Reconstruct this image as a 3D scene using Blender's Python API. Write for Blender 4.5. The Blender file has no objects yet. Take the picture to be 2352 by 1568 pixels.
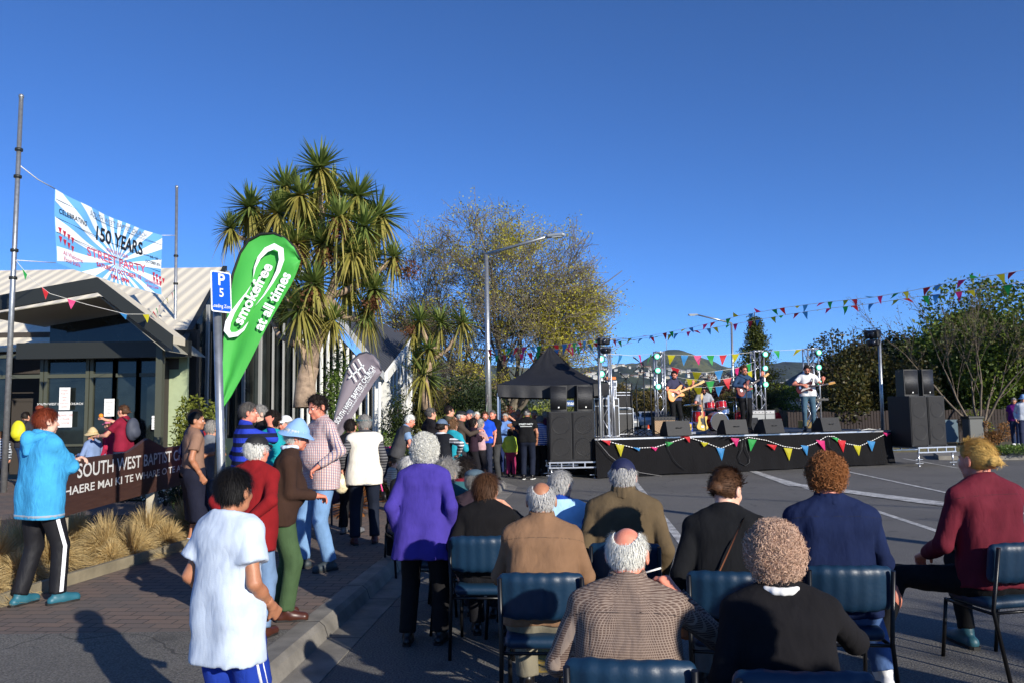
import bpy, math, random
import numpy as np
from math import sin, cos, pi, radians as R
from mathutils import Vector, Matrix
S = bpy.context.scene
COL = S.collection
# ---------------- camera ----------------
F = 1801.0                       # focal length in units of a 2352 px wide picture
PITCH = math.atan(156 / F); ROLL = math.atan(0.015); CAMH = 1.75
fw = Vector((0, cos(PITCH), sin(PITCH))); u0 = Vector((0, -sin(PITCH), cos(PITCH))); r0 = Vector((1, 0, 0))
rt = r0 * cos(ROLL) - u0 * sin(ROLL); up = r0 * sin(ROLL) + u0 * cos(ROLL)
cd = bpy.data.cameras.new('camera'); cam = bpy.data.objects.new('camera', cd); COL.objects.link(cam)
cd.sensor_width = 23.5; cd.lens = 23.5 * F / 2352; cd.clip_start = 0.05; cd.clip_end = 12000
mw = Matrix((rt, up, -fw)).transposed().to_4x4(); mw.translation = (0, 0, CAMH); cam.matrix_world = mw
S.camera = cam
# ---------------- sky, sun, exposure ----------------
SUN_ELEV = R(19.5); SUN_AZ = Vector((0.6, -0.8))
w = bpy.data.worlds.new('World'); S.world = w; w.use_nodes = True
nt = w.node_tree; nt.nodes.clear()
sky = nt.nodes.new('ShaderNodeTexSky'); sky.sky_type = 'NISHITA'; sky.sun_disc = False
sky.sun_elevation = SUN_ELEV; sky.sun_rotation = math.atan2(SUN_AZ.x, SUN_AZ.y)
sky.air_density = 0.52; sky.dust_density = 0.0; sky.ozone_density = 8.5; sky.altitude = 10
bg = nt.nodes.new('ShaderNodeBackground'); bg.inputs[1].default_value = 0.15
ow = nt.nodes.new('ShaderNodeOutputWorld')
nt.links.new(sky.outputs[0], bg.inputs[0]); nt.links.new(bg.outputs[0], ow.inputs[0])
ld = bpy.data.lights.new('sun', 'SUN'); ld.energy = 5.0; ld.angle = R(0.5); ld.color = (1, 0.94, 0.84)
sun = bpy.data.objects.new('sun', ld); COL.objects.link(sun)
sd = Vector((-SUN_AZ.x * cos(SUN_ELEV), -SUN_AZ.y * cos(SUN_ELEV), -sin(SUN_ELEV)))
sun.rotation_euler = sd.to_track_quat('-Z', 'Y').to_euler(); sun.location = (10, -12, 15)
S.view_settings.view_transform = 'Standard'; S.view_settings.look = 'None'
S.view_settings.exposure = 0.35; S.view_settings.gamma = 1; S.view_settings.use_curve_mapping = False

# ---------------- where a point of the place is ----------------
def ray(px, py):
    return fw + rt * ((px - 1176) / F) + up * ((784 - py) / F)
def G(px, py, z=0.0):                     # point on the plane of height z
    d = ray(px, py); t = (z - CAMH) / d.z
    return Vector((0, 0, CAMH)) + d * t
def A(px, py, Y):                         # point at distance Y down the street
    d = ray(px, py); return Vector((0, 0, CAMH)) + d * (Y / d.y)

# ---------------- materials ----------------
MC = {}
def lin(c):
    return tuple(((x / 255) / 12.92 if x / 255 <= 0.04045 else ((x / 255 + 0.055) / 1.055) ** 2.4) for x in c[:3]) + (1,)
class NT:
    def __init__(s, name):
        s.m = bpy.data.materials.new(name); s.m.use_nodes = True
        s.t = s.m.node_tree; s.b = s.t.nodes['Principled BSDF']; s.tc = None
    def n(s, kind, **kw):
        x = s.t.nodes.new('ShaderNode' + kind)
        for k, v in kw.items():
            if k.startswith('i_'): x.inputs[k[2:].replace('_', ' ')].default_value = v
            else: setattr(x, k, v)
        return x
    def l(s, a, b): s.t.links.new(a, b)
    def co(s):
        if not s.tc: s.tc = s.n('TexCoord')
        return s.tc.outputs['Object']
    def math(s, op, a, b=None, c=None):
        x = s.n('Math', operation=op)
        for i, v in enumerate((a, b, c)):
            if v is None: continue
            if isinstance(v, (int, float)): x.inputs[i].default_value = v
            else: s.l(v, x.inputs[i])
        return x.outputs[0]
    def mix(s, f, a, b):
        x = s.n('Mix', data_type='RGBA')
        for i, v in ((0, f), (6, a), (7, b)):
            if isinstance(v, (int, float)): x.inputs[i].default_value = v
            elif isinstance(v, tuple): x.inputs[i].default_value = v
            else: s.l(v, x.inputs[i])
        return x.outputs[2]
    def noise(s, scale, detail=3, vec=None, rough=.55):
        x = s.n('TexNoise'); x.inputs['Scale'].default_value = scale; x.inputs['Detail'].default_value = detail
        x.inputs['Roughness'].default_value = rough
        s.l(vec if vec is not None else s.co(), x.inputs['Vector']); return x.outputs['Fac']
    def sep(s):
        x = s.n('SeparateXYZ'); s.l(s.co(), x.inputs[0]); return x.outputs
    def scl(s, v):
        x = s.n('Mapping'); x.inputs['Scale'].default_value = v; s.l(s.co(), x.inputs[0]); return x.outputs[0]
    def ramp(s, f, a, b):
        x = s.n('MapRange'); s.l(f, x.inputs[0]); x.inputs[1].default_value = a; x.inputs[2].default_value = b
        return x.outputs[0]
    def bump(s, h, strength, dist=.01):
        x = s.n('Bump'); x.inputs['Strength'].default_value = strength; x.inputs['Distance'].default_value = dist
        s.l(h, x.inputs['Height']); s.l(x.outputs[0], s.b.inputs['Normal'])
    def col(s, c):
        if isinstance(c, tuple): s.b.inputs['Base Color'].default_value = c
        else: s.l(c, s.b.inputs['Base Color'])
def M(name, col, rough=.6, metal=0, bump=0, bs=60, var=.0, vs=6, emit=0, spec=None, sheen=0):
    if name in MC: return MC[name]
    t = NT(name); c = lin(col)
    t.b.inputs['Roughness'].default_value = rough; t.b.inputs['Metallic'].default_value = metal
    if spec is not None: t.b.inputs['Specular IOR Level'].default_value = spec
    if sheen: t.b.inputs['Sheen Weight'].default_value = sheen
    if var:
        f = t.noise(vs, 4)
        lo = tuple(x * (1 - var) for x in c[:3]) + (1,); hi = tuple(min(1, x * (1 + var)) for x in c[:3]) + (1,)
        t.col(t.mix(t.ramp(f, .3, .7), lo, hi))
    else: t.col(c)
    if bump: t.bump(t.noise(bs, 4), bump)
    if emit: t.b.inputs['Emission Color'].default_value = c; t.b.inputs['Emission Strength'].default_value = emit
    MC[name] = t.m; return t.m
def cloth(name, col, rough=.85, fine=260, fold=.36, var=.12):
    if name in MC: return MC[name]
    t = NT(name); c = lin(col)
    t.b.inputs['Roughness'].default_value = rough; t.b.inputs['Specular IOR Level'].default_value = .2
    t.col(t.mix(t.ramp(t.noise(9, 4), .3, .7), tuple(x * (1 - var) for x in c[:3]) + (1,), tuple(min(1, x * (1 + var)) for x in c[:3]) + (1,)))
    t.bump(foldh(t, fine), fold, .02); MC[name] = t.m; return t.m
def foldh(t, fine):
    a = t.noise(1.0, 2, t.scl((16, 16, 6)), .5)
    a = t.math('ABSOLUTE', t.math('SUBTRACT', a, .5))
    b = t.noise(fine, 2)
    return t.math('ADD', t.math('MULTIPLY', a, 1.4), t.math('MULTIPLY', b, .12))
def stripes(name, base, cols, axis=2, per=.05, duty=.5, col2=None, per2=None, rough=.85):
    """base cloth with stripes along an axis; with per2, a check of two directions"""
    if name in MC: return MC[name]
    t = NT(name); t.b.inputs['Roughness'].default_value = rough; t.b.inputs['Specular IOR Level'].default_value = .2
    o = t.sep()
    def st(ax, p, d): return t.math('LESS_THAN', t.math('FRACT', t.math('ADD', t.math('DIVIDE', o[ax], p), 50.0)), d)
    out = t.mix(st(axis, per, duty), lin(base), lin(cols))
    if col2:
        ang = t.math('MULTIPLY', t.math('ARCTAN2', o[1], o[0]), .16); out = t.mix(t.math('LESS_THAN', t.math('FRACT', t.math('ADD', t.math('DIVIDE', ang, per2 or per), 50.0)), .3), out, lin(col2))
    t.col(out); t.bump(foldh(t, 260), .5, .02); MC[name] = t.m; return t.m

# ---------------- mesh helpers ----------------
def mk(name, V, Fc, mats, parent=None, smooth=False, mi=None, loc=None):
    me = bpy.data.meshes.new(name)
    V = np.asarray(V, dtype=np.float32).reshape(-1, 3)
    if isinstance(Fc, np.ndarray):
        n, k = Fc.shape
        me.vertices.add(len(V)); me.vertices.foreach_set('co', V.ravel())
        me.loops.add(n * k); me.loops.foreach_set('vertex_index', Fc.astype(np.int32).ravel())
        me.polygons.add(n); me.polygons.foreach_set('loop_start', np.arange(0, n * k, k, dtype=np.int32))
        me.polygons.foreach_set('loop_total', np.full(n, k, dtype=np.int32))
        me.update(calc_edges=True)
    else:
        me.from_pydata(V.tolist(), [], [tuple(int(i) for i in f) for f in Fc]); me.update()
    if not isinstance(mats, (list, tuple)): mats = [mats]
    for m in mats: me.materials.append(m)
    if mi is not None: me.polygons.foreach_set('material_index', np.asarray(mi, dtype=np.int32))
    if smooth is True: me.polygons.foreach_set('use_smooth', np.ones(len(me.polygons), dtype=bool))
    elif smooth is not False and smooth is not None: me.polygons.foreach_set('use_smooth', np.asarray(smooth, dtype=bool))
    me.validate()
    o = bpy.data.objects.new(name, me); COL.objects.link(o)
    if parent: o.parent = parent
    if loc is not None: o.location = loc
    return o
def tag(o, label=None, cat=None, group=None, kind=None):
    if label: o['label'] = label
    if cat: o['category'] = cat
    if group: o['group'] = group
    if kind: o['kind'] = kind
    return o
def thing(name, label, cat, loc=(0, 0, 0), rz=0, group=None):
    o = bpy.data.objects.new(name, None); COL.objects.link(o); o.empty_display_size = .1
    o.location = loc; o.rotation_euler = (0, 0, rz)
    return tag(o, label, cat, group)
def dup(root, loc, rz=None, label=None):
    r = root.copy(); COL.objects.link(r); r.location = loc
    if rz is not None: r.rotation_euler = (0, 0, rz)
    if label: r['label'] = label
    for ch in root.children:
        c = ch.copy(); COL.objects.link(c); c.parent = r
        for g in ch.children:
            d = g.copy(); COL.objects.link(d); d.parent = c
    return r
def frame(d):
    d = Vector(d).normalized(); a = Vector((0, 0, 1)) if abs(d.z) < .95 else Vector((1, 0, 0))
    x = a.cross(d).normalized(); return x, d.cross(x), d
class MB:
    def __init__(s): s.v = []; s.f = []; s.m = []; s.s = []
    def add(s, vs, fs, m=0, sm=False):
        o = len(s.v); s.v += [tuple(v) for v in vs]
        for f in fs: s.f.append(tuple(i + o for i in f)); s.m.append(m); s.s.append(sm)
        return s
    def box(s, c, d, m=0, rot=None, bev=0, taper=1):
        c = Vector(c); x, y, z = d[0] / 2, d[1] / 2, d[2] / 2
        if bev:
            vs = []; b = min(bev, x * .9, y * .9, z * .9)
            for zz, i in ((-z, b), (-z + b, 0), (z - b, 0), (z, b)):
                for sx, sy in ((-1, -1), (1, -1), (1, 1), (-1, 1)):
                    for q in ((b, 0), (0, b)) if (sx * sy > 0) else ((0, b), (b, 0)):
                        vs.append(Vector((sx * (x - i * .6 - q[0]), sy * (y - i * .6 - q[1]), zz)))
            # order octagon by angle
            rings = []
            for k in range(4):
                r = vs[k * 8:(k + 1) * 8]; r.sort(key=lambda v: math.atan2(v.y / y, v.x / x)); rings += r
            vs = rings; fs = [tuple(range(7, -1, -1)), tuple(range(24, 32))]
            for k in range(3):
                for i in range(8): j = (i + 1) % 8; fs.append((k * 8 + i, k * 8 + j, k * 8 + 8 + j, k * 8 + 8 + i))
        else:
            vs = [Vector((sx * x * (taper if sz > 0 else 1), sy * y * (taper if sz > 0 else 1), sz * z)) for sz in (-1, 1) for sx, sy in ((-1, -1), (1, -1), (1, 1), (-1, 1))]
            fs = [(3, 2, 1, 0), (4, 5, 6, 7)] + [(i, (i + 1) % 4, (i + 1) % 4 + 4, i + 4) for i in range(4)]
        if rot is not None:
            if isinstance(rot, (int, float)): rot = Matrix.Rotation(rot, 3, 'Z')
            vs = [rot @ v for v in vs]
        return s.add([v + c for v in vs], fs, m)
    def tube(s, pts, r, n=8, m=0, cap=True, sm=True):
        pts = [Vector(p) for p in pts]
        if isinstance(r, (int, float)): r = [r] * len(pts)
        vs = []; px = None
        for i, p in enumerate(pts):
            d = (pts[min(i + 1, len(pts) - 1)] - pts[max(i - 1, 0)])
            if d.length < 1e-9: d = Vector((0, 0, 1))
            x, y, z = frame(d)
            if px is not None:
                x = (px - z * px.dot(z)); x = x.normalized() if x.length > 1e-6 else frame(d)[0]; y = z.cross(x)
            px = x
            for k in range(n):
                a = 2 * pi * k / n; vs.append(p + (x * cos(a) + y * sin(a)) * r[i])
        fs = []
        for i in range(len(pts) - 1):
            for k in range(n):
                j = (k + 1) % n; fs.append((i * n + k, i * n + j, (i + 1) * n + j, (i + 1) * n + k))
        s.add(vs, fs, m, sm)
        if cap:
            b = len(s.v) - len(vs)
            s.f.append(tuple(b + k for k in range(n - 1, -1, -1))); s.m.append(m); s.s.append(False)
            e = b + (len(pts) - 1) * n
            s.f.append(tuple(e + k for k in range(n))); s.m.append(m); s.s.append(False)
        return s
    def cyl(s, a, b, r, r2=None, n=12, m=0): return s.tube([a, b], [r, r if r2 is None else r2], n, m)
    def lathe(s, c, prof, n=16, m=0, axis=(0, 0, 1)):
        x, y, z = frame(axis); c = Vector(c); vs = []
        for r, h in prof:
            for k in range(n): a = 2 * pi * k / n; vs.append(c + (x * cos(a) + y * sin(a)) * r + z * h)
        fs = [(i * n + k, i * n + (k + 1) % n, (i + 1) * n + (k + 1) % n, (i + 1) * n + k) for i in range(len(prof) - 1) for k in range(n)]
        return s.add(vs, fs, m, True)
    def ball(s, c, r, n=10, m=0, sc=(1, 1, 1)):
        c = Vector(c); vs = []; k = n // 2 + 1
        for i in range(k + 1):
            t = pi * i / k
            for j in range(n): a = 2 * pi * j / n; vs.append(c + Vector((sin(t) * cos(a) * r * sc[0], sin(t) * sin(a) * r * sc[1], cos(t) * r * sc[2])))
        fs = [(i * n + j, (i + 1) * n + j, (i + 1) * n + (j + 1) % n, i * n + (j + 1) % n) for i in range(k) for j in range(n)]
        return s.add(vs, fs, m, True)
    def prism(s, pts, ext, m=0):
        """polygon of 3D points pushed along the vector ext"""
        ext = Vector(ext); n = len(pts); pts = [Vector(p) for p in pts]
        vs = pts + [p + ext for p in pts]
        fs = [tuple(range(n - 1, -1, -1)), tuple(range(n, 2 * n))] + [(i, (i + 1) % n, (i + 1) % n + n, i + n) for i in range(n)]
        return s.add(vs, fs, m)
    def build(s, name, mats, parent=None, loc=None, off=None):
        if off is not None: off = Vector(off); s.v = [Vector(v) - off for v in s.v]
        if not s.f: return None
        return mk(name, s.v, s.f, mats, parent, s.s, s.m, loc)
TXT = {}
def text(string, size, bold=0, font_w=1.0):
    """outline of a word as flat mesh: (verts 2D centred, faces, width)"""
    k = (string, bold)
    if k not in TXT:
        c = bpy.data.curves.new('t', 'FONT'); c.body = string; c.size = 1; c.offset = bold; c.resolution_u = 3
        c.align_x = 'CENTER'; c.align_y = 'CENTER'
        o = bpy.data.objects.new('t', c); COL.objects.link(o)
        dg = bpy.context.evaluated_depsgraph_get(); me = bpy.data.meshes.new_from_object(o.evaluated_get(dg))
        V = [(v.co.x, v.co.y) for v in me.vertices]; Fs = [tuple(p.vertices) for p in me.polygons]
        bpy.data.objects.remove(o); bpy.data.curves.remove(c); bpy.data.meshes.remove(me)
        TXT[k] = (V, Fs)
    V, Fs = TXT[k]
    return [(x * size * font_w, y * size) for x, y in V], Fs
def put_text(mb, string, size, fn, m=0, bold=0, fwid=1.0, cx=0, cy=0, rot=0):
    V, Fs = text(string, size, bold, fwid)
    ca, sa = cos(rot), sin(rot)
    mb.add([fn(cx + x * ca - y * sa, cy + x * sa + y * ca) for x, y in V], Fs, m)
def hashn(P, s=0):
    h = np.sin(P[:, 0] * 127.1 + P[:, 1] * 311.7 + P[:, 2] * 74.7 + s * 13.7) * 43758.5453
    return h - np.floor(h)
def vnoise(P, s=0):
    i = np.floor(P); f = P - i; f = f * f * (3 - 2 * f); r = 0
    for dx in (0, 1):
        for dy in (0, 1):
            for dz in (0, 1):
                w_ = (f[:, 0] if dx else 1 - f[:, 0]) * (f[:, 1] if dy else 1 - f[:, 1]) * (f[:, 2] if dz else 1 - f[:, 2])
                r = r + w_ * hashn(i + np.array([dx, dy, dz]), s)
    return r
# ---------------- figures: distance fields of tapering limbs, meshed as one surface ----------------
def V3(*a): return np.array(a, dtype=float)
def nrm(a): return a / (np.linalg.norm(a) + 1e-9)
def cone(a, b, ra, rb=None, k=.02, ca=False, cb=False): return ('c', np.array(a, float), np.array(b, float), ra, ra if rb is None else rb, k, ca, cb)
def ell(c, r, Rm=None, k=.02, sub=False): return ('e', np.array(c, float), np.array(r, float), np.eye(3) if Rm is None else Rm, k, sub)
def sdf(P, prims, planes=()):
    D = np.full(len(P), 9.0)
    for q in prims:
        if q[0] == 'c':
            _, a, b, ra, rb, k, ca, cb = q; ba = b - a; L = ba @ ba + 1e-12; pa = P - a
            t0 = (pa @ ba) / L; t = np.clip(t0, 0, 1); d = np.linalg.norm(pa - t[:, None] * ba, axis=1) - (ra + (rb - ra) * t)
            sl = math.sqrt(L)
            if ca: d = np.maximum(d, -t0 * sl)
            if cb: d = np.maximum(d, (t0 - 1) * sl)
            sub = False
        else:
            _, c, r, Rm, k, sub = q; x = (P - c) @ Rm; k0 = np.linalg.norm(x / r, axis=1); k1 = np.linalg.norm(x / (r * r), axis=1) + 1e-9
            d = k0 * (k0 - 1) / k1
        if sub:
            d = -d; h = np.clip(.5 - .5 * (d - D) / k * -1, 0, 1)
            h = np.clip(.5 + .5 * (d - D) / k, 0, 1); D = D * (1 - h) + d * h + k * h * (1 - h)
        else:
            h = np.clip(.5 + .5 * (D - d) / k, 0, 1); D = D * (1 - h) + d * h - k * h * (1 - h)
    for p, n in planes: D = np.maximum(D, (P - p) @ n)
    return D
def nets(fn, lo, hi, h):
    lo = np.array(lo, float); hi = np.array(hi, float); B = 5
    nb = np.maximum(1, np.ceil((hi - lo) / (h * B)).astype(int)); n = nb * B
    ax = [lo[i] + (np.arange(nb[i]) * B + (B - 1) / 2) * h for i in range(3)]
    C = np.stack(np.meshgrid(*ax, indexing='ij'), -1).reshape(-1, 3)
    dc = fn(C).reshape(nb); act = np.abs(dc) < h * B * 1.25
    D = dc.repeat(B, 0).repeat(B, 1).repeat(B, 2); Am = act.repeat(B, 0).repeat(B, 1).repeat(B, 2)
    idx = np.argwhere(Am)
    if not len(idx): return np.zeros((0, 3)), np.zeros((0, 4), int)
    D[Am] = fn(lo + idx * h)
    D = np.where(D == 0, 1e-6, D)
    ins = D < 0; c = [slice(None, -1), slice(1, None)]
    cnt = sum(ins[c[i], c[j], c[k]].astype(int) for i in (0, 1) for j in (0, 1) for k in (0, 1))
    cell = (cnt > 0) & (cnt < 8); ci = np.argwhere(cell)
    if not len(ci): return np.zeros((0, 3)), np.zeros((0, 4), int)
    acc = np.zeros((len(ci), 3)); num = np.zeros(len(ci))
    cr = [(i, j, k) for i in (0, 1) for j in (0, 1) for k in (0, 1)]
    dv = {q: D[ci[:, 0] + q[0], ci[:, 1] + q[1], ci[:, 2] + q[2]] for q in cr}
    for a in cr:
        for x in range(3):
            if a[x] == 0:
                b = list(a); b[x] = 1; b = tuple(b); da, db = dv[a], dv[b]; m = (da < 0) != (db < 0)
                t = np.where(m, da / np.where(m, da - db, 1), 0)
                p = np.tile(np.array(a, float), (len(ci), 1)); p[:, x] += t; acc += p * m[:, None]; num += m
    V = lo + (ci + acc / num[:, None]) * h
    vid = -np.ones(cell.shape, int); vid[tuple(ci.T)] = np.arange(len(ci))
    Fs = []
    for x in range(3):
        s0 = [slice(1, -1)] * 3; s1 = [slice(1, -1)] * 3; s0[x] = slice(0, -1); s1[x] = slice(1, None)
        a, b = ins[tuple(s0)], ins[tuple(s1)]; e = np.argwhere(a != b)
        if not len(e): continue
        off = np.ones(3, int); off[x] = 0; e = e + off; y, z = (x + 1) % 3, (x + 2) % 3
        ey = np.zeros(3, int); ey[y] = 1; ez = np.zeros(3, int); ez[z] = 1
        q = np.stack([vid[tuple((e - ey - ez).T)], vid[tuple((e - ez).T)], vid[tuple(e.T)], vid[tuple((e - ey).T)]], 1)
        fl = ins[tuple(e.T)]; q[~fl] = q[~fl][:, ::-1]; Fs.append(q)
    Fs = np.concatenate(Fs); Fs = Fs[(Fs >= 0).all(1)]
    return V, Fs
def bounds(prims, pad=.03):
    P = []
    for q in prims:
        if q[0] == 'c': r = max(q[3], q[4]); P += [q[1] - r, q[1] + r, q[2] - r, q[2] + r]
        elif not q[5]: r = q[2].max(); P += [q[1] - r, q[1] + r]
    P = np.array(P); return P.min(0) - pad, P.max(0) + pad
def surf(prims, h, planes=(), lo=None, hi=None, fold=0, seed=0, fs=(13, 13, 4), band=None):
    b = bounds(prims); lo = b[0] if lo is None else np.array(lo); hi = b[1] if hi is None else np.array(hi)
    def fn(P):
        D = sdf(P, prims, planes)
        if fold:
            a = np.abs(vnoise(P * np.array(fs) + 3.1 + seed, seed) - .5) * 2; b_ = vnoise(P * 6 + seed * 2.3, seed + 1)
            c_ = np.abs(vnoise((P @ FR) * np.array([22, 22, 7]) + seed, seed + 5) - .5) * 2
            D = D + fold * (a - .45) * (.4 + b_) + fold * .6 * (c_ - .4) * (1.2 - b_)
        if band: D = np.maximum(D - band[3], np.abs((P - band[0]) @ band[1]) - band[2])
        return D
    return nets(fn, lo, hi, h)
FR = np.array([[.8, 0, .6], [0, 1, 0], [-.6, 0, .8]])
def merge(parts):
    V = []; Fs = []; mi = []; o = 0
    for v, f, m in parts:
        if not len(f): continue
        V.append(v); Fs.append(f + o); mi.append(np.full(len(f), m) if np.isscalar(m) else m); o += len(v)
    return np.concatenate(V), np.concatenate(Fs), np.concatenate(mi)
def ik(a, t, l1, l2, pole):
    d = t - a; L = np.linalg.norm(d); L2 = min(max(L, abs(l1 - l2) + .01), (l1 + l2) * .995); d = d / (L + 1e-9); t = a + d * L2
    x = (l1 * l1 - l2 * l2 + L2 * L2) / (2 * L2); hgt = math.sqrt(max(l1 * l1 - x * x, 0)); p = pole - d * (pole @ d)
    return a + d * x + nrm(p) * hgt, t
def rot(yaw=0, pitch=0, roll=0):        # degrees; local +y forward: yaw to the left, pitch>0 looks down, roll>0 tilts to the right
    a, b, c = R(yaw), R(-pitch), R(roll)
    Z = np.array([[cos(a), -sin(a), 0], [sin(a), cos(a), 0], [0, 0, 1]]); X = np.array([[1, 0, 0], [0, cos(b), -sin(b)], [0, sin(b), cos(b)]])
    Y = np.array([[cos(c), 0, sin(c)], [0, 1, 0], [-sin(c), 0, cos(c)]]); return Z @ X @ Y
def hand_prims(W, f, n, side, s, curl):
    f = nrm(f); n = nrm(n - f * (n @ f)); t = np.cross(f, n) * side
    pr = []
    for i, (o, L) in enumerate(((.028, .072), (.010, .080), (-.009, .074), (-.026, .058))):
        K = W + (f * (.088 - .004 * abs(i - 1)) + t * o) * s; pr.append(cone(W + t * o * .4 * s, K, .017 * s, .0125 * s, .012))
        p = K; a = R(12 + i * 3); d = f
        for j, q in enumerate((.45, .31, .24)):
            a += R(curl * (.9 if j == 0 else 1.0)) ; d = f * cos(a) + n * sin(a); e = p + d * L * q * s
            pr.append(cone(p, e, (.0095 - j * .0008) * s, (.0088 - j * .001) * s, .003)); p = e
    b = W + (f * .022 + t * .022) * s; m = b + nrm(f * .75 + t * .65 + n * .3) * .04 * s; e = m + nrm(f * .9 + t * .2 + n * (.3 + curl / 90)) * .045 * s
    pr += [cone(b, m, .015 * s, .011 * s, .008), cone(m, e, .0105 * s, .0085 * s, .003)]
    return pr
def head_prims(c, Rm, s, fat=1.0):
    def w_(x, y, z): return c + Rm @ (V3(x, y, z) * s)
    def e(x, y, z, a, b, d, k=.02, sub=False): return ell(w_(x, y, z), V3(a, b, d) * s, Rm, k * s, sub)
    def cc(p, q, a, b, k=.015): return cone(w_(*p), w_(*q), a * s, b * s, k * s)
    pr = [e(0, -.012, .022, .074, .092, .095), e(0, .024, -.035, .060 * fat, .064, .078, .03), cc((-.034 * fat, .03, -.078), (.034 * fat, .03, -.078), .028, .028, .025),
          e(0, .066, -.098, .02, .018, .018, .02), cc((-.03, .073, .016), (.03, .073, .016), .013, .013, .012), cc((0, .082, .004), (0, .104, -.034), .007, .012, .012),
          e(.012, .097, -.038, .009, .010, .008, .006), e(-.012, .097, -.038, .009, .010, .008, .006)]
    for q in (-1, 1):
        pr += [e(q * .036, .058, -.030, .026, .026, .026, .02), e(q * .031, .101, .0, .015, .016, .010, .012, True),
               e(q * .089, -.012, -.004, .011, .022, .035, .008), e(q * .100, -.002, .0, .006, .009, .018, .004, True)]
    pr += [e(0, .086, -.062, .023, .009, .006, .006), e(0, .085, -.074, .019, .010, .007, .006)]
    return pr, w_
def ribbon(Pts, w, dirs):
    """Pts (N,K,3), w (K,) widths, dirs (N,3) side direction -> strips"""
    N, K, _ = Pts.shape; sd_ = dirs[:, None, :] * np.array(w)[None, :, None] * .5
    V = np.stack([Pts - sd_, Pts + sd_], 2).reshape(-1, 3)
    b = (np.arange(N) * K * 2)[:, None] + (np.arange(K - 1) * 2)[None, :]
    Fs = np.stack([b, b + 1, b + 3, b + 2], -1).reshape(-1, 4); return V, Fs
def unit(a): return a / (np.linalg.norm(a, axis=-1, keepdims=True) + 1e-9)
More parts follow.
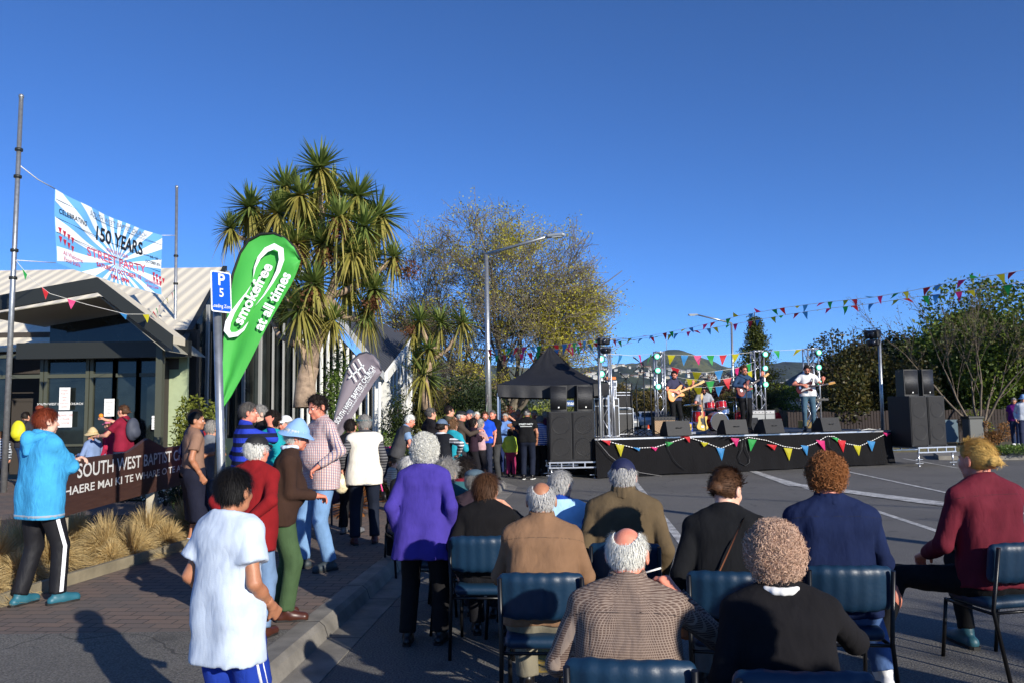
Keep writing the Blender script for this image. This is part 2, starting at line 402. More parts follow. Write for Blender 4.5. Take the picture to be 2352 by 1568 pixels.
def make_hair(style, c, Rm, s, h, seed, n, wid, hatted=False):
    rg = np.random.RandomState(seed)
    def w_(x, y, z): return c + Rm @ (V3(x, y, z) * s)
    def pl(p, nn): return (w_(*p), Rm @ nrm(V3(*nn)))
    t = {'short': .012, 'crop': .007, 'curly': .026, 'perm': .034, 'bun': .013, 'long': .017, 'ring': .009, 'messy': .022, 'bob': .022, 'pony': .013, 'cropgrey': .010}[style]
    pr = [ell(w_(0, -.012, .022), V3(.074 + t, .092 + t, .095 + t * 1.1) * s, Rm, .02)]
    planes = [pl((0, .066, .062), (0, 1, -.82)), pl((0, 0, -.058 if style not in ('perm', 'bob', 'long') else -.13), (0, -.25, -1))]
    if style in ('perm',): pr.append(ell(w_(0, -.035, -.02), V3(.092, .082, .09) * s, Rm, .03)); planes[0] = pl((0, .08, .07), (0, 1, -.75))
    if style in ('bob', 'long'): pr.append(cone(w_(0, -.03, 0), w_(0, -.045, -.07 if style == 'bob' else -.16), .085 * s, .072 * s, .03)); planes[0] = pl((0, .06, .06), (0, 1, -.5)); planes[1] = pl((0, 0, -.10 if style == 'bob' else -.24), (0, 0, -1))
    if style in ('bun', 'pony'):
        pr.append(ell(w_(0, -.115, -.005 if style == 'bun' else -.02), V3(.048, .040, .042) * s, Rm, .012)); planes[0] = pl((0, .066, .064), (0, 1, -.85))
        if style == 'pony': pr.append(ell(w_(.01, -.115, -.05), V3(.022, .018, .04) * s, Rm, .01))
    if hatted: planes.append(pl((0, 0, .058), (0, .15, 1)))
    if style in ('short', 'crop', 'ring', 'curly', 'bun', 'pony', 'messy'):
        for q in (-1, 1): pr.append(ell(w_(q * .092, .000, -.010), V3(.030, .036, .046) * s, Rm, .008, True))
    if style == 'ring': pr.append(ell(w_(0, -.055, .112), V3(.056, .088, .070) * s, Rm, .012, True)); pr.append(ell(w_(0, .03, .13), V3(.06, .09, .07) * s, Rm, .012, True))
    def fn(P):
        D = sdf(P, pr, planes); a = vnoise((P - c) @ Rm * (48 if style in ('curly', 'perm') else 30) / s + 7, seed); a = a + (vnoise((P - c) @ Rm * 21 / s + 3, seed + 2) - .5) * (.9 if style in ('curly', 'perm') else .3)
        return D + (a - .5) * (.020 if style in ('curly', 'perm', 'messy') else .004) * s
    lo, hi = bounds([q for q in pr if not (q[0] == 'e' and q[5])], .02); V, Fs = nets(fn, lo, hi, h)
    parts = [(V, Fs, 0)]
    if n and len(Fs):
        cen = V[Fs].mean(1); e1 = V[Fs[:, 2]] - V[Fs[:, 0]]; e2 = V[Fs[:, 3]] - V[Fs[:, 1]]; nn = np.cross(e1, e2); ar = np.linalg.norm(nn, axis=1); nn = unit(nn)
        L = (cen - c) @ Rm / s; ctr = c + Rm @ (V3(0, -.012, .012) * s); rad_ = unit(cen - ctr); ok = ((nn * rad_).sum(1) > .55); ar = ar * ok; nn = rad_
        ii = rg.choice(len(cen), n, p=ar / ar.sum()); p0 = cen[ii] + rg.normal(0, .004 * s, (n, 3)); no = nn[ii]; Lp = L[ii]
        K = 6; tt = np.linspace(0, 1, K)[None, :, None]
        if style in ('curly', 'perm'):
            d = unit(np.cross(no, unit(rg.normal(size=(n, 3))))); b = np.cross(no, d); ph = rg.uniform(0, 6.3, (n, 1, 1)); rad = rg.uniform(.004, .014, (n, 1, 1)) * s; ln = rg.uniform(.012, .034, (n, 1, 1)) * s
            w2 = rg.uniform(3.5, 6.5, (n, 1, 1))
            Pt = p0[:, None] + d[:, None] * ln * tt + b[:, None] * rad * np.sin(ph + w2 * tt) + no[:, None] * rad * (np.cos(ph + w2 * tt) + .35)
            sd_ = unit(d + no * .5); ww = np.array([.7, 1, 1, 1, .9, .4]) * wid * .75
        else:
            if style in ('bun', 'pony'): tgt = Rm @ (V3(0, -.12, -.005) * s) + c; d = unit(tgt - p0)
            else:
                back = V3(0, -.6, -.8) if style not in ('messy',) else V3(.3, .5, -.5); cr = (c + Rm @ (V3(0, -.04, .12) * s)); d = unit((p0 - cr) + (Rm @ back) * .05 * s)
            d = unit(d - no * (d * no).sum(1, keepdims=True) + rg.normal(0, .13 if style != 'messy' else .45, (n, 3))); d = unit(d + no * .05)
            ln = rg.uniform(.025, .055, (n, 1, 1)) * s * {'crop': .3, 'long': 1.9, 'bob': 1.4, 'messy': 1.2, 'ring': .6}.get(style, 1)
            lift = rg.uniform(.0, .22, (n, 1, 1)) * (2 if style == 'messy' else 1)
            Pt = p0[:, None] + d[:, None] * ln * tt + no[:, None] * (ln * lift * tt - ln * .5 * tt ** 2 * lift) + no[:, None] * .002
            sd_ = unit(np.cross(d, no)); ww = np.array([.8, 1, 1, .9, .7, .2]) * wid
        rv, rf = ribbon(Pt, ww, sd_); parts.append((rv, rf, 0))
    return merge(parts)[:2]
def ringp(c, ax, r, n, th, k=.006, sq=1.0, x0=None):
    x, y, z = frame(Vector(ax)); x, y = np.array(x), np.array(y); P = [c + x * cos(2 * pi * i / n) * r + y * sin(2 * pi * i / n) * r * sq for i in range(n)]
    return [cone(P[i], P[(i + 1) % n], th, th, k) for i in range(n)]
SK = {}
def skin(tone='fair'):
    if tone in SK: return SK[tone]
    c = {'fair': (214, 158, 130), 'pink': (222, 142, 116), 'tan': (176, 122, 90), 'pale': (226, 182, 158)}[tone]
    t = NT('skin_' + tone); b = lin(c); t.b.inputs['Roughness'].default_value = .5; t.b.inputs['Subsurface Weight'].default_value = 0
    t.col(t.mix(t.ramp(t.noise(28, 4), .35, .75), b, (b[0] * .88, b[1] * .72, b[2] * .68, 1))); t.bump(t.noise(160, 3), .15, .004)
    SK[tone] = (t.m, M('lips_' + tone, tuple(int(x * q) for x, q in zip(c, (.82, .6, .6))), .45)); return SK[tone]
HAIRC = {'white': (226, 224, 214), 'grey': (150, 146, 140), 'dark': (34, 26, 22), 'black': (20, 18, 18), 'brown': (86, 58, 38), 'ginger': (152, 98, 56), 'red': (120, 52, 30),
         'blond': (206, 168, 92), 'pinkgrey': (206, 172, 148), 'saltpepper': (92, 88, 84), 'lightbrown': (120, 88, 60), 'silver': (188, 186, 182)}
def hairmat(c):
    n = 'hair_' + c
    if n in MC: return MC[n]
    t = NT(n); b = lin(HAIRC[c]); t.b.inputs['Roughness'].default_value = .6; t.b.inputs['Specular IOR Level'].default_value = .25
    t.col(t.mix(t.ramp(t.noise(60, 3), .3, .7), tuple(x * .72 for x in b[:3]) + (1,), tuple(min(1, x * 1.15) for x in b[:3]) + (1,))); t.bump(t.noise(220, 2), .5, .004)
    MC[n] = t.m; return t.m
EYEW = M('eye_white', (225, 220, 214), .3); EYED = M('eye_iris', (40, 30, 24), .2)
NP = [0]
PEOPLE = []
def person(label, px, top, Y, yaw=0, g=0.13, H=None, sit=None, lean=0, side=0, hy=0, hp=0, hr=0, la=None, ra=None, lpole=None, rpole=None, lh=None, rh=None,
           feet=None, skin_='fair', hair=('short', 'grey'), hat=None, glasses=False, topc=None, sleeve='long', hem=-.06, ext=.012, collar=True, bot=None, leg='long', shoes=None,
           fat=1.0, shw=1.0, fem=False, res=1.0, curl=28, beard=None, flare=0, cat='person', bx=None, hl=0, twist=0, vest=None, openhem=None, kid=1.0, fixH=False, fsc=1.0, fold=.008, crouch=0):
    """a figure at picture column px, its head's top at row `top`, standing or sitting Y metres down the street"""
    NP[0] += 1; sdn = NP[0]; rg = random.Random(sdn)
    P0 = A(px, top, Y); loc = Vector((P0.x, Y, g)); ztop = P0.z - g
    lr = R(lean)
    if H is None:
        if sit is None: H = ztop / (1 - .32 * (1 - cos(lr)) * .6)
        else: H = (ztop - .44 * 1.0) / (.90 / 1.75) 
        if sit is not None: H = min(max(H, 1.35), 1.98)
    detail = Y < 8
    hv = (.011 if Y < 5 else .013 if Y < 8 else .017 if Y < 14 else .022) * res
    hh = (.006 if Y < 5 else .007 if Y < 8 else .009 if Y < 14 else .012) * res
    for it_ in range(4):
        s = H / 1.75
        # skeleton
        sp = V3(sin(R(side)), sin(lr), cos(lr)); sp = nrm(sp); fwd = nrm(V3(0, 1, 0) - sp * sp[1]); lat = np.cross(fwd, sp)
        tw = R(twist); lat2 = lat * cos(tw) + fwd * sin(tw); fwd2 = np.cross(sp, lat2)
        pel = V3(0, 0, .95 * s - crouch) if sit is None else V3(0, .02, sit + .095 * s)
        hwid = .088 * s * (1 + (fat - 1) * .7)
        hipL, hipR = pel + V3(-hwid, 0, -.03 * s), pel + V3(hwid, 0, -.03 * s)
        waist = pel + sp * .15 * s; chest = pel + sp * .36 * s; neck = pel + sp * .52 * s + fwd * .0 * s
        if hl: neck = neck + fwd * hl
        sw = .172 * s * shw
        shL, shR = pel + sp * .44 * s - lat2 * sw, pel + sp * .44 * s + lat2 * sw
        Rb = np.stack([lat2, fwd2, sp], 1); Rh = Rb @ rot(hy, hp, hr)
        if sit is None: Rh = rot(hy + twist, hp, hr) if lean < 25 else Rh
        else: Rh = rot(hy + twist, hp, hr)
        hs = .955 * s * (1.0 + (1.75 - min(H, 1.75)) * .35) * kid
        hc = neck + sp * (.052 if sit is None else .046) * s + V3(0, (.022 if sit is None else .035) * s, 0) + Rh @ (V3(0, .012, .078) * hs)
        tz = hc[2] + (.117 * hs if not hat else .12 * hs)
        if it_ < 3:
            if sit is None: H *= max(.7, min(1.4, ztop / tz)) if not fixH else 1
            else: H *= max(.8, min(1.25, (ztop - sit - .03) / (tz - sit - .03)))
    hwp = Matrix.Rotation(R(yaw), 3, 'Z') @ Vector((hc[0], hc[1], 0)); loc.x -= hwp.x; loc.y -= hwp.y
    UA, FA, TH, SH = .285 * s, .25 * s, .435 * s, .42 * s
    def arm(S_, tgt, q, pole):
        if tgt is None: tgt = V3(q * .235, .05, -.51)
        T = S_ * 0 + pel + V3(tgt[0], tgt[1], tgt[2] + .475) * s if len(tgt) == 3 else None
        if pole is None: pole = (q * .5, -1, -.2)
        return ik(S_, T, UA, FA, V3(*pole))
    elL, wrL = arm(shL, la, -1, lpole); elR, wrR = arm(shR, ra, 1, rpole)
    if feet is None: feet = ((-.10, .0), (.11, .03)) if sit is None else ((-.12, .42), (.12, .40))
    legs = []
    for q, (hp_, ft) in enumerate(((hipL, feet[0]), (hipR, feet[1]))):
        an = V3(ft[0] * s, ft[1] * s, .085 * s + (ft[3] * s if len(ft) > 3 else 0)); kp = V3((-.12 if q == 0 else .12), 1, .0 if sit is None else .9)
        kn, an = ik(hp_, an, TH, SH, kp); toe = R(ft[2]) if len(ft) > 2 else R(8 if q == 0 else -8)
        legs.append((hp_, kn, an, V3(-sin(toe), cos(toe), 0)))
    t = thing('person', label, cat, loc, R(yaw)); t.rotation_euler = (0, 0, R(yaw))
    # body prims
    fb = fat; cw = .079 * s * (1 + (fb - 1) * .55) * shw; cr_ = (.094 if not fem else .087) * s * (1 + (fb - 1) * .4)
    def torso(e, low=None, kk=.04):
        pr = [cone(hipL, chest - lat2 * cw, (.10 * fb) * s + e, cr_ + e, kk), cone(hipR, chest + lat2 * cw, (.10 * fb) * s + e, cr_ + e, kk),
              cone(waist + fwd * .0, chest, .10 * fb * s + e, cr_ + e, kk),
              cone(chest + sp * .05 * s - lat2 * cw * 1.1, chest + sp * .05 * s + lat2 * cw * 1.1, .088 * s + e, .088 * s + e, kk),
              cone(neck + sp * .008 * s, shL, .050 * s + e, .054 * s + e, .04), cone(neck + sp * .008 * s, shR, .050 * s + e, .054 * s + e, .04)]
        if fb > 1.05: pr.append(ell(waist + fwd * .05 * s + sp * .02 * s, V3(.15, .13, .16) * s * fb * .95 + e, None, .05))
        if fem:
            for q in (-1, 1): pr.append(ell(chest + lat2 * q * .07 * s + fwd * .075 * s - sp * .02 * s, V3(.055, .05, .055) * s + e, None, .03))
        return pr
    head, hw = head_prims(hc, Rh, hs, 1.0 + (fb - 1) * .4)
    nk = cone(neck - sp * .02 * s, hc + Rh @ (V3(0, -.018, -.045) * hs), .056 * s * (1 + (fb - 1) * .4), .052 * hs * (1 + (fb - 1) * .3), .025)
    arms = [cone(shL, elL, .048 * s * (.8 + .2 * fb), .039 * s, .02), cone(elL, wrL, .040 * s, .026 * s, .015), cone(shR, elR, .048 * s * (.8 + .2 * fb), .039 * s, .02), cone(elR, wrR, .040 * s, .026 * s, .015),
            ell(elL * .65 + wrL * .35, V3(.04, .04, .04) * s, None, .02), ell(elR * .65 + wrR * .35, V3(.04, .04, .04) * s, None, .02)]
    lp = []
    for hp_, kn, an, td in legs:
        lp += [cone(hp_, kn, .082 * s * (.7 + .3 * fb), .052 * s, .03), cone(kn, an, .051 * s, .034 * s, .02), ell(kn * .68 + an * .32 - V3(0, .012, 0) * s, V3(.05, .05, .09) * s, None, .02)]
    hands = []
    for W_, E_, q, hd in ((wrL, elL, -1, lh), (wrR, elR, 1, rh)):
        f = nrm(W_ - E_); n = V3(-q, .2, 0) if abs(f[2]) > .6 else V3(0, -.3, -1)
        cu = curl
        if hd:
            if hd[0] is not None: f = nrm(V3(*hd[0]))
            if len(hd) > 1 and hd[1] is not None: n = V3(*hd[1])
            if len(hd) > 2: cu = hd[2]
        sgn = 1 if q > 0 else -1
        hands.append((W_, hand_prims(W_, f, n, -sgn if abs(nrm(W_ - E_)[2]) > .6 and not hd else (hd[3] if hd and len(hd) > 3 else sgn), s * 1.0, cu)))
    parts = []; base = torso(0) + [nk] + arms + lp
    # coarse body below the neck, fine head and hands of the same field
    hlo = hc + V3(-.14, -.14, -.0) * hs; hlo[2] = hc[2] - .15 * hs
    vb, fb_ = surf(base, max(hv * 1.5, .018), hi=None)
    cen = vb[fb_].mean(1) if len(fb_) else vb
    keep = ~((np.abs(cen - hc) < V3(.12, .14, .135) * hs).all(1))
    for W_, _ in hands: keep &= np.linalg.norm(cen - (W_), axis=1) > .03
    parts.append((vb, fb_[keep], 0))
    hlo, hhi = hc - V3(.125, .14, .165) * hs, hc + V3(.125, .15, .145) * hs
    vh, fh = surf(head + [nk], hh, lo=hlo, hi=hhi)
    cl = (vh[fh].mean(1) - hc) @ Rh / hs; mi = np.where((np.abs(cl[:, 0]) < .021) & (cl[:, 1] > .084) & (np.abs(cl[:, 2] + .068) < .0085), 1, 0)
    parts.append((vh, fh, mi))
    for W_, hp_ in hands:
        E_ = elL if W_ is wrL else elR; fa = cone(W_ + (E_ - W_) * .25, W_, .031 * s, .024 * s, .015); v, f = surf([fa] + hp_, min(hh, .0075) if Y < 14 else .0095, fold=0); parts.append((v, f, 0))
    if kid != 1.0 or leg != 'long' or shoes is None or Y < 99:
        pass
    sk = skin(skin_); V, Fq, mi = merge(parts); mats = [sk[0], sk[1], EYEW, EYED]
    # eyes
    eb = MB()
    for q in (-1, 1):
        eb.ball(hw(q * .031, .0775, -.001), .0122 * hs, 8, 2); eb.ball(hw(q * .031, .0855, -.001), .0062 * hs, 6, 3)
    ev = np.array([tuple(v) for v in eb.v]); ef = np.array(eb.f); V2 = np.concatenate([V, ev]); F2 = np.concatenate([Fq, ef + len(V)]); mi = np.concatenate([mi, eb.m])
    mk('body', V2, F2, mats, t, True, mi)
    # hair
    if hair:
        n = 5200 if Y < 4 else 3600 if Y < 8 else 900 if Y < 14 else 260
        if hair[0] in ('curly', 'perm'): n = int(n * 2.2)
        wid = (.0016 if Y < 4 else .0022 if Y < 8 else .004 if Y < 14 else .008) * (1 if hair[0] not in ('curly', 'perm') else 1.3)
        hV, hF = make_hair(hair[0], hc, Rh, hs, hh * 1.15, sdn, n, wid, bool(hat))
        if len(hF): mk('hair', hV, hF, hairmat(hair[1]), t, True)
        bw = MB()
        for q in (-1, 1): bw.tube([hw(q * .016, .088, .017), hw(q * .032, .087, .021), hw(q * .047, .076, .016)], [.0035 * hs, .0035 * hs, .002 * hs], 5)
        bw.build('eyebrows', hairmat(hair[1] if hair[1] not in ('blond',) else 'lightbrown'), t)
    if beard:
        v, f = surf([ell(hw(0, .045, -.085), V3(.056, .050, .050) * hs, Rh, .01), ell(hw(0, .088, -.054), V3(.027, .012, .006) * hs, Rh, .01), ell(hw(0, .088, -.075), V3(.018, .03, .012) * hs, Rh, .008, True)], hh, fold=.008, fs=(80, 80, 80)); mk('beard', v, f, hairmat(beard), t, True)
    if glasses:
        gb = MB()
        for q in (-1, 1):
            gb.add([hw(q * .010, .101, .010), hw(q * .052, .090, .011), hw(q * .050, .089, -.014), hw(q * .016, .099, -.016), hw(q * .010, .104, .010), hw(q * .052, .094, .011), hw(q * .050, .093, -.014), hw(q * .016, .102, -.016)],
                   [(0, 1, 2, 3), (7, 6, 5, 4), (0, 4, 5, 1), (1, 5, 6, 2), (2, 6, 7, 3), (3, 7, 4, 0)])
            gb.tube([hw(q * .054, .088, .010), hw(q * .079, .0, .008)], .0025 * hs, 5)
        gb.tube([hw(-.012, .102, .008), hw(.012, .102, .008)], .002 * hs, 5); gb.build('sunglasses', M('dark_lens', (14, 12, 12), .08), t)
    # clothing
    if topc:
        e = ext; pr = torso(e, kk=.045); hemL = pel + sp * hem * s
        fl = flare * s
        if hem < -.02:
            pr.append(cone(pel + sp * .05 * s, hemL - sp * .06, .10 * s * fb + e, .10 * s * fb + e + fl * .5, .04))
            for q in (-1, 1): pr.append(cone(pel + lat2 * q * hwid + sp * .04 * s, hemL + lat2 * q * (hwid + fl * .5) - sp * .06, .102 * fb * s + e, .106 * fb * s + e + fl, .04))
        ar = []
        if sleeve != 'none':
            for S_, E_, W_ in ((shL, elL, wrL), (shR, elR, wrR)):
                if sleeve == 'short':
                    m_ = S_ + (E_ - S_) * .62; ar.append(cone(S_, m_, .050 * s + e, .054 * s + e * 1.2, .02, cb=True))
                elif sleeve == 'rolled':
                    m_ = E_ + (W_ - E_) * .35; ar += [cone(S_, E_, .048 * s + e, .040 * s + e, .018), cone(E_, m_, .040 * s + e, .038 * s + e, .015, cb=True)]
                else:
                    m_ = E_ + (W_ - E_) * .96; ar += [cone(S_, E_, .046 * s + e, .038 * s + e, .018), cone(E_, m_, .041 * s + e, .030 * s + e * .8, .015, cb=True)]
        nkp = (neck + sp * .022 * s, nrm(sp + fwd * .25)); pls = [nkp]
        if sit is None or hem > -.2: pls.append((hemL, -sp))
        if sleeve == 'none': ar = []
        pp = pr + ar
        if collar: pp = pp + ringp(neck + sp * .035 * s + fwd * .008 * s, Vector(nrm(sp - fwd * .25)), .062 * s, 10, .011 * s, .008); pls[0] = (neck + sp * .045 * s, nrm(sp + fwd * .3))
        if openhem: pls.append(openhem(pel, s))
        v, f = surf(pp, hv, pls, fold=fold if detail else fold * .8, seed=sdn, fs=(12 * fsc, 12 * fsc, 4.5 * fsc))
        topfn = (pp, pls, fold if detail else fold * .8, sdn, (12 * fsc, 12 * fsc, 4.5 * fsc))
        mk('top' if not isinstance(topc, tuple) else topc[0], v, f, topc if not isinstance(topc, tuple) else topc[1], t, True)
    if vest:
        pr = torso(ext + .012, kk=.045); hemV = pel + sp * vest[2] * s
        for q in (-1, 1): pr.append(cone(pel + lat2 * q * hwid, hemV + lat2 * q * hwid - sp * .05, .112 * fb * s + ext, .115 * fb * s + ext, .04))
        pr.append(cone(pel + sp * .05 * s, hemV - sp * .05, .11 * s * fb + ext, .11 * s * fb + ext, .04)); pls = [(neck + sp * .02 * s, sp), (hemV, -sp)]
        v, f = surf(pr, hv, pls, fold=fold, seed=sdn); mk(vest[0], v, f, vest[1], t, True)
    if bot:
        e = .014; pr = [cone(hipL, hipR, .102 * fb * s + e * .3, .102 * fb * s + e * .3, .03), cone(pel + sp * .0, waist, .10 * fb * s, .098 * fb * s, .04),
                        cone(hipL, hipL + sp * .09 * s, .1 * fb * s, .09 * fb * s, .04), cone(hipR, hipR + sp * .09 * s, .1 * fb * s, .09 * fb * s, .04)]
        for hp_, kn, an, td in legs:
            if leg == 'long': m_ = kn + (an - kn) * .97; pr += [cone(hp_, kn, .088 * s * (.7 + .3 * fb) + e, .058 * s + e, .03), cone(kn, m_, .058 * s + e, .052 * s + e, .02, cb=True)]
            elif leg == 'slim': m_ = kn + (an - kn) * .95; pr += [cone(hp_, kn, .084 * s * (.7 + .3 * fb) + e * .6, .054 * s + e * .6, .03), cone(kn, m_, .053 * s + e * .6, .040 * s + e * .4, .02, cb=True)]
            elif leg == 'shorts': m_ = hp_ + (kn - hp_) * .98; pr += [cone(hp_, m_, .09 * s + e, .085 * s + e, .03, cb=True)]
            elif leg == 'skirt': m_ = kn + (an - kn) * .35; pr += [cone(hp_, m_, .10 * s + e, .10 * s + e, .12, cb=True)]
        v, f = surf(pr, hv, [(waist - sp * .03 * s, sp)], fold=fold * 1.1, seed=sdn + 50)
        mk('trousers' if leg in ('long', 'slim') else leg, v, f, bot, t, True)
    if shoes:
        for q, (hp_, kn, an, td) in enumerate(legs):
            hl_ = an - td * .045 * s; hl_[2] = an[2] - .05 * s; to = an + td * .155 * s; to[2] = hl_[2] - .004 * s; mid = an + td * .05 * s; mid[2] = hl_[2] + .015 * s
            v, f = surf([cone(hl_, to, .038 * s, .036 * s, .02), cone(mid, an + V3(0, 0, .01) * s, .042 * s, .042 * s, .03), cone(mid, to, .045 * s, .038 * s, .02)], hv * .8, [(V3(0, 0, an[2] - .083 * s), V3(0, 0, -1))])
            so = MB(); lat_ = Vector((td[1], -td[0], 0)); out = []
            for a_, w1 in ((-.088, .02), (-.07, .036), (0, .036), (.1, .046), (.165, .038), (.192, .012)):
                out.append((a_, w1))
            pts = [Vector(an + td * a_ * s) + lat_ * w1 * s for a_, w1 in out] + [Vector(an + td * a_ * s) - lat_ * w1 * s for a_, w1 in out[::-1]]
            for p in pts: p.z = an[2] - .084 * s
            shc = shoes if isinstance(shoes, tuple) else (shoes, M('shoe_sole', (28, 26, 24), .7)); so.prism(pts, (0, 0, .018 * s))
            sh = mk('shoe', v, f, shc[0], t, True); so.build('sole', shc[1], sh)
    J = dict(pel=pel, sp=sp, fwd=fwd2, lat=lat2, neck=neck, chest=chest, hc=hc, Rh=Rh, hs=hs, s=s, hw=hw, wrL=wrL, wrR=wrR, elL=elL, elR=elR, shL=shL, shR=shR, waist=waist, obj=t, hv=hv, hh=hh, legs=legs, cr=cr_, topfn=topfn if topc else None)
    if hat: make_hat(hat, J)
    PEOPLE.append(J); return J
def make_hat(hat, J):
    kind, m = hat[0], hat[1]; hw, hs, Rh, hc, t = J['hw'], J['hs'], J['Rh'], J['hc'], J['obj']; h = max(J['hh'] * .9, .006)
    pz = Rh @ V3(0, 0, 1); py = Rh @ V3(0, 1, 0)
    if kind == 'cap':                  # peak forward
        back = len(hat) > 2 and hat[2]
        pl = [(hw(0, 0, .045), Rh @ nrm(V3(0, -.12, -1)))]
        pr = [ell(hw(0, -.012, .03), V3(.093, .111, .108) * hs, Rh, .01)]
        if back: pr.append(ell(hw(0, -.12, .048), V3(.034, .05, .028) * hs, Rh, .006, True)); pl = [(hw(0, 0, .022), Rh @ nrm(V3(0, -.05, -1)))]
        v, f = surf(pr, h * .8, pl); c_ = mk('cap', v, f, m, t, True)
        b = MB(); n = 9; top = [hw((i / (n - 1) - .5) * .14, .075 + .0 * i, .05 - .012 * abs(i / (n - 1) * 2 - 1)) for i in range(n)]
        out = [hw((i / (n - 1) - .5) * .15, .075 + .085 * sin(pi * (i + .6) / (n + .2)), .038 - .02 * abs(i / (n - 1) * 2 - 1)) for i in range(n)]
        dz = pz * .006 * hs; vs = [list(x) for x in top] + [list(x) for x in out] + [list(x + dz) for x in top] + [list(x + dz) for x in out]; fs = []
        for i in range(n - 1): fs += [(i, i + 1, n + i + 1, n + i), (2 * n + i, 3 * n + i, 3 * n + i + 1, 2 * n + i + 1), (n + i, n + i + 1, 3 * n + i + 1, 3 * n + i)]
        b.add(vs, fs, 0, True); b.build('peak', m, c_); J['cap'] = c_
    elif kind == 'bucket':
        v, f = surf([ell(hw(0, -.01, .045), V3(.093, .109, .085) * hs, Rh, .02), cone(hw(0, -.01, .08), hw(0, -.01, .105), .07 * hs, .06 * hs, .03)], h, [(hw(0, 0, .035), -pz)], fold=.003, fs=(20, 20, 20)); c_ = mk('sun_hat', v, f, m, t, True)
        b = MB(); n = 40; vs = []
        for r, z in ((.088, .048), (.115, .030), (.148, .006), (.150, .003), (.116, .026), (.086, .044)):
            for i in range(n): a = 2 * pi * i / n; vs.append(hw(cos(a) * r, -.01 + sin(a) * (r + .015), z + .008 * sin(3 * a + 1) * (r > .1) - .01 * abs(cos(a)) * (r > .1)))
        fs = [(k * n + i, k * n + (i + 1) % n, (k + 1) * n + (i + 1) % n, (k + 1) * n + i) for k in range(5) for i in range(n)]; b.add(vs, fs, 0, True); b.build('brim', m, c_)
    elif kind == 'flat':
        v, f = surf([ell(hw(0, -.01, .07), V3(.098, .118, .055) * hs, Rh, .02), ell(hw(0, .03, .055), V3(.085, .095, .04) * hs, Rh, .02)], h, [(hw(0, 0, .032), Rh @ nrm(V3(0, -.1, -1)))], fold=.003, fs=(20, 20, 20)); c_ = mk('flat_cap', v, f, m, t, True)
        v, f = surf([ell(hw(0, .10, .045), V3(.07, .045, .012) * hs, Rh, .02)], h * .8); mk('peak', v, f, m, c_, True)

def seam(J, nm, m, p, n, half=.005, up_=.003, h=.0065, extra=()):
    """a narrow band of stitching, hem or trim lying on the top garment"""
    pp, pls, fo, sd_, fs = J['topfn']; p = np.array(p, float); n = nrm(np.array(n, float)); lo, hi = bounds(pp); 
    if abs(n[2]) > .8: lo[2] = max(lo[2], p[2] - .12); hi[2] = min(hi[2], p[2] + .12)
    v, f = surf(pp, h, list(pls) + list(extra), lo=lo, hi=hi, fold=fo, seed=sd_, fs=fs, band=(p, n, half, up_))
    if len(f): mk(nm, v, f, m, J['obj'], True)
def stand_collar(J, m, r=.068, hgt=.045, th=.010):
    c = J['neck']; sp, fw_ = J['sp'], J['fwd']; s = J['s']; pr = []
    for k in range(4): f = k / 3; pr += ringp(c + sp * (.012 + hgt * f) * s + fw_ * .012 * s, Vector(nrm(sp - fw_ * .22)), (r + .006 - .010 * f) * s, 14, th * s, .012)
    v, f = surf(pr, max(.007, J['hv'] * .6), fold=.003, fs=(20, 20, 8)); mk('collar', v, f, m, J['obj'], True)
# ---------------- ground, road, pavement ----------------
PZ = 0.13
def sheet(name, pts, z, m, lab=None, kind='structure'):
    o = mk(name, [(p[0], p[1], z) for p in pts], [tuple(range(len(pts)))], m); o['kind'] = kind; return o
def mat_asphalt(name, c, v=.25):
    t = NT(name); b = lin(c); n1 = t.noise(75, 3); n2 = t.noise(.5, 5); n3 = t.noise(6, 5); n4 = t.noise(2.2, 2)
    a = t.mix(t.ramp(n1, .38, .68), tuple(x * .45 for x in b[:3]) + (1,), tuple(x * 1.75 for x in b[:3]) + (1,))
    a = t.mix(t.math('MULTIPLY', t.ramp(n2, .42, .62), .4), a, tuple(x * .55 for x in b[:3]) + (1,)); a = t.mix(t.math('MULTIPLY', t.ramp(n4, .64, .72), .55), a, tuple(x * .35 for x in b[:3]) + (1,)); vo = t.n('TexVoronoi', feature='DISTANCE_TO_EDGE'); vo.inputs['Scale'].default_value = .22; wv = t.n('VectorMath', operation='ADD'); nw = t.n('TexNoise'); nw.inputs['Scale'].default_value = 1.3; t.l(t.co(), nw.inputs['Vector']); t.l(t.co(), wv.inputs[0]); t.l(nw.outputs['Color'], wv.inputs[1]); t.l(wv.outputs[0], vo.inputs['Vector']); a = t.mix(t.math('MULTIPLY', t.math('LESS_THAN', vo.outputs['Distance'], .0022), .7), a, tuple(x * .2 for x in b[:3]) + (1,)); a = t.mix(t.math('MULTIPLY', t.ramp(n3, .45, .75), .2), a, tuple(x * 1.4 for x in b[:3]) + (1,))
    t.col(a); t.b.inputs['Roughness'].default_value = .8; t.bump(t.math('ADD', n1, t.math('MULTIPLY', n3, .3)), .8, .012); return t.m
M_ROAD = mat_asphalt('asphalt', (104, 101, 96)); M_DRIVE = mat_asphalt('driveway_concrete', (108, 104, 97))
def mat_concrete(name, c):
    t = NT(name); b = lin(c); n = t.noise(4, 6); n2 = t.noise(120, 3)
    a = t.mix(t.ramp(n, .3, .7), tuple(x * .6 for x in b[:3]) + (1,), tuple(min(1, x * 1.2) for x in b[:3]) + (1,)); a = t.mix(t.math('MULTIPLY', t.ramp(n2, .55, .7), .5), a, tuple(x * .4 for x in b[:3]) + (1,)); a = t.mix(t.math('LESS_THAN', t.math('FRACT', t.math('ADD', t.math('MULTIPLY', t.sep()[1], .8), 40)), .012), a, tuple(x * .15 for x in b[:3]) + (1,))
    t.col(a); t.b.inputs['Roughness'].default_value = .85; t.bump(n2, .5, .006); return t.m
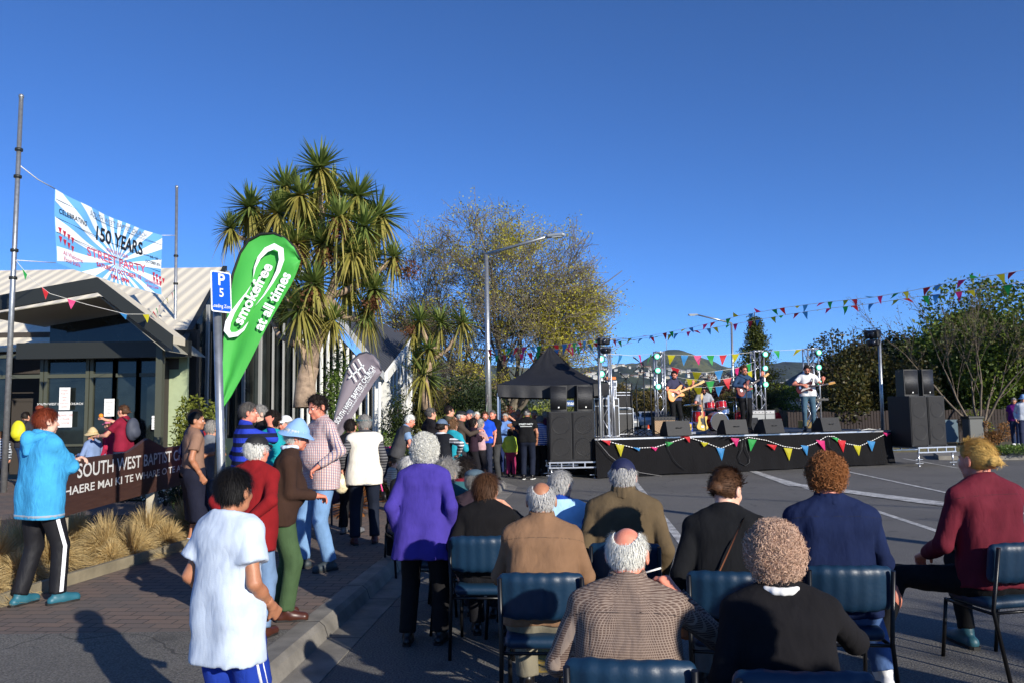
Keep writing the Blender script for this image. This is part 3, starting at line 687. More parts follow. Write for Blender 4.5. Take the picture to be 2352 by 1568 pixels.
M_CONC = mat_concrete('concrete', (132, 127, 118))
def mat_pavers():
    t = NT('brick_pavers'); br = t.n('TexBrick'); mp = t.n('Mapping'); mp.inputs['Rotation'].default_value = (0, 0, .09); t.l(t.co(), mp.inputs[0]); t.l(mp.outputs[0], br.inputs['Vector'])
    br.inputs['Scale'].default_value = 1; br.inputs['Brick Width'].default_value = .24; br.inputs['Row Height'].default_value = .12; br.inputs['Mortar Size'].default_value = .006
    br.inputs['Color1'].default_value = lin((126, 104, 90)); br.inputs['Color2'].default_value = lin((100, 90, 84)); br.inputs['Mortar'].default_value = lin((48, 44, 40)); br.inputs['Bias'].default_value = -.1
    n = t.noise(1.2, 5); n2 = t.noise(90, 3); a = t.mix(t.math('MULTIPLY', t.ramp(n, .35, .7), .5), br.outputs['Color'], lin((96, 92, 86))); a = t.mix(t.math('MULTIPLY', t.ramp(n2, .5, .8), .4), a, lin((70, 64, 60)))
    t.col(a); t.b.inputs['Roughness'].default_value = .85; t.bump(t.math('SUBTRACT', t.math('MULTIPLY', n2, .2), br.outputs['Fac']), .6, .006); return t.m
M_PAV = mat_pavers()
M_SOIL = M('soil', (52, 40, 30), .95, bump=1, bs=30, var=.4)
def mat_far():
    t = NT('far_ground'); n = t.noise(.01, 6); t.col(t.mix(t.ramp(n, .4, .6), lin((62, 72, 40)), lin((88, 90, 62)))); t.b.inputs['Roughness'].default_value = 1; return t.m
sheet('ground', [(-3400, -60), (3400, -60), (3400, 3400), (-3400, 3400)], -.03, mat_far())
sheet('road', [(-60, -40), (26, -40), (26, 30), (70, 34), (70, 60), (34, 52), (40, 260), (-6, 260), (-2, 34), (-60, 34)], 0, M_ROAD)
kerb = [(-2.55, -20), (-1.98, 0), (-1.59, 5.2), (-1.30, 9.0), (-.66, 14), (-.30, 17.2), (-.22, 18.1), (-.42, 18.8), (-.95, 19.3), (-2.0, 19.6), (-20, 20.6)]
def offset(pl, d):
    out = []
    for i, p in enumerate(pl):
        a = Vector(pl[max(i - 1, 0)]); b = Vector(pl[min(i + 1, len(pl) - 1)]); t = (b - a).normalized(); out.append((p[0] - t.y * d, p[1] + t.x * d))
    return out
kin = offset(kerb, .16); kout = offset(kerb, -.30)
pv = sheet('pavement', kin[1:] + [(-20, 6.1), (kin[2][0] - .05, 6.1)][:1] + [(-30, 20.6), (-30, 6.2), (-4.5, 6.05)], PZ, M_PAV)
def strip(name, a, b, za, zb, m, kind='structure'):
    n = len(a); mb = MB(); mb.add([(p[0], p[1], za) for p in a] + [(p[0], p[1], zb) for p in b], [(i, i + 1, n + i + 1, n + i) for i in range(n - 1)]); o = mb.build(name, m); o['kind'] = kind; return o
# the pavement polygon is drawn again piece by piece so that the driveway apron butts against it
bpy.data.objects.remove(pv)
kx = kin[2][0] + (kin[3][0] - kin[2][0]) * (6.05 - kin[2][1]) / (kin[3][1] - kin[2][1])
sheet('pavement', [(kx, 6.05)] + kin[3:] + [(-34, 21), (-34, 6.05)], PZ, M_PAV)
sheet('driveway', [kin[0], kin[1], kin[2], (kx, 6.05), (-34, 6.05), (-34, -20)], PZ, M_DRIVE)
mb = MB(); n = len(kerb); kf = offset(kerb, -.02)
rows = [(offset(kerb, .19), PZ - .02), (offset(kerb, .17), PZ + .004), (offset(kerb, .02), PZ + .004), (kf, PZ - .03), (offset(kerb, -.05), .012), (kout, .006), (kout, 0)]
mb.add([(p[0], p[1], z) for pl, z in rows for p in pl], [(r * n + i, r * n + i + 1, (r + 1) * n + i + 1, (r + 1) * n + i) for r in range(len(rows) - 1) for i in range(n - 1)])
o = mb.build('kerb', M_CONC); o['kind'] = 'structure'
def line(name, a, b, w_, m, z=.004, w2=None):
    a, b = Vector(a[:2]), Vector(b[:2]); t = (b - a).normalized(); nn = Vector((-t.y, t.x)); w2 = w_ if w2 is None else w2
    return sheet(name, [a - nn * w_ / 2, b - nn * w2 / 2, b + nn * w2 / 2, a + nn * w_ / 2], z, m)
def paint(name, c):
    t = NT(name); n = t.noise(60, 4); n2 = t.noise(5, 4); f = t.ramp(t.math('ADD', t.math('MULTIPLY', n, .6), t.math('MULTIPLY', n2, .6)), .50, .74)
    t.col(t.mix(f, lin(c), lin((110, 108, 104)))); t.b.inputs['Roughness'].default_value = .7; return t.m
M_WL = paint('worn_white_paint', (214, 212, 206)); M_YL = paint('worn_yellow_paint', (196, 160, 40))
line('road_marking', G(1575, 1255), G(1452, 1098), .12, M_WL)
line('road_marking', G(1725, 1078), G(2180, 1228), .11, M_WL)
line('road_marking', G(1945, 1082), G(2230, 1143), .10, M_WL, .008)
line('road_marking', G(1830, 1113), G(2185, 1160), .42, M_WL, .012, .5)
line('road_marking', G(1720, 1080), G(1835, 1116), .1, M_WL, .008, .4)
line('road_marking', G(2160, 1157), G(2352, 1182), .42, M_WL, .016)
line('road_marking', G(2075, 1052), G(2200, 1074), .09, M_WL)
line('road_marking', G(1385, 1232), G(1398, 1221), .25, M_YL)
line('road_marking', G(1248, 1545), G(1262, 1330), .13, M_YL)
line('road_marking', G(1130, 1062), G(1275, 1058), .12, M_YL)
line('road_marking', G(1255, 1105), G(1300, 1102), .08, M_YL)
# timber edge and soil bed
def bed(name, pts): return sheet(name, pts, PZ + .03, M_SOIL)
bed('garden_bed', [(-10.5, 6.62), (-4.52, 6.62), (-4.42, 7.5), (-4.02, 9.8), (-3.6, 12.6), (-7.6, 12.9), (-9.8, 10.2)])
bed('garden_bed', [(-9.5, 15.6), (-5.2, 14.6), (-3.0, 15.2), (-2.2, 17.8), (-3.0, 19.0), (-9.5, 19.0)])
mb = MB()
ed = [(-10.5, 6.55), (-4.47, 6.55), (-4.36, 7.5), (-3.96, 9.8), (-3.55, 12.6)]
for a, b in zip(ed, ed[1:]):
    a, b = Vector(a), Vector(b); t = (b - a); mb.box(((a.x + b.x) / 2, (a.y + b.y) / 2, PZ + .045), (t.length + .03, .06, .13), 0, math.atan2(t.y, t.x), .006)
M_TIMB = M('weathered_timber', (128, 118, 96), .85, bump=.6, bs=40, var=.3, vs=3)
tag(mb.build('timber_edging', M_TIMB), 'low weathered timber edging along the tussock bed', 'edging')
# far pavement, island and right-hand side
line('footpath', (27.5, 28), (60, 36), 3.2, M_CONC, .12)
def shallow(name, pts, z, m): 
    mb = MB(); mb.prism([(p[0], p[1], 0) for p in pts], (0, 0, z)); o = mb.build(name, m); o['kind'] = 'structure'; return o
shallow('traffic_island', [(13.2, 24.6), (18.5, 23.4), (22, 24.2), (18, 26.6), (14, 26.4)], .13, M_CONC)
shallow('verge', [(12, 29), (40, 27.5), (60, 34), (60, 60), (12, 60)], .16, M('verge_soil', (80, 76, 56), .95, bump=.6, bs=8, var=.3))
shallow('footpath', [(-34, 27.2), (-1.6, 26.6), (-1.0, 27.4), (.3, 60), (-34, 60)], .12, M_CONC)

# ---------------- hills with their haze ----------------
def hill(name, prof, Y, depth, mat, seed, rough_=6):
    """ridge of a hill: prof = (px, py) of its skyline, built as terrain falling towards the viewer"""
    rg = np.random.RandomState(seed); px = np.array([p[0] for p in prof], float); py = np.array([p[1] for p in prof], float)
    NX, NY = 220, 36; xs = np.linspace(px[0], px[-1], NX); ys = np.interp(xs, px, py) + (vnoise(np.stack([xs * .06, xs * 0, xs * 0], 1), seed) - .5) * 3
    top = [A(x, y, Y) for x, y in zip(xs, ys)]; V = []
    for j in range(NY):
        f = j / (NY - 1)
        for i in range(NX):
            p = top[i]; k = (1 - f); z = p.z * (k ** 1.25); y = Y - depth * f
            nz = float(0)
            V.append((p.x * (1 - .25 * f * depth / Y), y, z))
    V = np.array(V); nse = (vnoise(V * np.array([.012, .006, 0]), seed) - .5) + .5 * (vnoise(V * np.array([.03, .02, 0]), seed + 3) - .5); k = (np.repeat(np.arange(NY), NX) / (NY - 1)); V[:, 2] += nse * np.minimum(k * 3, 1) * np.maximum(V[:, 2], 0) * .55; V[:, 2] -= k * 1.0
    Fs = np.array([(j * NX + i, j * NX + i + 1, (j + 1) * NX + i + 1, (j + 1) * NX + i) for j in range(NY - 1) for i in range(NX - 1)])
    back = V[:NX].copy(); back[:, 1] += depth * .5; back[:, 2] = -5; V = np.concatenate([V, back]); b0 = NY * NX
    Fs = np.concatenate([Fs, np.array([(b0 + i, b0 + i + 1, i + 1, i) for i in range(NX - 1)])])
    o = mk(name, V, Fs, mat, None, True); o['kind'] = 'structure'; return V[:NY * NX].reshape(NY, NX, 3)
def mat_hill(name, a, b, c, s1=.012, t0=.48):
    t = NT(name); n = t.noise(s1, 8, None, .6); n2 = t.noise(.06, 6); f = t.ramp(t.math('ADD', t.math('MULTIPLY', n, .75), t.math('MULTIPLY', n2, .25)), t0, t0 + .05)
    x = t.mix(f, lin(a), lin(b)); x = t.mix(t.math('MULTIPLY', t.ramp(t.noise(.2, 3), .5, .7), .6), x, lin(c)); t.col(x); t.b.inputs['Roughness'].default_value = 1; t.bump(n2, 1, 8); return t.m
MH1 = mat_hill('hill_grass', (92, 92, 52), (40, 52, 34), (66, 70, 42), .009, .50)
MH2 = mat_hill('hill_forest', (34, 46, 32), (26, 38, 30), (50, 58, 40), .02, .5)
hill('hill', [(560, 860), (800, 846), (940, 838), (1010, 830), (1060, 826), (1120, 838), (1180, 842), (1240, 846), (1330, 845), (1420, 838), (1470, 832), (1700, 870)], 2300, 900, MH1, 3)
H2 = hill('hill', [(1380, 850), (1425, 842), (1470, 833), (1490, 820), (1515, 808), (1535, 803), (1560, 804), (1590, 812), (1625, 826), (1650, 836), (1672, 843), (1700, 841), (1740, 836), (1800, 850)], 2000, 900, MH1, 5)
hill('hill', [(1655, 862), (1690, 846), (1740, 835), (1800, 831), (1880, 832), (1920, 812), (1980, 790), (2040, 785), (2110, 790), (2200, 800), (2352, 780), (2700, 800)], 1700, 700, MH2, 8)
H4 = hill('hill', [(1050, 900), (1150, 880), (1330, 846), (1370, 840), (1420, 842), (1480, 846), (1560, 850), (1640, 858), (1700, 872), (1800, 880), (1900, 900)], 1500, 900, mat_hill('hill_lower', (34, 46, 30), (50, 60, 38), (26, 36, 26), .03, .5), 11)
# houses on the hillside
def terr(Hg, i, j): return Hg[j, i]
hm = [M('house_wall_white', (190, 188, 180), .8), M('house_wall_cream', (166, 158, 140), .8)]; hr = [M('house_roof_grey', (104, 102, 102), .8), M('house_roof_brown', (122, 92, 74), .8), M('house_roof_pale', (176, 172, 166), .8)]
hmesh = []
for k in range(5):
    mb = MB(); a, b, c = [(14, 10, 6), (18, 9, 5.5), (12, 12, 8), (22, 10, 6), (10, 9, 7)][k]; mb.box((0, 0, c / 2 - 2), (a, b, c + 4), 0)
    mb.prism([(-a * .55, -b * .58, c), (-a * .55, b * .58, c), (-a * .55, 0, c + b * .3)], (a * 1.1, 0, 0), 1)
    for q in range(3): mb.box((-a * .3 + q * a * .3, -b / 2 - .03, c * .55), (a * .16, .1, 1.6), 2)
    me = mb.build('house', [hm[k % 2], hr[k % 3], M('house_window', (40, 46, 56), .2)]); hmesh.append(me)
rg = random.Random(4); cnt = 0; first = list(hmesh)
while cnt < 170:
    i = int(rg.gauss(100, 32)); j = int(abs(rg.gauss(0, 7)) + 7)
    if not (5 < i < 215 and j < 26): continue
    p = H4[j, i]; k = rg.randrange(5)
    if cnt < 5: o = hmesh[cnt]
    else: o = first[k].copy(); COL.objects.link(o)
    o.location = (p[0] + rg.uniform(-6, 6), p[1] + rg.uniform(-8, 8), p[2] + .6); o.rotation_euler = (0, 0, rg.uniform(-.7, .7))
    s_ = rg.uniform(.3, .56); o.scale = (s_, s_, s_); tag(o, 'small pale house among trees on the distant hillside', 'house', 'houses on the hillside'); cnt += 1
# transmitter mast on the peak
p = A(1531, 806, 3400); mb = MB(); q = A(1531, 770, 3400); mb.tube([p - Vector((0, 0, 4)), q], [1.6, .4], 6)
for k in range(3): mb.cyl(Vector((p.x + (-9, 9, 0)[k], p.y, p.z - 3)), Vector((p.x, p.y, p.z + (q.z - p.z) * .7)), .15, n=4)
tag(mb.build('transmitter_mast', M('mast_steel', (150, 150, 155), .5)), 'thin lattice transmitter mast on the highest grassy hilltop', 'mast')

# ---------------- plants ----------------
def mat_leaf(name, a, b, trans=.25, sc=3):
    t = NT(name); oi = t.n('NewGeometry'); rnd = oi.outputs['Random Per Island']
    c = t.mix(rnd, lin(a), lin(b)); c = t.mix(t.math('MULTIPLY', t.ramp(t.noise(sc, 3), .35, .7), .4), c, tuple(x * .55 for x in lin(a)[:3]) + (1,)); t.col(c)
    t.b.inputs['Roughness'].default_value = .5; t.b.inputs['Specular IOR Level'].default_value = .3
    tr = t.n('BsdfTranslucent'); t.l(c, tr.inputs['Color']); ms = t.n('MixShader'); ms.inputs[0].default_value = trans
    out = t.t.nodes['Material Output']; t.l(t.b.outputs[0], ms.inputs[1]); t.l(tr.outputs[0], ms.inputs[2]); t.l(ms.outputs[0], out.inputs[0]); return t.m
def mat_bark(name, c): return M(name, c, .9, bump=.9, bs=25, var=.35, vs=9)
BARK = mat_bark('bark_grey', (116, 106, 90)); BARKC = mat_bark('bark_cabbage_tree', (150, 128, 106)); BARKD = mat_bark('bark_dark', (66, 56, 48))
def leaves(P, size, rg, asp=.5, up_=.2, dirs=None):
    n = len(P); d = unit(rg.normal(size=(n, 3)) + np.array([0, 0, up_])) if dirs is None else dirs; s_ = unit(np.cross(d, rg.normal(size=(n, 3)))); L = (size * rg.uniform(.6, 1.3, (n, 1)))
    nn = np.cross(d, s_) * L * .12
    V = np.stack([P, P + d * L * .5 + s_ * L * asp * .5 + nn, P + d * L, P + d * L * .5 - s_ * L * asp * .5 + nn], 1).reshape(-1, 3); return V, np.arange(n * 4).reshape(n, 4)
def lump_points(n, c, r, rg, lumps=9, shell=.55, flat=1.0):
    """points gathered in clumps that fill an uneven crown"""
    c = np.array(c); r = np.array(r); L = unit(rg.normal(size=(lumps, 3))) * rg.uniform(.35, .72, (lumps, 1)); R_ = rg.uniform(.30, .52, lumps); k = rg.randint(0, lumps, n)
    q = unit(rg.normal(size=(n, 3))) * (rg.uniform(0, 1, (n, 1)) ** (1 / 3 if shell < .3 else .22)); P = L[k] + q * R_[k][:, None]; P[:, 2] *= flat
    m = vnoise(P * 5 + 9, 3) > .30; return (c + P * r)[m]
def shrub(name, label, cat, px, py, Y, w_, h_, mats, n=3500, size=.07, seed=1, lumps=10, group=None, z0=None, stems=True, flower=None, d_=None):
    base = G(px, py, PZ) if Y is None else A(px, py, Y); 
    if Y is not None: base.z = PZ if z0 is None else z0
    rg = np.random.RandomState(seed); t = thing(name, label, cat, base, 0, group); d_ = d_ or w_
    P = lump_points(n, (0, 0, h_ * .52), (w_ * .55, d_ * .55, h_ * .52), rg, lumps); P = P[P[:, 2] > .02]; V, Fq = leaves(P, size, rg); mk('foliage', V, Fq, mats, t)
    if flower:
        P = lump_points(int(n * 1.1), (0, 0, h_ * .54), (w_ * .57, d_ * .57, h_ * .54), rg, lumps); P = P[P[:, 2] > .1]; V, Fq = leaves(P, size * .75, rg, .9); mk('flowers', V, Fq, flower, t)
    if stems:
        mb = MB()
        for k in range(7): a = rg.uniform(0, 6.3); mb.tube([(0, 0, 0), (cos(a) * w_ * .12, sin(a) * d_ * .12, h_ * .35), (cos(a) * w_ * .3, sin(a) * d_ * .3, h_ * .75)], [.02, .014, .005], 5)
        mb.build('stems', BARKD, t)
    return t
def grow(p, d, L, r, lvl, rg, segs, tips, spread=.5, n=(3, 4), grav=0, gn=.16, shrink=.7, minr=.004, levels=5, env=None):
    """branching limbs; segs gets (points, radii), tips gets end points"""
    k = 4 if lvl < 2 else 3; pts = [p.copy()]; rr = [r]; q = p.copy(); dd = d.copy()
    for i in range(k):
        dd = (dd + Vector((rg.gauss(0, gn), rg.gauss(0, gn), rg.gauss(0, gn) + grav))).normalized(); q = q + dd * (L / k); pts.append(q.copy()); rr.append(max(minr, r * (1 - .45 * (i + 1) / k)))
        if lvl >= 2 and i > 0 and lvl < levels:
            tips.append((q.copy(), dd.copy(), lvl))
    segs.append((pts, rr, lvl)); tips.append((q.copy(), dd.copy(), lvl))
    if lvl >= levels or (env and env(q) > 1): return
    m = rg.randint(*n)
    for j in range(m):
        i = rg.uniform(.35, 1) if j else 1; b = pts[min(k, max(1, int(round(i * k))))]; x, y, _ = frame(dd); a = rg.uniform(0, 6.28); sp_ = spread * rg.uniform(.6, 1.3) * (.5 if j == 0 else 1)
        nd = (dd + (x * cos(a) + y * sin(a)) * sp_).normalized(); grow(b, nd, L * shrink * rg.uniform(.75, 1.15), rr[-1] * (.85 if j == 0 else .62), lvl + 1, rg, segs, tips, spread, n, grav, gn, shrink, minr, levels, env)
def tree_mesh(segs, t, mat, off, cut=3, twigw=1):
    mb = MB(); mt = MB()
    for pts, rr, lvl in segs: (mb if lvl < cut else mt).tube([p - off for p in pts], [r * (1 if lvl < cut else twigw) for r in rr], 7 if lvl < 2 else 4 if lvl < 4 else 3, 0, cap=False)
    mb.build('trunk', mat, t)
    if mt.f: mt.build('branches', mat, t)

# great half-bare tree and its neighbour behind the tent
OLIVE = mat_leaf('new_leaf_olive', (158, 154, 44), (200, 188, 70), .35); BUD = mat_leaf('bud_tan', (140, 126, 76), (164, 150, 96), .3)
def oak(label, px, Y, rr_, seed, limbs, clumps, nb=(3, 5), ec=(1165, 720), er=(235, 250)):
    EC = A(ec[0], ec[1], Y); ERx, ERz = er[0] * Y / F, er[1] * Y / F
    def env(q): return ((q.x - EC.x) / ERx) ** 2 + ((q.z - EC.z) / ERz) ** 2 + ((q.y - EC.y) / (ERx * .8)) ** 2 + .3 * sin(q.x * 2.1 + q.z * 1.7) * sin(q.z * 1.3 + 1)
    rg = random.Random(seed); ng = np.random.RandomState(seed); base = A(px, 940, Y); base.z = .12; t = thing('tree', label, 'tree', base); segs = []; tips = []
    for (tx, ty, dz, r) in limbs:
        tgt = A(tx, ty, Y + dz); d = (tgt - base - Vector((0, 0, 1.2))).normalized(); st = base + Vector((rg.uniform(-.25, .25), rg.uniform(-.25, .25), .0)); mid = base + Vector((d.x * .5, d.y * .5, 1.4 + rg.uniform(0, .6))); segs.append(([st, mid], [r * 1.0, r * .75], 0))
        Lt = (tgt - mid).length; grow(mid, d, Lt * .40, r * .7, 1, rg, segs, tips, .68, nb, .008, .14, .74, .010, 6, env)
    tree_mesh(segs, t, BARK, base, 4, 1.15)
    T = np.array([tuple(q - base) for q, d, l in tips if l >= 4]); T = T + ng.normal(0, .10, T.shape); T2 = T[ng.uniform(size=len(T)) < .75] ; T2 = T2 + ng.normal(0, .12, T2.shape); V, Fq = leaves(T2, .08, ng, .6); mk('buds', V, Fq, BUD, t)
    P = []
    for cx, cy, dz, r, n in clumps:
        c = A(cx, cy, Y + dz) - base; near = T[(np.abs(T - np.array(c)) < np.array([r * 1.3, 3.5, r * .75])).all(1)]
        if len(near): k = ng.randint(0, len(near), n); P.append(near[k] + ng.normal(0, .17, (n, 3)) * np.array([1.1, 1, .7]))
    P = np.concatenate(P); V, Fq = leaves(P, .10, ng, .65); mk('crown', V, Fq, OLIVE, t); return t
oak('wide spreading tree with bare twigs and patches of yellow green leaf behind the black tent', 1172, 40, 1, 21,
    [(1200, 470, 0, .26), (1120, 500, 2, .22), (1290, 520, -1, .22), (1370, 590, 0, .22), (1060, 560, -1, .2), (1400, 700, 1, .2), (1330, 640, -3, .17), (1030, 680, 0, .18), (1260, 600, 3, .18), (1380, 780, -2, .16), (1080, 800, -2, .15), (1180, 640, -3, .17)],
    [(1170, 525, 0, 2.2, 4200), (1250, 560, 0, 1.8, 900), (1080, 640, 0, 2, 3400), (1330, 690, 0, 2.4, 3800), (1370, 740, 0, 2.2, 4200), (1270, 790, 0, 2.2, 4200), (1340, 800, 0, 2.2, 3000), (1120, 850, 0, 1.2, 1400), (1230, 520, 0, 1.6, 1500), (1390, 720, 0, 1.5, 1800), (1240, 700, 0, 2, 1800), (1180, 700, 0, 2.5, 1500), (1300, 640, 0, 2, 1200), (1100, 720, 0, 2, 900)])
oak('grey bare-twigged tree standing left of the wide tree and above the dark roof', 1040, 43, 1, 33,
    [(960, 560, 0, .17), (1010, 500, 1, .17), (900, 640, 0, .14), (930, 700, -1, .13), (1040, 560, 0, .16), (860, 700, 1, .12), (990, 640, -1, .13)],
    [(960, 640, 0, 2, 1500), (1000, 740, 0, 2, 1500), (900, 700, 0, 1.6, 1100), (960, 540, 0, 1.8, 1000)], ec=(955, 690), er=(125, 215))

# cabbage trees
CAB = mat_leaf('cabbage_leaf', (92, 116, 56), (152, 162, 84), .3); CABY = mat_leaf('cabbage_leaf_old', (142, 140, 66), (172, 158, 84), .3); CABD = mat_leaf('cabbage_seed', (110, 72, 46), (92, 60, 40), .1)
def rosette(c, s_, rg, ax=(0, 0, 1), n=110, droop=.5):
    """sword leaves bursting from a branch end: (green, old) vertex blocks"""
    c = np.array(c); ax = nrm(np.array(ax, float)); out = []
    for part in (0, 1):
        m = n if part == 0 else int(n * .42); u = rg.uniform(-.25 if part == 0 else -.95, 1 if part == 0 else -.2, m); a = rg.uniform(0, 6.283, m)
        x, y, z = [np.array(v) for v in frame(Vector(ax))]; q = np.sqrt(np.maximum(0, 1 - u * u)); d = u[:, None] * z + q[:, None] * (np.cos(a)[:, None] * x + np.sin(a)[:, None] * y)
        L = s_ * rg.uniform(.7, 1.1, (m, 1, 1)); K = 5; tt = np.linspace(0, 1, K)[None, :, None]; dr = (droop * (.5 if part == 0 else 1.5)) * rg.uniform(.2, 1.1, (m, 1, 1)) * (1.1 - u[:, None, None])
        P = c + d[:, None] * L * tt; P[:, :, 2] -= (dr * L * tt ** 2 * .6)[:, :, 0]
        sd_ = unit(np.cross(d, rg.normal(0, .2, (m, 3)) + np.array([0, 0, 1]))); out.append(ribbon(P, np.array([.5, 1, .95, .6, .08]) * s_ * .075, sd_))
    return out
def cabbage(label, px, py, Y, heads, branches, s_, seed, tr=.22, g=PZ, n=110, extra=()):
    rg = np.random.RandomState(seed); rr = random.Random(seed); base = A(px, 940, Y); base.z = g; t = thing('cabbage_tree', label, 'tree', base); mb = MB()
    for b in branches:
        pts = [A(x, y, Y + dz) - base for x, y, dz, r in b]; mb.tube(sum([[p, (p + pts[min(i + 1, len(pts) - 1)]) * .5 + Vector((rr.gauss(0, .03), rr.gauss(0, .03), 0))] for i, p in enumerate(pts[:-1])], []) + [pts[-1]], sum([[b[i][3], (b[i][3] + b[i + 1][3]) / 2] for i in range(len(b) - 1)], []) + [b[-1][3]], 8)
    mb.build('trunk', BARKC, t); G_, O_ = [], []
    for h_ in heads:
        x, y, dz = h_[:3]; c = A(x, y, Y + dz) - base; ks = h_[3] if len(h_) > 3 else 1; ax = (rr.gauss(0, .3), rr.gauss(0, .3), 1); r_ = rosette(c, s_ * ks, rg, ax, n, .5 + rr.random() * .4); G_.append(r_[0]); O_.append(r_[1])
        if rr.random() < .2: P = np.array(c) + rg.normal(0, .11, (260, 3)) + np.array([rr.gauss(0, .15), -.2, -.35]); v, f = leaves(P, .07, rg, .5); EX.append((v, f, t))
    for lst, nm, m in ((G_, 'crown', CAB), (O_, 'hanging_leaves', CABY)):
        V, Fq, _ = merge([(v, f, 0) for v, f in lst]); mk(nm, V, Fq, m, t)
    ex = [(v, f, 0) for v, f, q in EX if q is t]
    if ex: V, Fq, _ = merge(ex); mk('seed_heads', V, Fq, CABD, t)
    return t
EX = []
heads = [(735, 385, 0, 1.1), (655, 430, .2), (575, 475, 0), (690, 450, -.4), (765, 440, .3), (820, 450, 0, 1.1), (870, 495, .3, 1.15), (835, 520, -.4), (780, 500, -.5), (720, 490, .5), (640, 490, -.3), (700, 520, .2), (600, 520, .5), (530, 525, .1, .75), (675, 560, -.3), (745, 560, -.3),
         (810, 580, -.4), (850, 600, .4), (800, 650, .3), (860, 665, -.1, .9), (905, 590, 0, .7), (720, 650, -.6), (690, 710, -.6), (765, 735, -.2, .8), (650, 640, .5), (840, 720, .2, .8), (610, 570, .8), (840, 570, .8, .8), (665, 620, 0, .8), (620, 640, .5, .8), (790, 600, .6, .9), (715, 720, .2, .8), (655, 700, .3, .8)]
T0 = (722, 850)
br = [[(700, 935, 0, .26), (702, 880, 0, .22), (712, 840, 0, .2)], [(712, 845, 0, .17), (730, 780, 0, .13), (745, 700, -.1, .1), (770, 640, -.2, .085), (820, 580, 0, .07), (835, 530, 0, .06)], [(712, 850, 0, .16), (680, 780, .1, .12), (675, 720, .1, .11), (655, 650, .1, .09), (640, 560, 0, .07), (625, 500, 0, .06)],
      [(730, 780, 0, .11), (735, 690, .1, .1), (735, 600, 0, .09), (740, 500, 0, .07), (735, 410, 0, .05)], [(735, 690, 0, .1), (790, 670, 0, .08), (850, 640, 0, .07), (900, 600, 0, .05)], [(735, 620, 0, .08), (760, 560, -.1, .06), (790, 510, -.2, .05), (820, 465, 0, .05)],
      [(675, 720, 0, .09), (715, 640, 0, .07), (700, 560, 0, .06), (655, 455, .1, .05)], [(640, 600, 0, .07), (590, 540, .2, .05), (575, 500, 0, .04)], [(760, 690, 0, .08), (790, 730, .1, .07), (840, 740, .1, .05)], [(680, 790, 0, .08), (640, 770, 0, .06), (620, 730, .2, .05)], [(590, 560, .3, .05), (535, 540, .1, .04)]]
cabbage('tall cabbage tree with many spiky heads behind the green feather flag', 700, 930, 17, heads, br, .66, 7, n=140)
EX.clear()
heads = [(965, 735, 0), (1012, 740, .2), (1062, 742, 0), (950, 765, .3, .8), (985, 800, -.2, .8), (975, 860, 0, 1.3), (960, 820, .3, .8)]
br = [[(980, 940, 0, .16), (978, 880, 0, .14), (985, 810, 0, .1), (966, 745, 0, .06)], [(985, 820, 0, .08), (1010, 780, .1, .05), (1012, 745, .1, .05)], [(985, 830, 0, .08), (1030, 800, 0, .05), (1062, 748, 0, .05)]]
cabbage('slender cabbage tree with drooping yellow leaves beside the dark roofed building', 980, 930, 25, heads, br, .75, 9, n=90)
EX.clear()
shrub('bush', 'dark leafy bush climbing round the slender cabbage tree', 'bush', 980, 940, 25.6, 1.1, 2.9, mat_leaf('dark_ivy', (52, 54, 26), (88, 84, 38)), 3500, .10, 5)
def flax(label, px, Y, s_, seed, n=150, g=PZ, m=None):
    rg = np.random.RandomState(seed); base = A(px, 940, Y); base.z = g; t = thing('flax_bush', label, 'plant', base); r_ = rosette((0, 0, .25 * s_), s_, rg, (0, 0, 1), n, .8); mk('leaves', r_[0][0], r_[0][1], m or CABY, t); mk('old_leaves', r_[1][0], r_[1][1], m or CABY, t)
flax('big spiky yellow green flax bush beyond the hedge', 1012, 22, 1.35, 3, 240, m=mat_leaf('flax_leaf', (150, 150, 56), (104, 122, 52)))
flax('small bronze flax plant by the grey feather flag', 815, 12.5, .55, 4, 110, m=mat_leaf('bronze_leaf', (150, 96, 52), (110, 74, 42)))
flax('tuft of golden sedge beside the pushchair', 905, 15.2, .6, 6, 160, m=mat_leaf('sedge_leaf', (176, 142, 44), (140, 116, 44)))
flax('cabbage tree seedling with drooping leaves at the foot of the tall cabbage tree', 665, 15.6, .95, 8, 190, m=CAB).__class__ if False else None
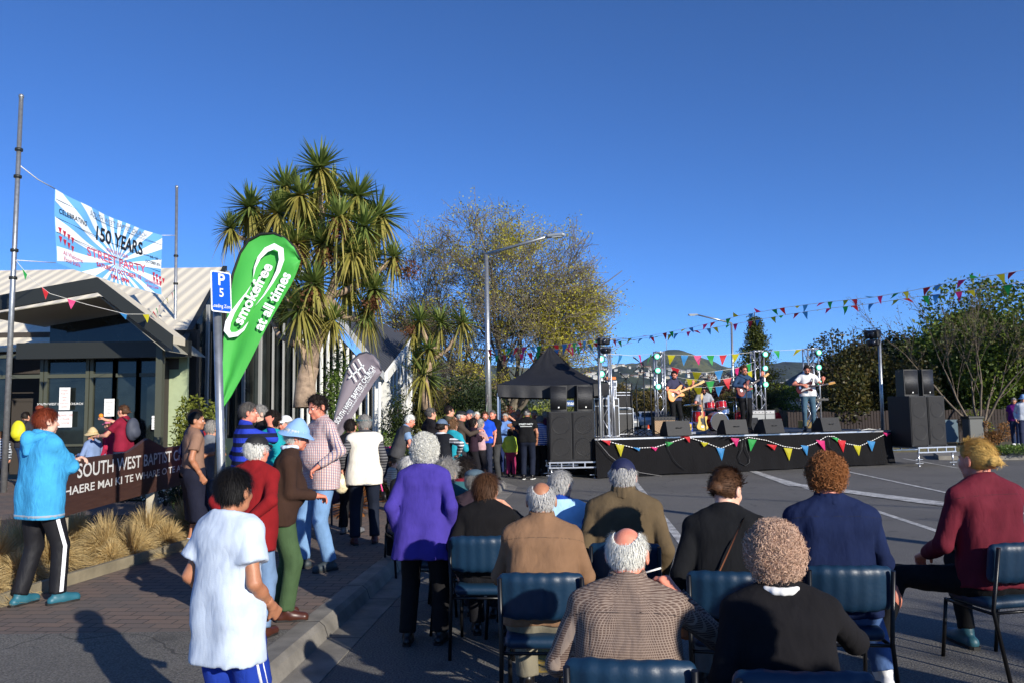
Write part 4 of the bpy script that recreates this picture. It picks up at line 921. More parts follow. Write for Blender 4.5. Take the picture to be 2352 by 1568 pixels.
# hedges and garden shrubs: (label, px, Y, width, height, colours, leaf size, seed)
GR1 = mat_leaf('hedge_leaf', (64, 92, 34), (112, 132, 52)); GR2 = mat_leaf('bright_leaf', (120, 140, 44), (160, 168, 60)); GR3 = mat_leaf('grey_leaf', (92, 98, 70), (124, 124, 92)); GRD = mat_leaf('dark_leaf', (36, 50, 24), (62, 74, 34)); WHT = mat_leaf('white_petal', (238, 236, 226), (226, 222, 210), .2)
for lb, px, Y, w_, h_, m, sz, sd_, z0 in [
    ('rounded green laurel bush by the church wall behind the thin pole', 458, 17.5, 1.05, 2.35, mat_leaf('laurel_leaf', (96, 108, 36), (136, 138, 58)), .10, 1, PZ),
    ('leafy climbing shrub against the church wall right of the cabbage tree', 775, 18.6, 1.0, 3.0, GR1, .08, 2, PZ),
    ('clipped green hedge below the pale green wall', 905, 19.6, 1.9, 1.25, GR1, .055, 3, PZ), ('grey leaved shrub in front of the clipped hedge', 880, 16.6, 1.0, 1.05, GR3, .05, 4, PZ),
    ('bright yellow green bush behind the woman in the white waistcoat', 818, 18.8, .9, 1.45, GR2, .06, 5, PZ), ('olive shrub standing behind the man in the grey waistcoat', 975, 18.8, 1.2, 1.2, GR2, .055, 6, PZ),
    ('tall dark shrub between the two cabbage trees near the white window frames', 912, 24.5, 1.0, 2.3, GRD, .08, 7, PZ), ('low dark hedge at the corner of the side street', 1060, 27.8, 3.2, 1.6, GRD, .08, 8, .12),
    ('round yellow green bush seen under the tent canopy', 1235, 30, 2.6, 1.7, GR2, .10, 9, .12), ('variegated pale bush seen under the tent canopy by the street name sign', 1300, 31, 3.4, 2.3, mat_leaf('variegated', (138, 142, 88), (100, 112, 60)), .10, 10, .12),
    ('dark bush behind the tall street lamp pole', 1105, 31, 3.0, 2.6, GRD, .10, 11, .12), ('reddish leaved shrub by the tent\'s left leg', 1165, 29.5, 1.3, 1.8, mat_leaf('red_leaf', (96, 44, 38), (124, 62, 48)), .08, 12, .12),
    ('small brown green shrub between the entrance and the sign board', 420, 13.2, .7, .7, GRD, .05, 13, PZ)]:
    shrub('bush', lb, 'bush', px, 940, Y, w_, h_, m, int(3200 * max(1, w_ * h_ / 2.0)), sz, sd_, 12, z0=z0)
shrub('flowering_bush', 'low bush covered in white blossom beside the church entrance', 'bush', 385, 940, 14.2, 1.5, 1.08, GRD, 3500, .045, 31, 12, flower=WHT)
# background trees: real crowns of leaf clumps on branching trunks
def broad(label, px, Y, base_h, w_, h_, m, seed, n=9000, size=.16, lumps=16, z0=.14, d_=None, bark=None):
    base = A(px, 940, Y); base.z = z0; t = thing('tree', label, 'tree', base); rg = np.random.RandomState(seed); rr = random.Random(seed); segs = []; tips = []
    grow(Vector((0, 0, 0)), Vector((0, 0, 1)), h_ * .38, max(.06, h_ * .022), 0, rr, segs, tips, .6, (3, 4), .05, .12, .72, .01, 4); tree_mesh(segs, t, bark or BARKD, Vector((0, 0, 0)), 3)
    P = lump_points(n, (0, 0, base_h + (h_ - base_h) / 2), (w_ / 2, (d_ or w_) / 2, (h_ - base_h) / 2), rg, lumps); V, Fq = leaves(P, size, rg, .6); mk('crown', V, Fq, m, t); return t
GA = mat_leaf('tree_green', (66, 92, 26), (104, 124, 40)); GB = mat_leaf('tree_brownish', (84, 80, 38), (116, 96, 48)); GC = mat_leaf('tree_deep', (30, 44, 22), (50, 62, 28)); GA2 = mat_leaf('tree_lush', (66, 90, 28), (108, 122, 42)); GC2 = mat_leaf('tree_rusty', (48, 58, 26), (92, 80, 36)); GY = mat_leaf('tree_yellow', (140, 150, 40), (108, 126, 36))
for a in [('round dark tree with rusty tips right of the stage', 1990, 34, .2, 5.4, 4.7, GC2, 1, 20000, .15), ('dark evergreen filling the gap behind the right light pole', 2075, 37, .2, 6.5, 5.2, GC, 2, 18000, .17),
          ('mid green tree directly behind the right speaker stack', 2140, 38, .2, 5.6, 5.9, GA, 3, 20000, .16), ('bright green tree just right of the right speaker stack', 2215, 40, .3, 6.0, 6.6, GA, 4, 20000, .17),
          ('tall green tree at the right edge behind the bare multi-stemmed tree', 2270, 36, .4, 8.5, 6.9, GA2, 5, 26000, .19), ('dark tall tree on the far right edge of the street', 2360, 33, .3, 7.0, 6.3, GA2, 6, 24000, .19),
          ('shadowy evergreen low behind the bare multi-stemmed tree', 2290, 40, .0, 9.0, 5.6, GC, 7, 9000, .17), ('shadowy evergreen behind the round dark tree', 2030, 42, .0, 8.0, 4.9, GC, 8, 9000, .17),
          ('yellowish street tree behind the singer', 1700, 48, .2, 5.5, 2.9, GB, 9, 8000, .15), ('dark maroon leaved tree behind the drummer', 1680, 55, .3, 4.5, 3.9, mat_leaf('maroon_leaf', (70, 34, 30), (92, 50, 40)), 10, 6000, .16),
          ('olive bushy tree between middle and right truss towers', 1810, 46, .1, 6.5, 3.0, GY, 11, 8000, .15), ('low green tree left of the drummer beyond the stage', 1595, 60, .2, 6.0, 3.5, GB, 12, 7000, .17),
          ('dark street tree behind the stacked amplifier cases', 1470, 75, .4, 8.0, 3.6, GC, 13, 7000, .2), ('green street tree left of the bass player in the distance', 1510, 70, .3, 6.0, 3.6, GB, 14, 7000, .2), ('brownish street tree beside the left truss tower in the distance', 1420, 80, .4, 4.0, 4.3, GB, 15, 7000, .22),
          ('dark conifer mass behind the bass player', 1560, 82, .3, 9.0, 3.9, GC, 16, 7000, .22), ('distant rounded tree at the end of the street', 1450, 120, .5, 12, 4.6, GC, 17, 6000, .3), ('distant tree far down the street by the traffic', 1500, 130, .5, 12, 4.8, GA, 18, 6000, .3),
          ('green tree low behind the tent roof', 1350, 60, .3, 5.0, 3.3, GB, 19, 6000, .2), ('dark shrubby tree at the foot of the great tree', 1130, 44, .0, 6.0, 3.4, GRD, 20, 7000, .15), ('dark bushy tree behind the slender cabbage tree', 1035, 36, .0, 5.0, 3.5, GRD, 22, 7000, .14), ('olive shrubby tree right of the white framed building', 965, 32, .0, 4.0, 3.0, GB, 23, 6000, .12)]:
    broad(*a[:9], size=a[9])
# trees out of the picture on the right whose shadows lie across the road
for lb, x, y, h_, w_, sd_, n_ in [('light crowned tree beyond the right edge nearest the audience', 19, -4.5, 7.4, 4.2, 51, 2600), ('loose crowned tree beyond the right edge opposite the stage', 23.5, -.5, 7.0, 4.0, 52, 2400), ('street tree beyond the right edge further along', 28, 1.5, 7.6, 4.4, 53, 2600), ('small street tree behind the right end of the audience', 14.5, -8, 7.2, 3.6, 54, 2400), ('slim street tree beyond the right edge by the kerb', 26, -5, 8.2, 3.2, 55, 2000)]:
    o_ = broad(lb, 1176, 30, 1.8, w_, h_, GA, sd_, n_, .2, 10); o_.location.x = x; o_.location.y = y
# conifer behind the mid truss
base = A(1742, 940, 44); base.z = .1; t = thing('conifer', 'pointed conifer with drooping boughs behind the middle truss tower', 'tree', base); rg = np.random.RandomState(5); mb = MB(); mb.tube([(0, 0, 0), (0, 0, 6.9)], [.16, .02], 6); PP = []
for k in range(420):
    h_ = rg.uniform(.9, 6.5); L = (1 - h_ / 6.9) ** 1.3 * 2.6 + .22; L *= rg.uniform(.4, 1.25); a = rg.uniform(0, 6.28); e = Vector((cos(a) * L, sin(a) * L, h_ + L * .15)); mb.tube([(0, 0, h_), e], [.02, .006], 3, cap=False)
    q = rg.uniform(.25, 1, (36, 1)); P = np.array([0, 0, h_]) * (1 - q) + np.array(e) * q + rg.normal(0, .09, (36, 3)); PP.append(P)
mb.build('trunk', BARKD, t); V, Fq = leaves(np.concatenate(PP), .13, rg, .5); mk('crown', V, Fq, mat_leaf('conifer_leaf', (62, 74, 28), (92, 98, 38)), t)
# bare multi-stemmed tree
base = A(2245, 940, 31); base.z = .15; t = thing('tree', 'bare multi-stemmed tree with pale grey branches near the right edge', 'tree', base); rr = random.Random(8); segs = []; tips = []
for k in range(6):
    a = k * 1.05 + .3; d = Vector((cos(a) * .45, sin(a) * .3, 1)).normalized()
    if k == 3: d = Vector((-1.0, 0, .9)).normalized()
    segs.append(([Vector((cos(a) * .12, sin(a) * .12, 0)), Vector((cos(a) * .3, sin(a) * .2, .8))], [.11, .08], 0)); grow(Vector((cos(a) * .3, sin(a) * .2, .8)), d, 2.0, .05, 1, rr, segs, tips, .36, (2, 3), .05, .09, .72, .006, 6)
tree_mesh(segs, t, mat_bark('bark_pale', (104, 92, 78)), Vector((0, 0, 0)), 4); T = np.array([tuple(q) for q, d, l in tips if l > 3]); rg = np.random.RandomState(2); T = T[rg.uniform(size=len(T)) < .8]; V, Fq = leaves(np.repeat(T, 2, 0) + rg.normal(0, .12, (len(T) * 2, 3)), .08, rg, .6); mk('buds', V, Fq, mat_leaf('bud_rust', (100, 92, 44), (84, 92, 38)), t)
for lb, px, Y, w_, h_, m, sd_ in [('rusty orange shrub at the foot of the bare multi-stemmed tree', 2288, 30, 1.7, 1.0, mat_leaf('rust_leaf', (150, 98, 54), (170, 128, 70)), 41), ('low green planting on the traffic island', 2305, 24.6, 2.2, .32, GR1, 42), ('yellow green low shrub beside the bare tree trunk', 2240, 32.5, 1.3, 1.5, GY, 43)]: shrub('bush', lb, 'bush', px, 940, Y, w_, h_, m, 3500, .06, sd_, 10, z0=.14)
# young street tree with pale trunk
base = A(2120, 940, 30.5); base.z = .15
base2 = A(2122, 940, 31)
# tussocks
TUS = mat_leaf('tussock_straw', (226, 202, 148), (184, 156, 102), .4, 8); TUG = mat_leaf('tussock_green', (92, 104, 40), (128, 124, 54), .3, 8)
def tussock(x, y, s_, seed, m, label, n=1700):
    rg = np.random.RandomState(seed); t = thing('tussock', label, 'tussock', (x, y, PZ + .03), 0, 'tussocks of dry grass in the garden bed'); K = 6; tt = np.linspace(0, 1, K)[None, :, None]; a = rg.uniform(0, 6.283, n); q = rg.uniform(.05, 1.0, n) ** .8
    d = np.stack([np.cos(a) * q, np.sin(a) * q, 1.25 - q * .75], 1); d = unit(d); L = s_ * rg.uniform(.6, 1.15, (n, 1, 1)); b = np.stack([np.cos(a) * .10 * s_ * q, np.sin(a) * .10 * s_ * q, a * 0], 1)
    P = b[:, None] + d[:, None] * L * tt; P[:, :, 2] -= ((q[:, None, None] * .75 + .15) * L * tt ** 2.2)[:, :, 0] * .9; P += np.cumsum(rg.normal(0, .006, P.shape), 1); P[:, :, 2] = np.maximum(P[:, :, 2], .005)
    V, Fq = ribbon(P, np.array([.8, 1, .9, .7, .5, .1]) * .0065, unit(np.cross(d, rg.normal(size=(n, 3))))); mk('blades', V, Fq, m, t)
tl = [(-4.75, 7.0, .55), (-5.2, 7.4, .62), (-4.85, 7.85, .40), (-4.42, 8.75, .30), (-4.95, 8.5, .55), (-4.35, 9.1, .5), (-4.75, 9.3, .6), (-4.25, 9.75, .42), (-4.65, 10.1, .6), (-4.1, 10.6, .36), (-4.5, 10.9, .6), (-5.6, 7.0, .7), (-5.3, 8.1, .7), (-5.9, 7.7, .75), (-5.5, 8.9, .65), (-5.4, 9.8, .6), (-6.2, 8.6, .7), (-4.0, 11.4, .5), (-4.5, 11.9, .6), (-6.4, 7.3, .7), (-5.2, 6.85, .55)]
nm = ['nearest straw coloured tussock by the timber corner', 'wide straw tussock behind the woman in the blue hoodie', 'straw tussock leaning over the timber edging by the left sign post', 'tussock in front of the left sign post', 'tussock in shade below the church sign', 'pale tussock under the middle of the church sign', 'tussock growing behind the board below the lettering', 'round straw tussock left of the right sign post', 'tussock in deep shade behind the right sign post', 'straw tussock at the right end of the church sign', 'shaded tussock behind the man in the apron', 'big green tinged tussock at the left edge', 'tall tussock in shadow behind the hoodie', 'tall green tussock at the left edge of the photo', 'dark shaded tussock behind the board', 'shaded tussock further behind the board', 'green tussock far left under the metal pole', 'small tussock by the feet of the man in the apron', 'tussock behind the man in the brown shirt', 'leftmost green tussock in the bed', 'low straw tussock spilling onto the driveway']
for i, (x, y, s_) in enumerate(tl): tussock(x, y, s_, i, TUG if i in (11, 13, 16, 19) else TUS, nm[i])
# ---------------- church buildings ----------------
M_DK = M('dark_trim', (36, 38, 34), .5); M_OL = M('olive_frame', (74, 76, 62), .5); M_GW = M('pale_green_wall', (158, 170, 134), .85, bump=.15, bs=80, var=.06); M_WT = M('white_trim', (226, 226, 220), .6)
def mat_glass(name, c=(18, 22, 22)):
    t = NT(name); t.b.inputs['Roughness'].default_value = .04; t.b.inputs['Specular IOR Level'].default_value = .5; t.col(t.mix(t.ramp(t.noise(1.3, 3), .35, .7), lin(c), lin(tuple(x * 2 for x in c)))); return t.m
M_GL = mat_glass('dark_glass')
def mat_roof(name, c, per, ax=0):
    t = NT(name); t.col(lin(c)); t.b.inputs['Roughness'].default_value = .55; o = t.sep(); t.bump(t.math('SINE', t.math('MULTIPLY', o[ax], 2 * pi / per)), .5, .03)
    b = lin(c); f = t.ramp(t.math('SINE', t.math('MULTIPLY', o[ax], 2 * pi / per)), .55, .95); t.col(t.mix(t.math('MULTIPLY', f, .18), b, tuple(x * .6 for x in b[:3]) + (1,))); return t.m
# entrance canopy: a wide gable on posts, facing the street
def zA(y_, px, Y): return A(px, y_, Y).z
E0 = A(225, 640, 19.0); EL = A(-70, 694, 19.0); ER = A(398, 772, 19.0)
bl = thing('church_entrance', 'church entrance porch with a wide dark gable roof above glass doors', 'building', (E0.x, 20.5, PZ)); O = Vector((E0.x, 20.5, PZ))
mb = MB(); dep = .7
def gable(mb, a, b, c, th, dep, m=0):
    for p, q in ((a, b), (b, c)): mb.prism([p, q, q - Vector((0, 0, th)), p - Vector((0, 0, th))], (0, dep, 0), m)
gable(mb, EL, E0, ER, .18, dep); mb.build('roof', M('canopy_roof', (206, 196, 174), .6), bl, off=O)
mb = MB()
for p, q in ((EL, E0), (E0, ER)):
    mb.prism([p + Vector((0, -.05, .02)), q + Vector((0, -.05, .02)), q + Vector((0, -.05, -.34)), p + Vector((0, -.05, -.34))], (0, .05, 0))
mb.build('fascia', M_DK, bl, off=O)
mb = MB(); s1, s2 = (EL + Vector((.25, .1, -.32))), (ER + Vector((-.25, .1, -.32))); a0 = E0 + Vector((0, .1, -.42)); mb.prism([s1, a0, a0 - Vector((0, 0, .02)), s1 - Vector((0, 0, .02))], (0, 2.6, 0)); mb.prism([a0, s2, s2 - Vector((0, 0, .02)), a0 - Vector((0, 0, .02))], (0, 2.6, 0)); mb.build('soffit', M('soffit_panel', (150, 146, 130), .8), bl, off=O)
yb = 20.6; zb = A(200, 800, yb).z
mb = MB(); mb.box(((EL.x + ER.x) / 2, yb, zb - .05), (ER.x - EL.x - .5, .25, .42)); mb.build('beam', M_DK, bl, off=O)
mb = MB(); ys = yb + .5; mb.prism([(s1.x + .5, ys, zb + .1), (s2.x - .3, ys, zb + .1), (s2.x - .5, ys, s2.z - .05), (a0.x, ys, a0.z - .12), (s1.x + .5, ys, s1.z - .05)], (0, .05, 0)); mb.build('gable_glass', M_GL, bl, off=O)
for px in (366,):
    p = A(px, 940, 19.6); mb = MB(); mb.box((p.x, 19.6, (zb + PZ) / 2), (.16, .16, zb - PZ)); mb.build('post', M_OL, bl, off=O)
def wx(px, Y=yb + .6): return A(px, 940, Y).x
# glazed front wall: bays of olive frames and glass, doors
zt = A(200, 815, yb + .6).z; zm = A(200, 862, yb + .6).z
for i, (x0, x1) in enumerate([(-60, 20), (20, 95), (105, 200), (210, 262), (262, 316), (316, 362)]):
    fr = MB(); a, b = wx(x0), wx(x1); Yg = yb + .6
    for x in (a, b): fr.box((x, Yg, (zt + PZ) / 2), (.09, .1, zt - PZ))
    for z in (PZ + .05, zm, zt): fr.box(((a + b) / 2, Yg, z), (b - a - .09, .098, .1))
    if i not in (1,): fr.box(((a + b) / 2, Yg, PZ + .85), (b - a - .09, .096, .06))
    f = fr.build('door_frame' if i in (1, 2) else 'window_frame', M_OL, bl, off=O)
    if i != 1: g = MB(); g.box(((a + b) / 2, Yg + .02, (zt + PZ) / 2), (b - a - .1, .012, zt - PZ - .1)); g.build('door_pane' if i == 2 else 'pane', M_GL, f, off=O)
# writing on the door and the notices
mt = MB(); Yt = yb + .6 - .01; c0 = A(128, 925, Yt)
put_text(mt, 'SOUTH WEST BAPTIST CHURCH', .085, lambda x, y: (A(141, 927, Yt).x + x, Yt - .06, A(141, 927, Yt).z + y), 0, .005)
mt.build('lettering', M('white_lettering', (232, 232, 228), .6), bl, off=O)
def notice(name, label, x0, y0, x1, y1, Y, words, colr=(190, 70, 60)):
    a, b = A(x0, y0, Y), A(x1, y1, Y); t = thing(name, label, 'notice', ((a.x + b.x) / 2, Y, (a.z + b.z) / 2)); W_, H_ = b.x - a.x, a.z - b.z; mb = MB(); mb.box((0, 0, 0), (W_, .008, H_)); mb.build('paper', M('notice_paper', (232, 230, 226), .7), t)
    mt = MB()
    for i, w1 in enumerate(words): put_text(mt, w1, H_ / (len(words) + 1) * .75, lambda x, y: (x, -.007, y), 0, 0, 1, 0, H_ / 2 - (i + 1) * H_ / (len(words) + 1))
    mt.build('writing', M('notice_ink_%d' % colr[0], colr, .7), t)
notice('notice', 'tall white notice taped high on the glass door', 137, 889, 160, 940, yb + .48, ['STREET', 'PARTY', 'open', '5PM', 'welcome', 'toilets']); notice('notice', 'square white notice taped to the door below the tall one', 134, 944, 165, 980, yb + .48, ['PLEASE USE', 'OTHER', 'DOOR'])
notice('notice', 'white poster inside the glass right of the porch post', 349, 954, 362, 985, yb + .5, ['what is on', 'this', 'week', 'at', 'church'], (90, 90, 90)); notice('notice', 'grey poster inside the middle glass bay', 240, 915, 262, 955, yb + .5, ['events', 'oct', 'nov', 'dec'], (120, 120, 120))
# inner hall: dark floor and back wall behind the glass
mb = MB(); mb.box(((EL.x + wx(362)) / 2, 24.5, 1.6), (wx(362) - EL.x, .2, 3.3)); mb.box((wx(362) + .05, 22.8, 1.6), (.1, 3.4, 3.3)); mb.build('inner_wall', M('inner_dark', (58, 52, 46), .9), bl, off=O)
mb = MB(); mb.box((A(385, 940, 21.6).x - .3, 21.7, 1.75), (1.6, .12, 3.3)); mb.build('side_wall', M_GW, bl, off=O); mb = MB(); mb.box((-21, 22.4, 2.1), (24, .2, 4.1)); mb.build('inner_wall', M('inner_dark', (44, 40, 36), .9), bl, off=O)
# main hall: long cream ribbed roof, its gable end facing right
Yh = 21.7
hall = thing('church_hall', 'church hall with steep cream ribbed roof behind the entrance', 'building', (A(450, 940, 24).x, 24, PZ)); O2 = Vector((A(450, 940, 24).x, 24, PZ))
Cx = A(418, 792, Yh); Top = A(512, 614, 28.5); LT = A(-60, 636, 30); LB = A(-60, 730, 21.8); LTr = Vector((A(-200, 640, 30).x, 30, Top.z))
# roof plane: eave from left to Cx, ridge from left to Top
RL = Vector((-24, 28.5, Top.z)); EVL = Vector((-24, Yh - .2, Cx.z + .0))
mb = MB(); Tp = Top.copy(); quad = [EVL, Cx, Tp, RL]; nrmv = (Cx - EVL).cross(Tp - Cx).normalized(); mb.prism(quad, -nrmv * .12); mb.build('roof', mat_roof('cream_ribbed_roof', (222, 212, 190), .42), hall, off=O2)
mb = MB(); d1 = (Tp - Cx); sdv = Vector((.06, 0, 0)); mb.prism([Cx + Vector((0, -.15, .05)), Tp + Vector((0, 0, .05)), Tp + Vector((0, 0, -.40)), Cx + Vector((0, -.15, -.35))], (.14, .05, 0)); mb.build('barge_board', M_DK, hall, off=O2)
# gable wall under it, green below and glazed above
Rt = A(882, 853, 26.5)
mb = MB(); z1 = A(650, 905, 24).z; wl = [A(385, 940, 22.6), A(600, 940, 23.4)]
x0, x1 = A(374, 940, 22.3).x, A(432, 940, 22.8).x
mb.prism([(x0, 22.4, PZ), (x1, 22.9, PZ), (x1, 22.9, 3.2), (x0, 22.4, 3.2)], (0, .2, 0)); mb.build('wall', M_GW, hall, off=O2)
mb = MB(); a, b = Vector((x1, 22.9, 0)), Vector((A(620, 940, 26.6).x, 26.6, 0)); d = (b - a).normalized(); nv = Vector((-d.y, d.x, 0)) * .15
def onw(f, z): return a + (b - a) * f + Vector((0, 0, z))
def roofz(f):
    p = onw(f, 0); px = 1176 + p.x / p.y * F; y = 800 - (px - 418) * 1.9 if px < 512 else 622 + (px - 512) * .8
    return A(px, y, p.y).z
mb.prism([onw(0, PZ), onw(1, PZ), onw(1, 1.0), onw(0, 1.0)], nv); mb.build('low_wall', M_GW, hall, off=O2)
mb = MB(); K_ = 16; mb.add([onw(i / K_, 1.0) for i in range(K_ + 1)] + [onw(i / K_, roofz(i / K_)) for i in range(K_ + 1)], [(i, i + 1, K_ + 2 + i, K_ + 1 + i) for i in range(K_)]); mb.build('pane', M_GL, hall, off=O2)
for k in range(9):
    f = (k + .5) / 9; mb = MB(); p = onw(f, 0) - nv * .4; mb.box((p.x, p.y, (1 + roofz(f)) / 2), (.07, .10, roofz(f) - 1), 0, math.atan2(d.y, d.x)); mb.build('mullion', M('mullion_grey', (150, 150, 146), .6) if k % 2 else M_DK, hall, off=O2)
# second building: white framed gable and low dark folded roof
b2 = thing('church_chapel', 'low building with white gable frames, slatted windows and dark corrugated folded roof', 'building', (A(800, 940, 27).x, 27, PZ)); O3 = Vector((A(800, 940, 27).x, 27, PZ))
Ya = 26.0; Ap = A(660, 575, 27.0); Cn = A(882, 853, 24.6); Sp = A(944, 772, 28.5); Tt = A(815, 752, 31); Lc = A(560, 850, 26.5)
mb = MB(); mb.prism([Cn, Sp, Tt, A(748, 690, 26.4)], (0, 0, -.10)); mb.build('roof', mat_roof('dark_corrugated_roof', (62, 64, 70), .16, 1), b2, off=O3)
mb = MB()
mb.prism([Ap, Cn, Cn - Vector((0, 0, .26)), Ap - Vector((0, 0, .30))], (0, .10, 0)); mb.build('barge_board', M_WT, b2, off=O3)
mb = MB(); mb.prism([Lc, Ap, Ap - Vector((0, 0, .30)), Lc - Vector((0, 0, .26))], (0, .10, 0)); mb.build('barge_board', M_WT, b2, off=O3)
mb = MB(); Sp2 = Sp + Vector((0, 0, -.10)); mb.prism([Cn + Vector((.02, -.02, -.02)), Sp + Vector((.05, 0, .0)), Sp + Vector((.05, 0, -.30)), Cn + Vector((.02, -.02, -.30))], (.08, .06, 0)); mb.build('barge_board', M_WT, b2, off=O3)
# front wall from Lc to Cn
fa, fb = Vector((A(688, 940, 26.2).x, 26.2, 0)), Vector((A(868, 940, 25.2).x, 25.2, 0)); sa, sb = fb, Vector((A(942, 940, 28.4).x, 28.4, 0))
def wall2(a, b, ztop, nm, slat, n, zlow=1.05, full=False):
    d = (b - a).normalized(); nv = Vector((-d.y, d.x, 0)) * .14; mb = MB(); mb.prism([a + Vector((0, 0, PZ)), b + Vector((0, 0, PZ)), b + Vector((0, 0, zlow)), a + Vector((0, 0, zlow))], nv); mb.build('wall', M_GW, b2, off=O3)
    K = 12; mb = MB(); mb.add([a + (b - a) * (i / K) + nv * .6 + Vector((0, 0, zlow)) for i in range(K + 1)] + [a + (b - a) * (i / K) + nv * .6 + Vector((0, 0, ztop(i / K))) for i in range(K + 1)], [(i, i + 1, K + 2 + i, K + 1 + i) for i in range(K)]); mb.build('pane', M_GL, b2, off=O3)
    for k in range(n):
        f = (k + .5) / n; z = ztop(f)
        if z - zlow < .1: continue
        p = a + (b - a) * f - nv * .2; mb = MB(); mb.box((p.x, p.y, (zlow + z) / 2), (slat, .09, z - zlow), 0, math.atan2(d.y, d.x)); mb.build('slat', M_WT, b2, off=O3)
    mb = MB(); p = (a + b) / 2 - nv * .5; mb.box((p.x, p.y, zlow + .03), ((b - a).length, .16, .07), 0, math.atan2(d.y, d.x)); mb.build('sill', M_WT, b2, off=O3)
f0_ = Vector((A(545, 940, 26.9).x, 26.9, 0)); d_ = (fa - f0_); mb = MB(); mb.prism([f0_ + Vector((0, 0, PZ)), fa + Vector((0, 0, PZ)), fa + Vector((0, 0, 1.05)), f0_ + Vector((0, 0, 1.05))], (0, .1, 0)); mb.build('wall', M_GW, b2, off=O3); mb = MB(); mb.add([f0_ + Vector((0, .05, 1.05)), fa + Vector((0, .05, 1.05)), fa + Vector((0, .05, 5.9)), f0_ + Vector((0, .05, 4.6))], [(0, 1, 2, 3)]); mb.build('pane', M_GL, b2, off=O3)
for k in range(6):
    p = f0_ + d_ * (k + .5) / 6; mb = MB(); mb.box((p.x, p.y - .06, 2.9), (.06, .08, 3.7)); mb.build('slat', M('mullion_grey', (150, 150, 146), .6), b2, off=O3)
wall2(fa, fb, lambda f: min(Cn.z - .25 + (1 - f) * (fb - fa).length * 1.0, 5.6), 'f', .06, 12)
wall2(sa, sb, lambda f: Cn.z - .3 + (Sp.z - Cn.z) * f, 's', .14, 9)
for p in (fb, sb): mb = MB(); mb.box((p.x, p.y - .05, 1.6), (.16, .16, 3.0)); mb.build('post', M_WT, b2, off=O3)
mb = MB(); p = Cn + Vector((-.12, -.1, -.32)); mb.cyl(p, p + Vector((-.02, .02, -2.2)), .05, n=8); mb.build('downpipe', M_WT, b2, off=O3)
# grey pipe beside the entrance
mb = MB(); p = A(398, 940, 21.8); mb.cyl((p.x, 21.8, PZ), (p.x, 21.8, 3.1), .12, n=10); mb.box((p.x, 21.8, 3.15), (.4, .35, .3)); tag(mb.build('downpipe', M('pipe_brown', (70, 62, 54), .6)), 'thick brown rainwater pipe with box head right of the porch', 'drainpipe')

# ---------------- poles, banner, flags, signs ----------------
M_GALV = M('galvanised_steel', (170, 172, 172), .38, .75, bump=.1, bs=30, var=.18, vs=14)
def pole(name, label, cat, base, top, r0_, r1_, extra=None):
    t = thing(name, label, cat, base); mb = MB(); mb.tube([Vector((0, 0, 0)), Vector(top) - Vector(base)], [r0_, r1_], 12); mb.build('shaft', M_GALV, t)
    mb = MB(); q = Vector(top) - Vector(base); mb.ball(q, r1_ * 1.35, 8); mb.build('cap', M_GALV, t)
    for f in (extra or []): mb = MB(); c = q * f; mb.cyl(c - Vector((0, 0, .03)), c + Vector((0, 0, .03)), r0_ * 1.25, n=12); mb.build('clamp', M_DK, t)
    return t
b1 = G(8, 1130, PZ); t1 = A(49, 222, b1.y); pole('flagpole', 'taller galvanised flagpole at the left edge holding the banner', 'flagpole', b1, t1, .065, .045, [.53, .60, .79, .86])
bq = Vector((A(402, 940, 23.6).x, 23.6, PZ)); tq = A(406, 430, 23.6); pole('flagpole', 'slimmer galvanised flagpole at the right end of the banner', 'flagpole', bq, tq, .055, .04, [.5, .65, .75])
# banner
TL, BL, TR, BR = A(126, 434, 18.36), A(128, 604, 18.36), A(371, 541, 22.8), A(371, 677, 22.8)
BW, BH = (TR - TL).length, (TL - BL).length; bt = thing('banner', 'blue and white street party banner strung between the two flagpoles', 'banner', TL); bnv = (TR - TL).cross(BL - TL).normalized()
if bnv.y > 0: bnv = -bnv
def bp(u, v, off=0):          # u,v in 0..1 from the upper left corner
    p = TL * (1 - u) * (1 - v) + TR * u * (1 - v) + BL * (1 - u) * v + BR * u * v
    sag = -.10 * sin(pi * u) * (1 - v * .5); bul = .10 * sin(pi * u) * sin(pi * v) + .02 * sin(u * 17 + v * 5)
    return p - TL + Vector((0, 0, sag)) + bnv * (bul * -1 + off)
mb = MB(); NU, NV = 40, 16; mb.add([bp(i / NU, j / NV) for j in range(NV + 1) for i in range(NU + 1)], [(j * (NU + 1) + i, j * (NU + 1) + i + 1, (j + 1) * (NU + 1) + i + 1, (j + 1) * (NU + 1) + i) for j in range(NV) for i in range(NU)], 0, True)
mb.build('cloth', M('banner_blue', (108, 176, 236), .7), bt)
rays = MB(); cu, cv = .56, .66; NR = 22
for k in range(NR):
    a0, a1 = 2 * pi * k / NR + .06, 2 * pi * (k + .5) / NR + .06; K = 14
    for i in range(K):
        def cl(a, r): return (cu + cos(a) * r * BH / BW, cv + sin(a) * r)
        def rmax(a):
            c_, s_ = cos(a) * BH / BW, sin(a); return min(((1 - cu) / c_ if c_ > 1e-4 else 9), (cu / -c_ if c_ < -1e-4 else 9), ((1 - cv) / s_ if s_ > 1e-4 else 9), (cv / -s_ if s_ < -1e-4 else 9)) * .995
        for q in range(3):
            b0_ = a0 + (a1 - a0) * q / 3; b1_ = a0 + (a1 - a0) * (q + 1) / 3; r0_, r1_ = .04 + .96 * i / K, .04 + .96 * (i + 1) / K
            P = [cl(b0_, rmax(b0_) * r0_), cl(b0_, rmax(b0_) * r1_), cl(b1_, rmax(b1_) * r1_), cl(b1_, rmax(b1_) * r0_)]; rays.add([bp(u, v, .008) for u, v in P], [(0, 1, 2, 3)])
rays.build('sunburst', M('banner_white', (232, 240, 246), .7), bt)
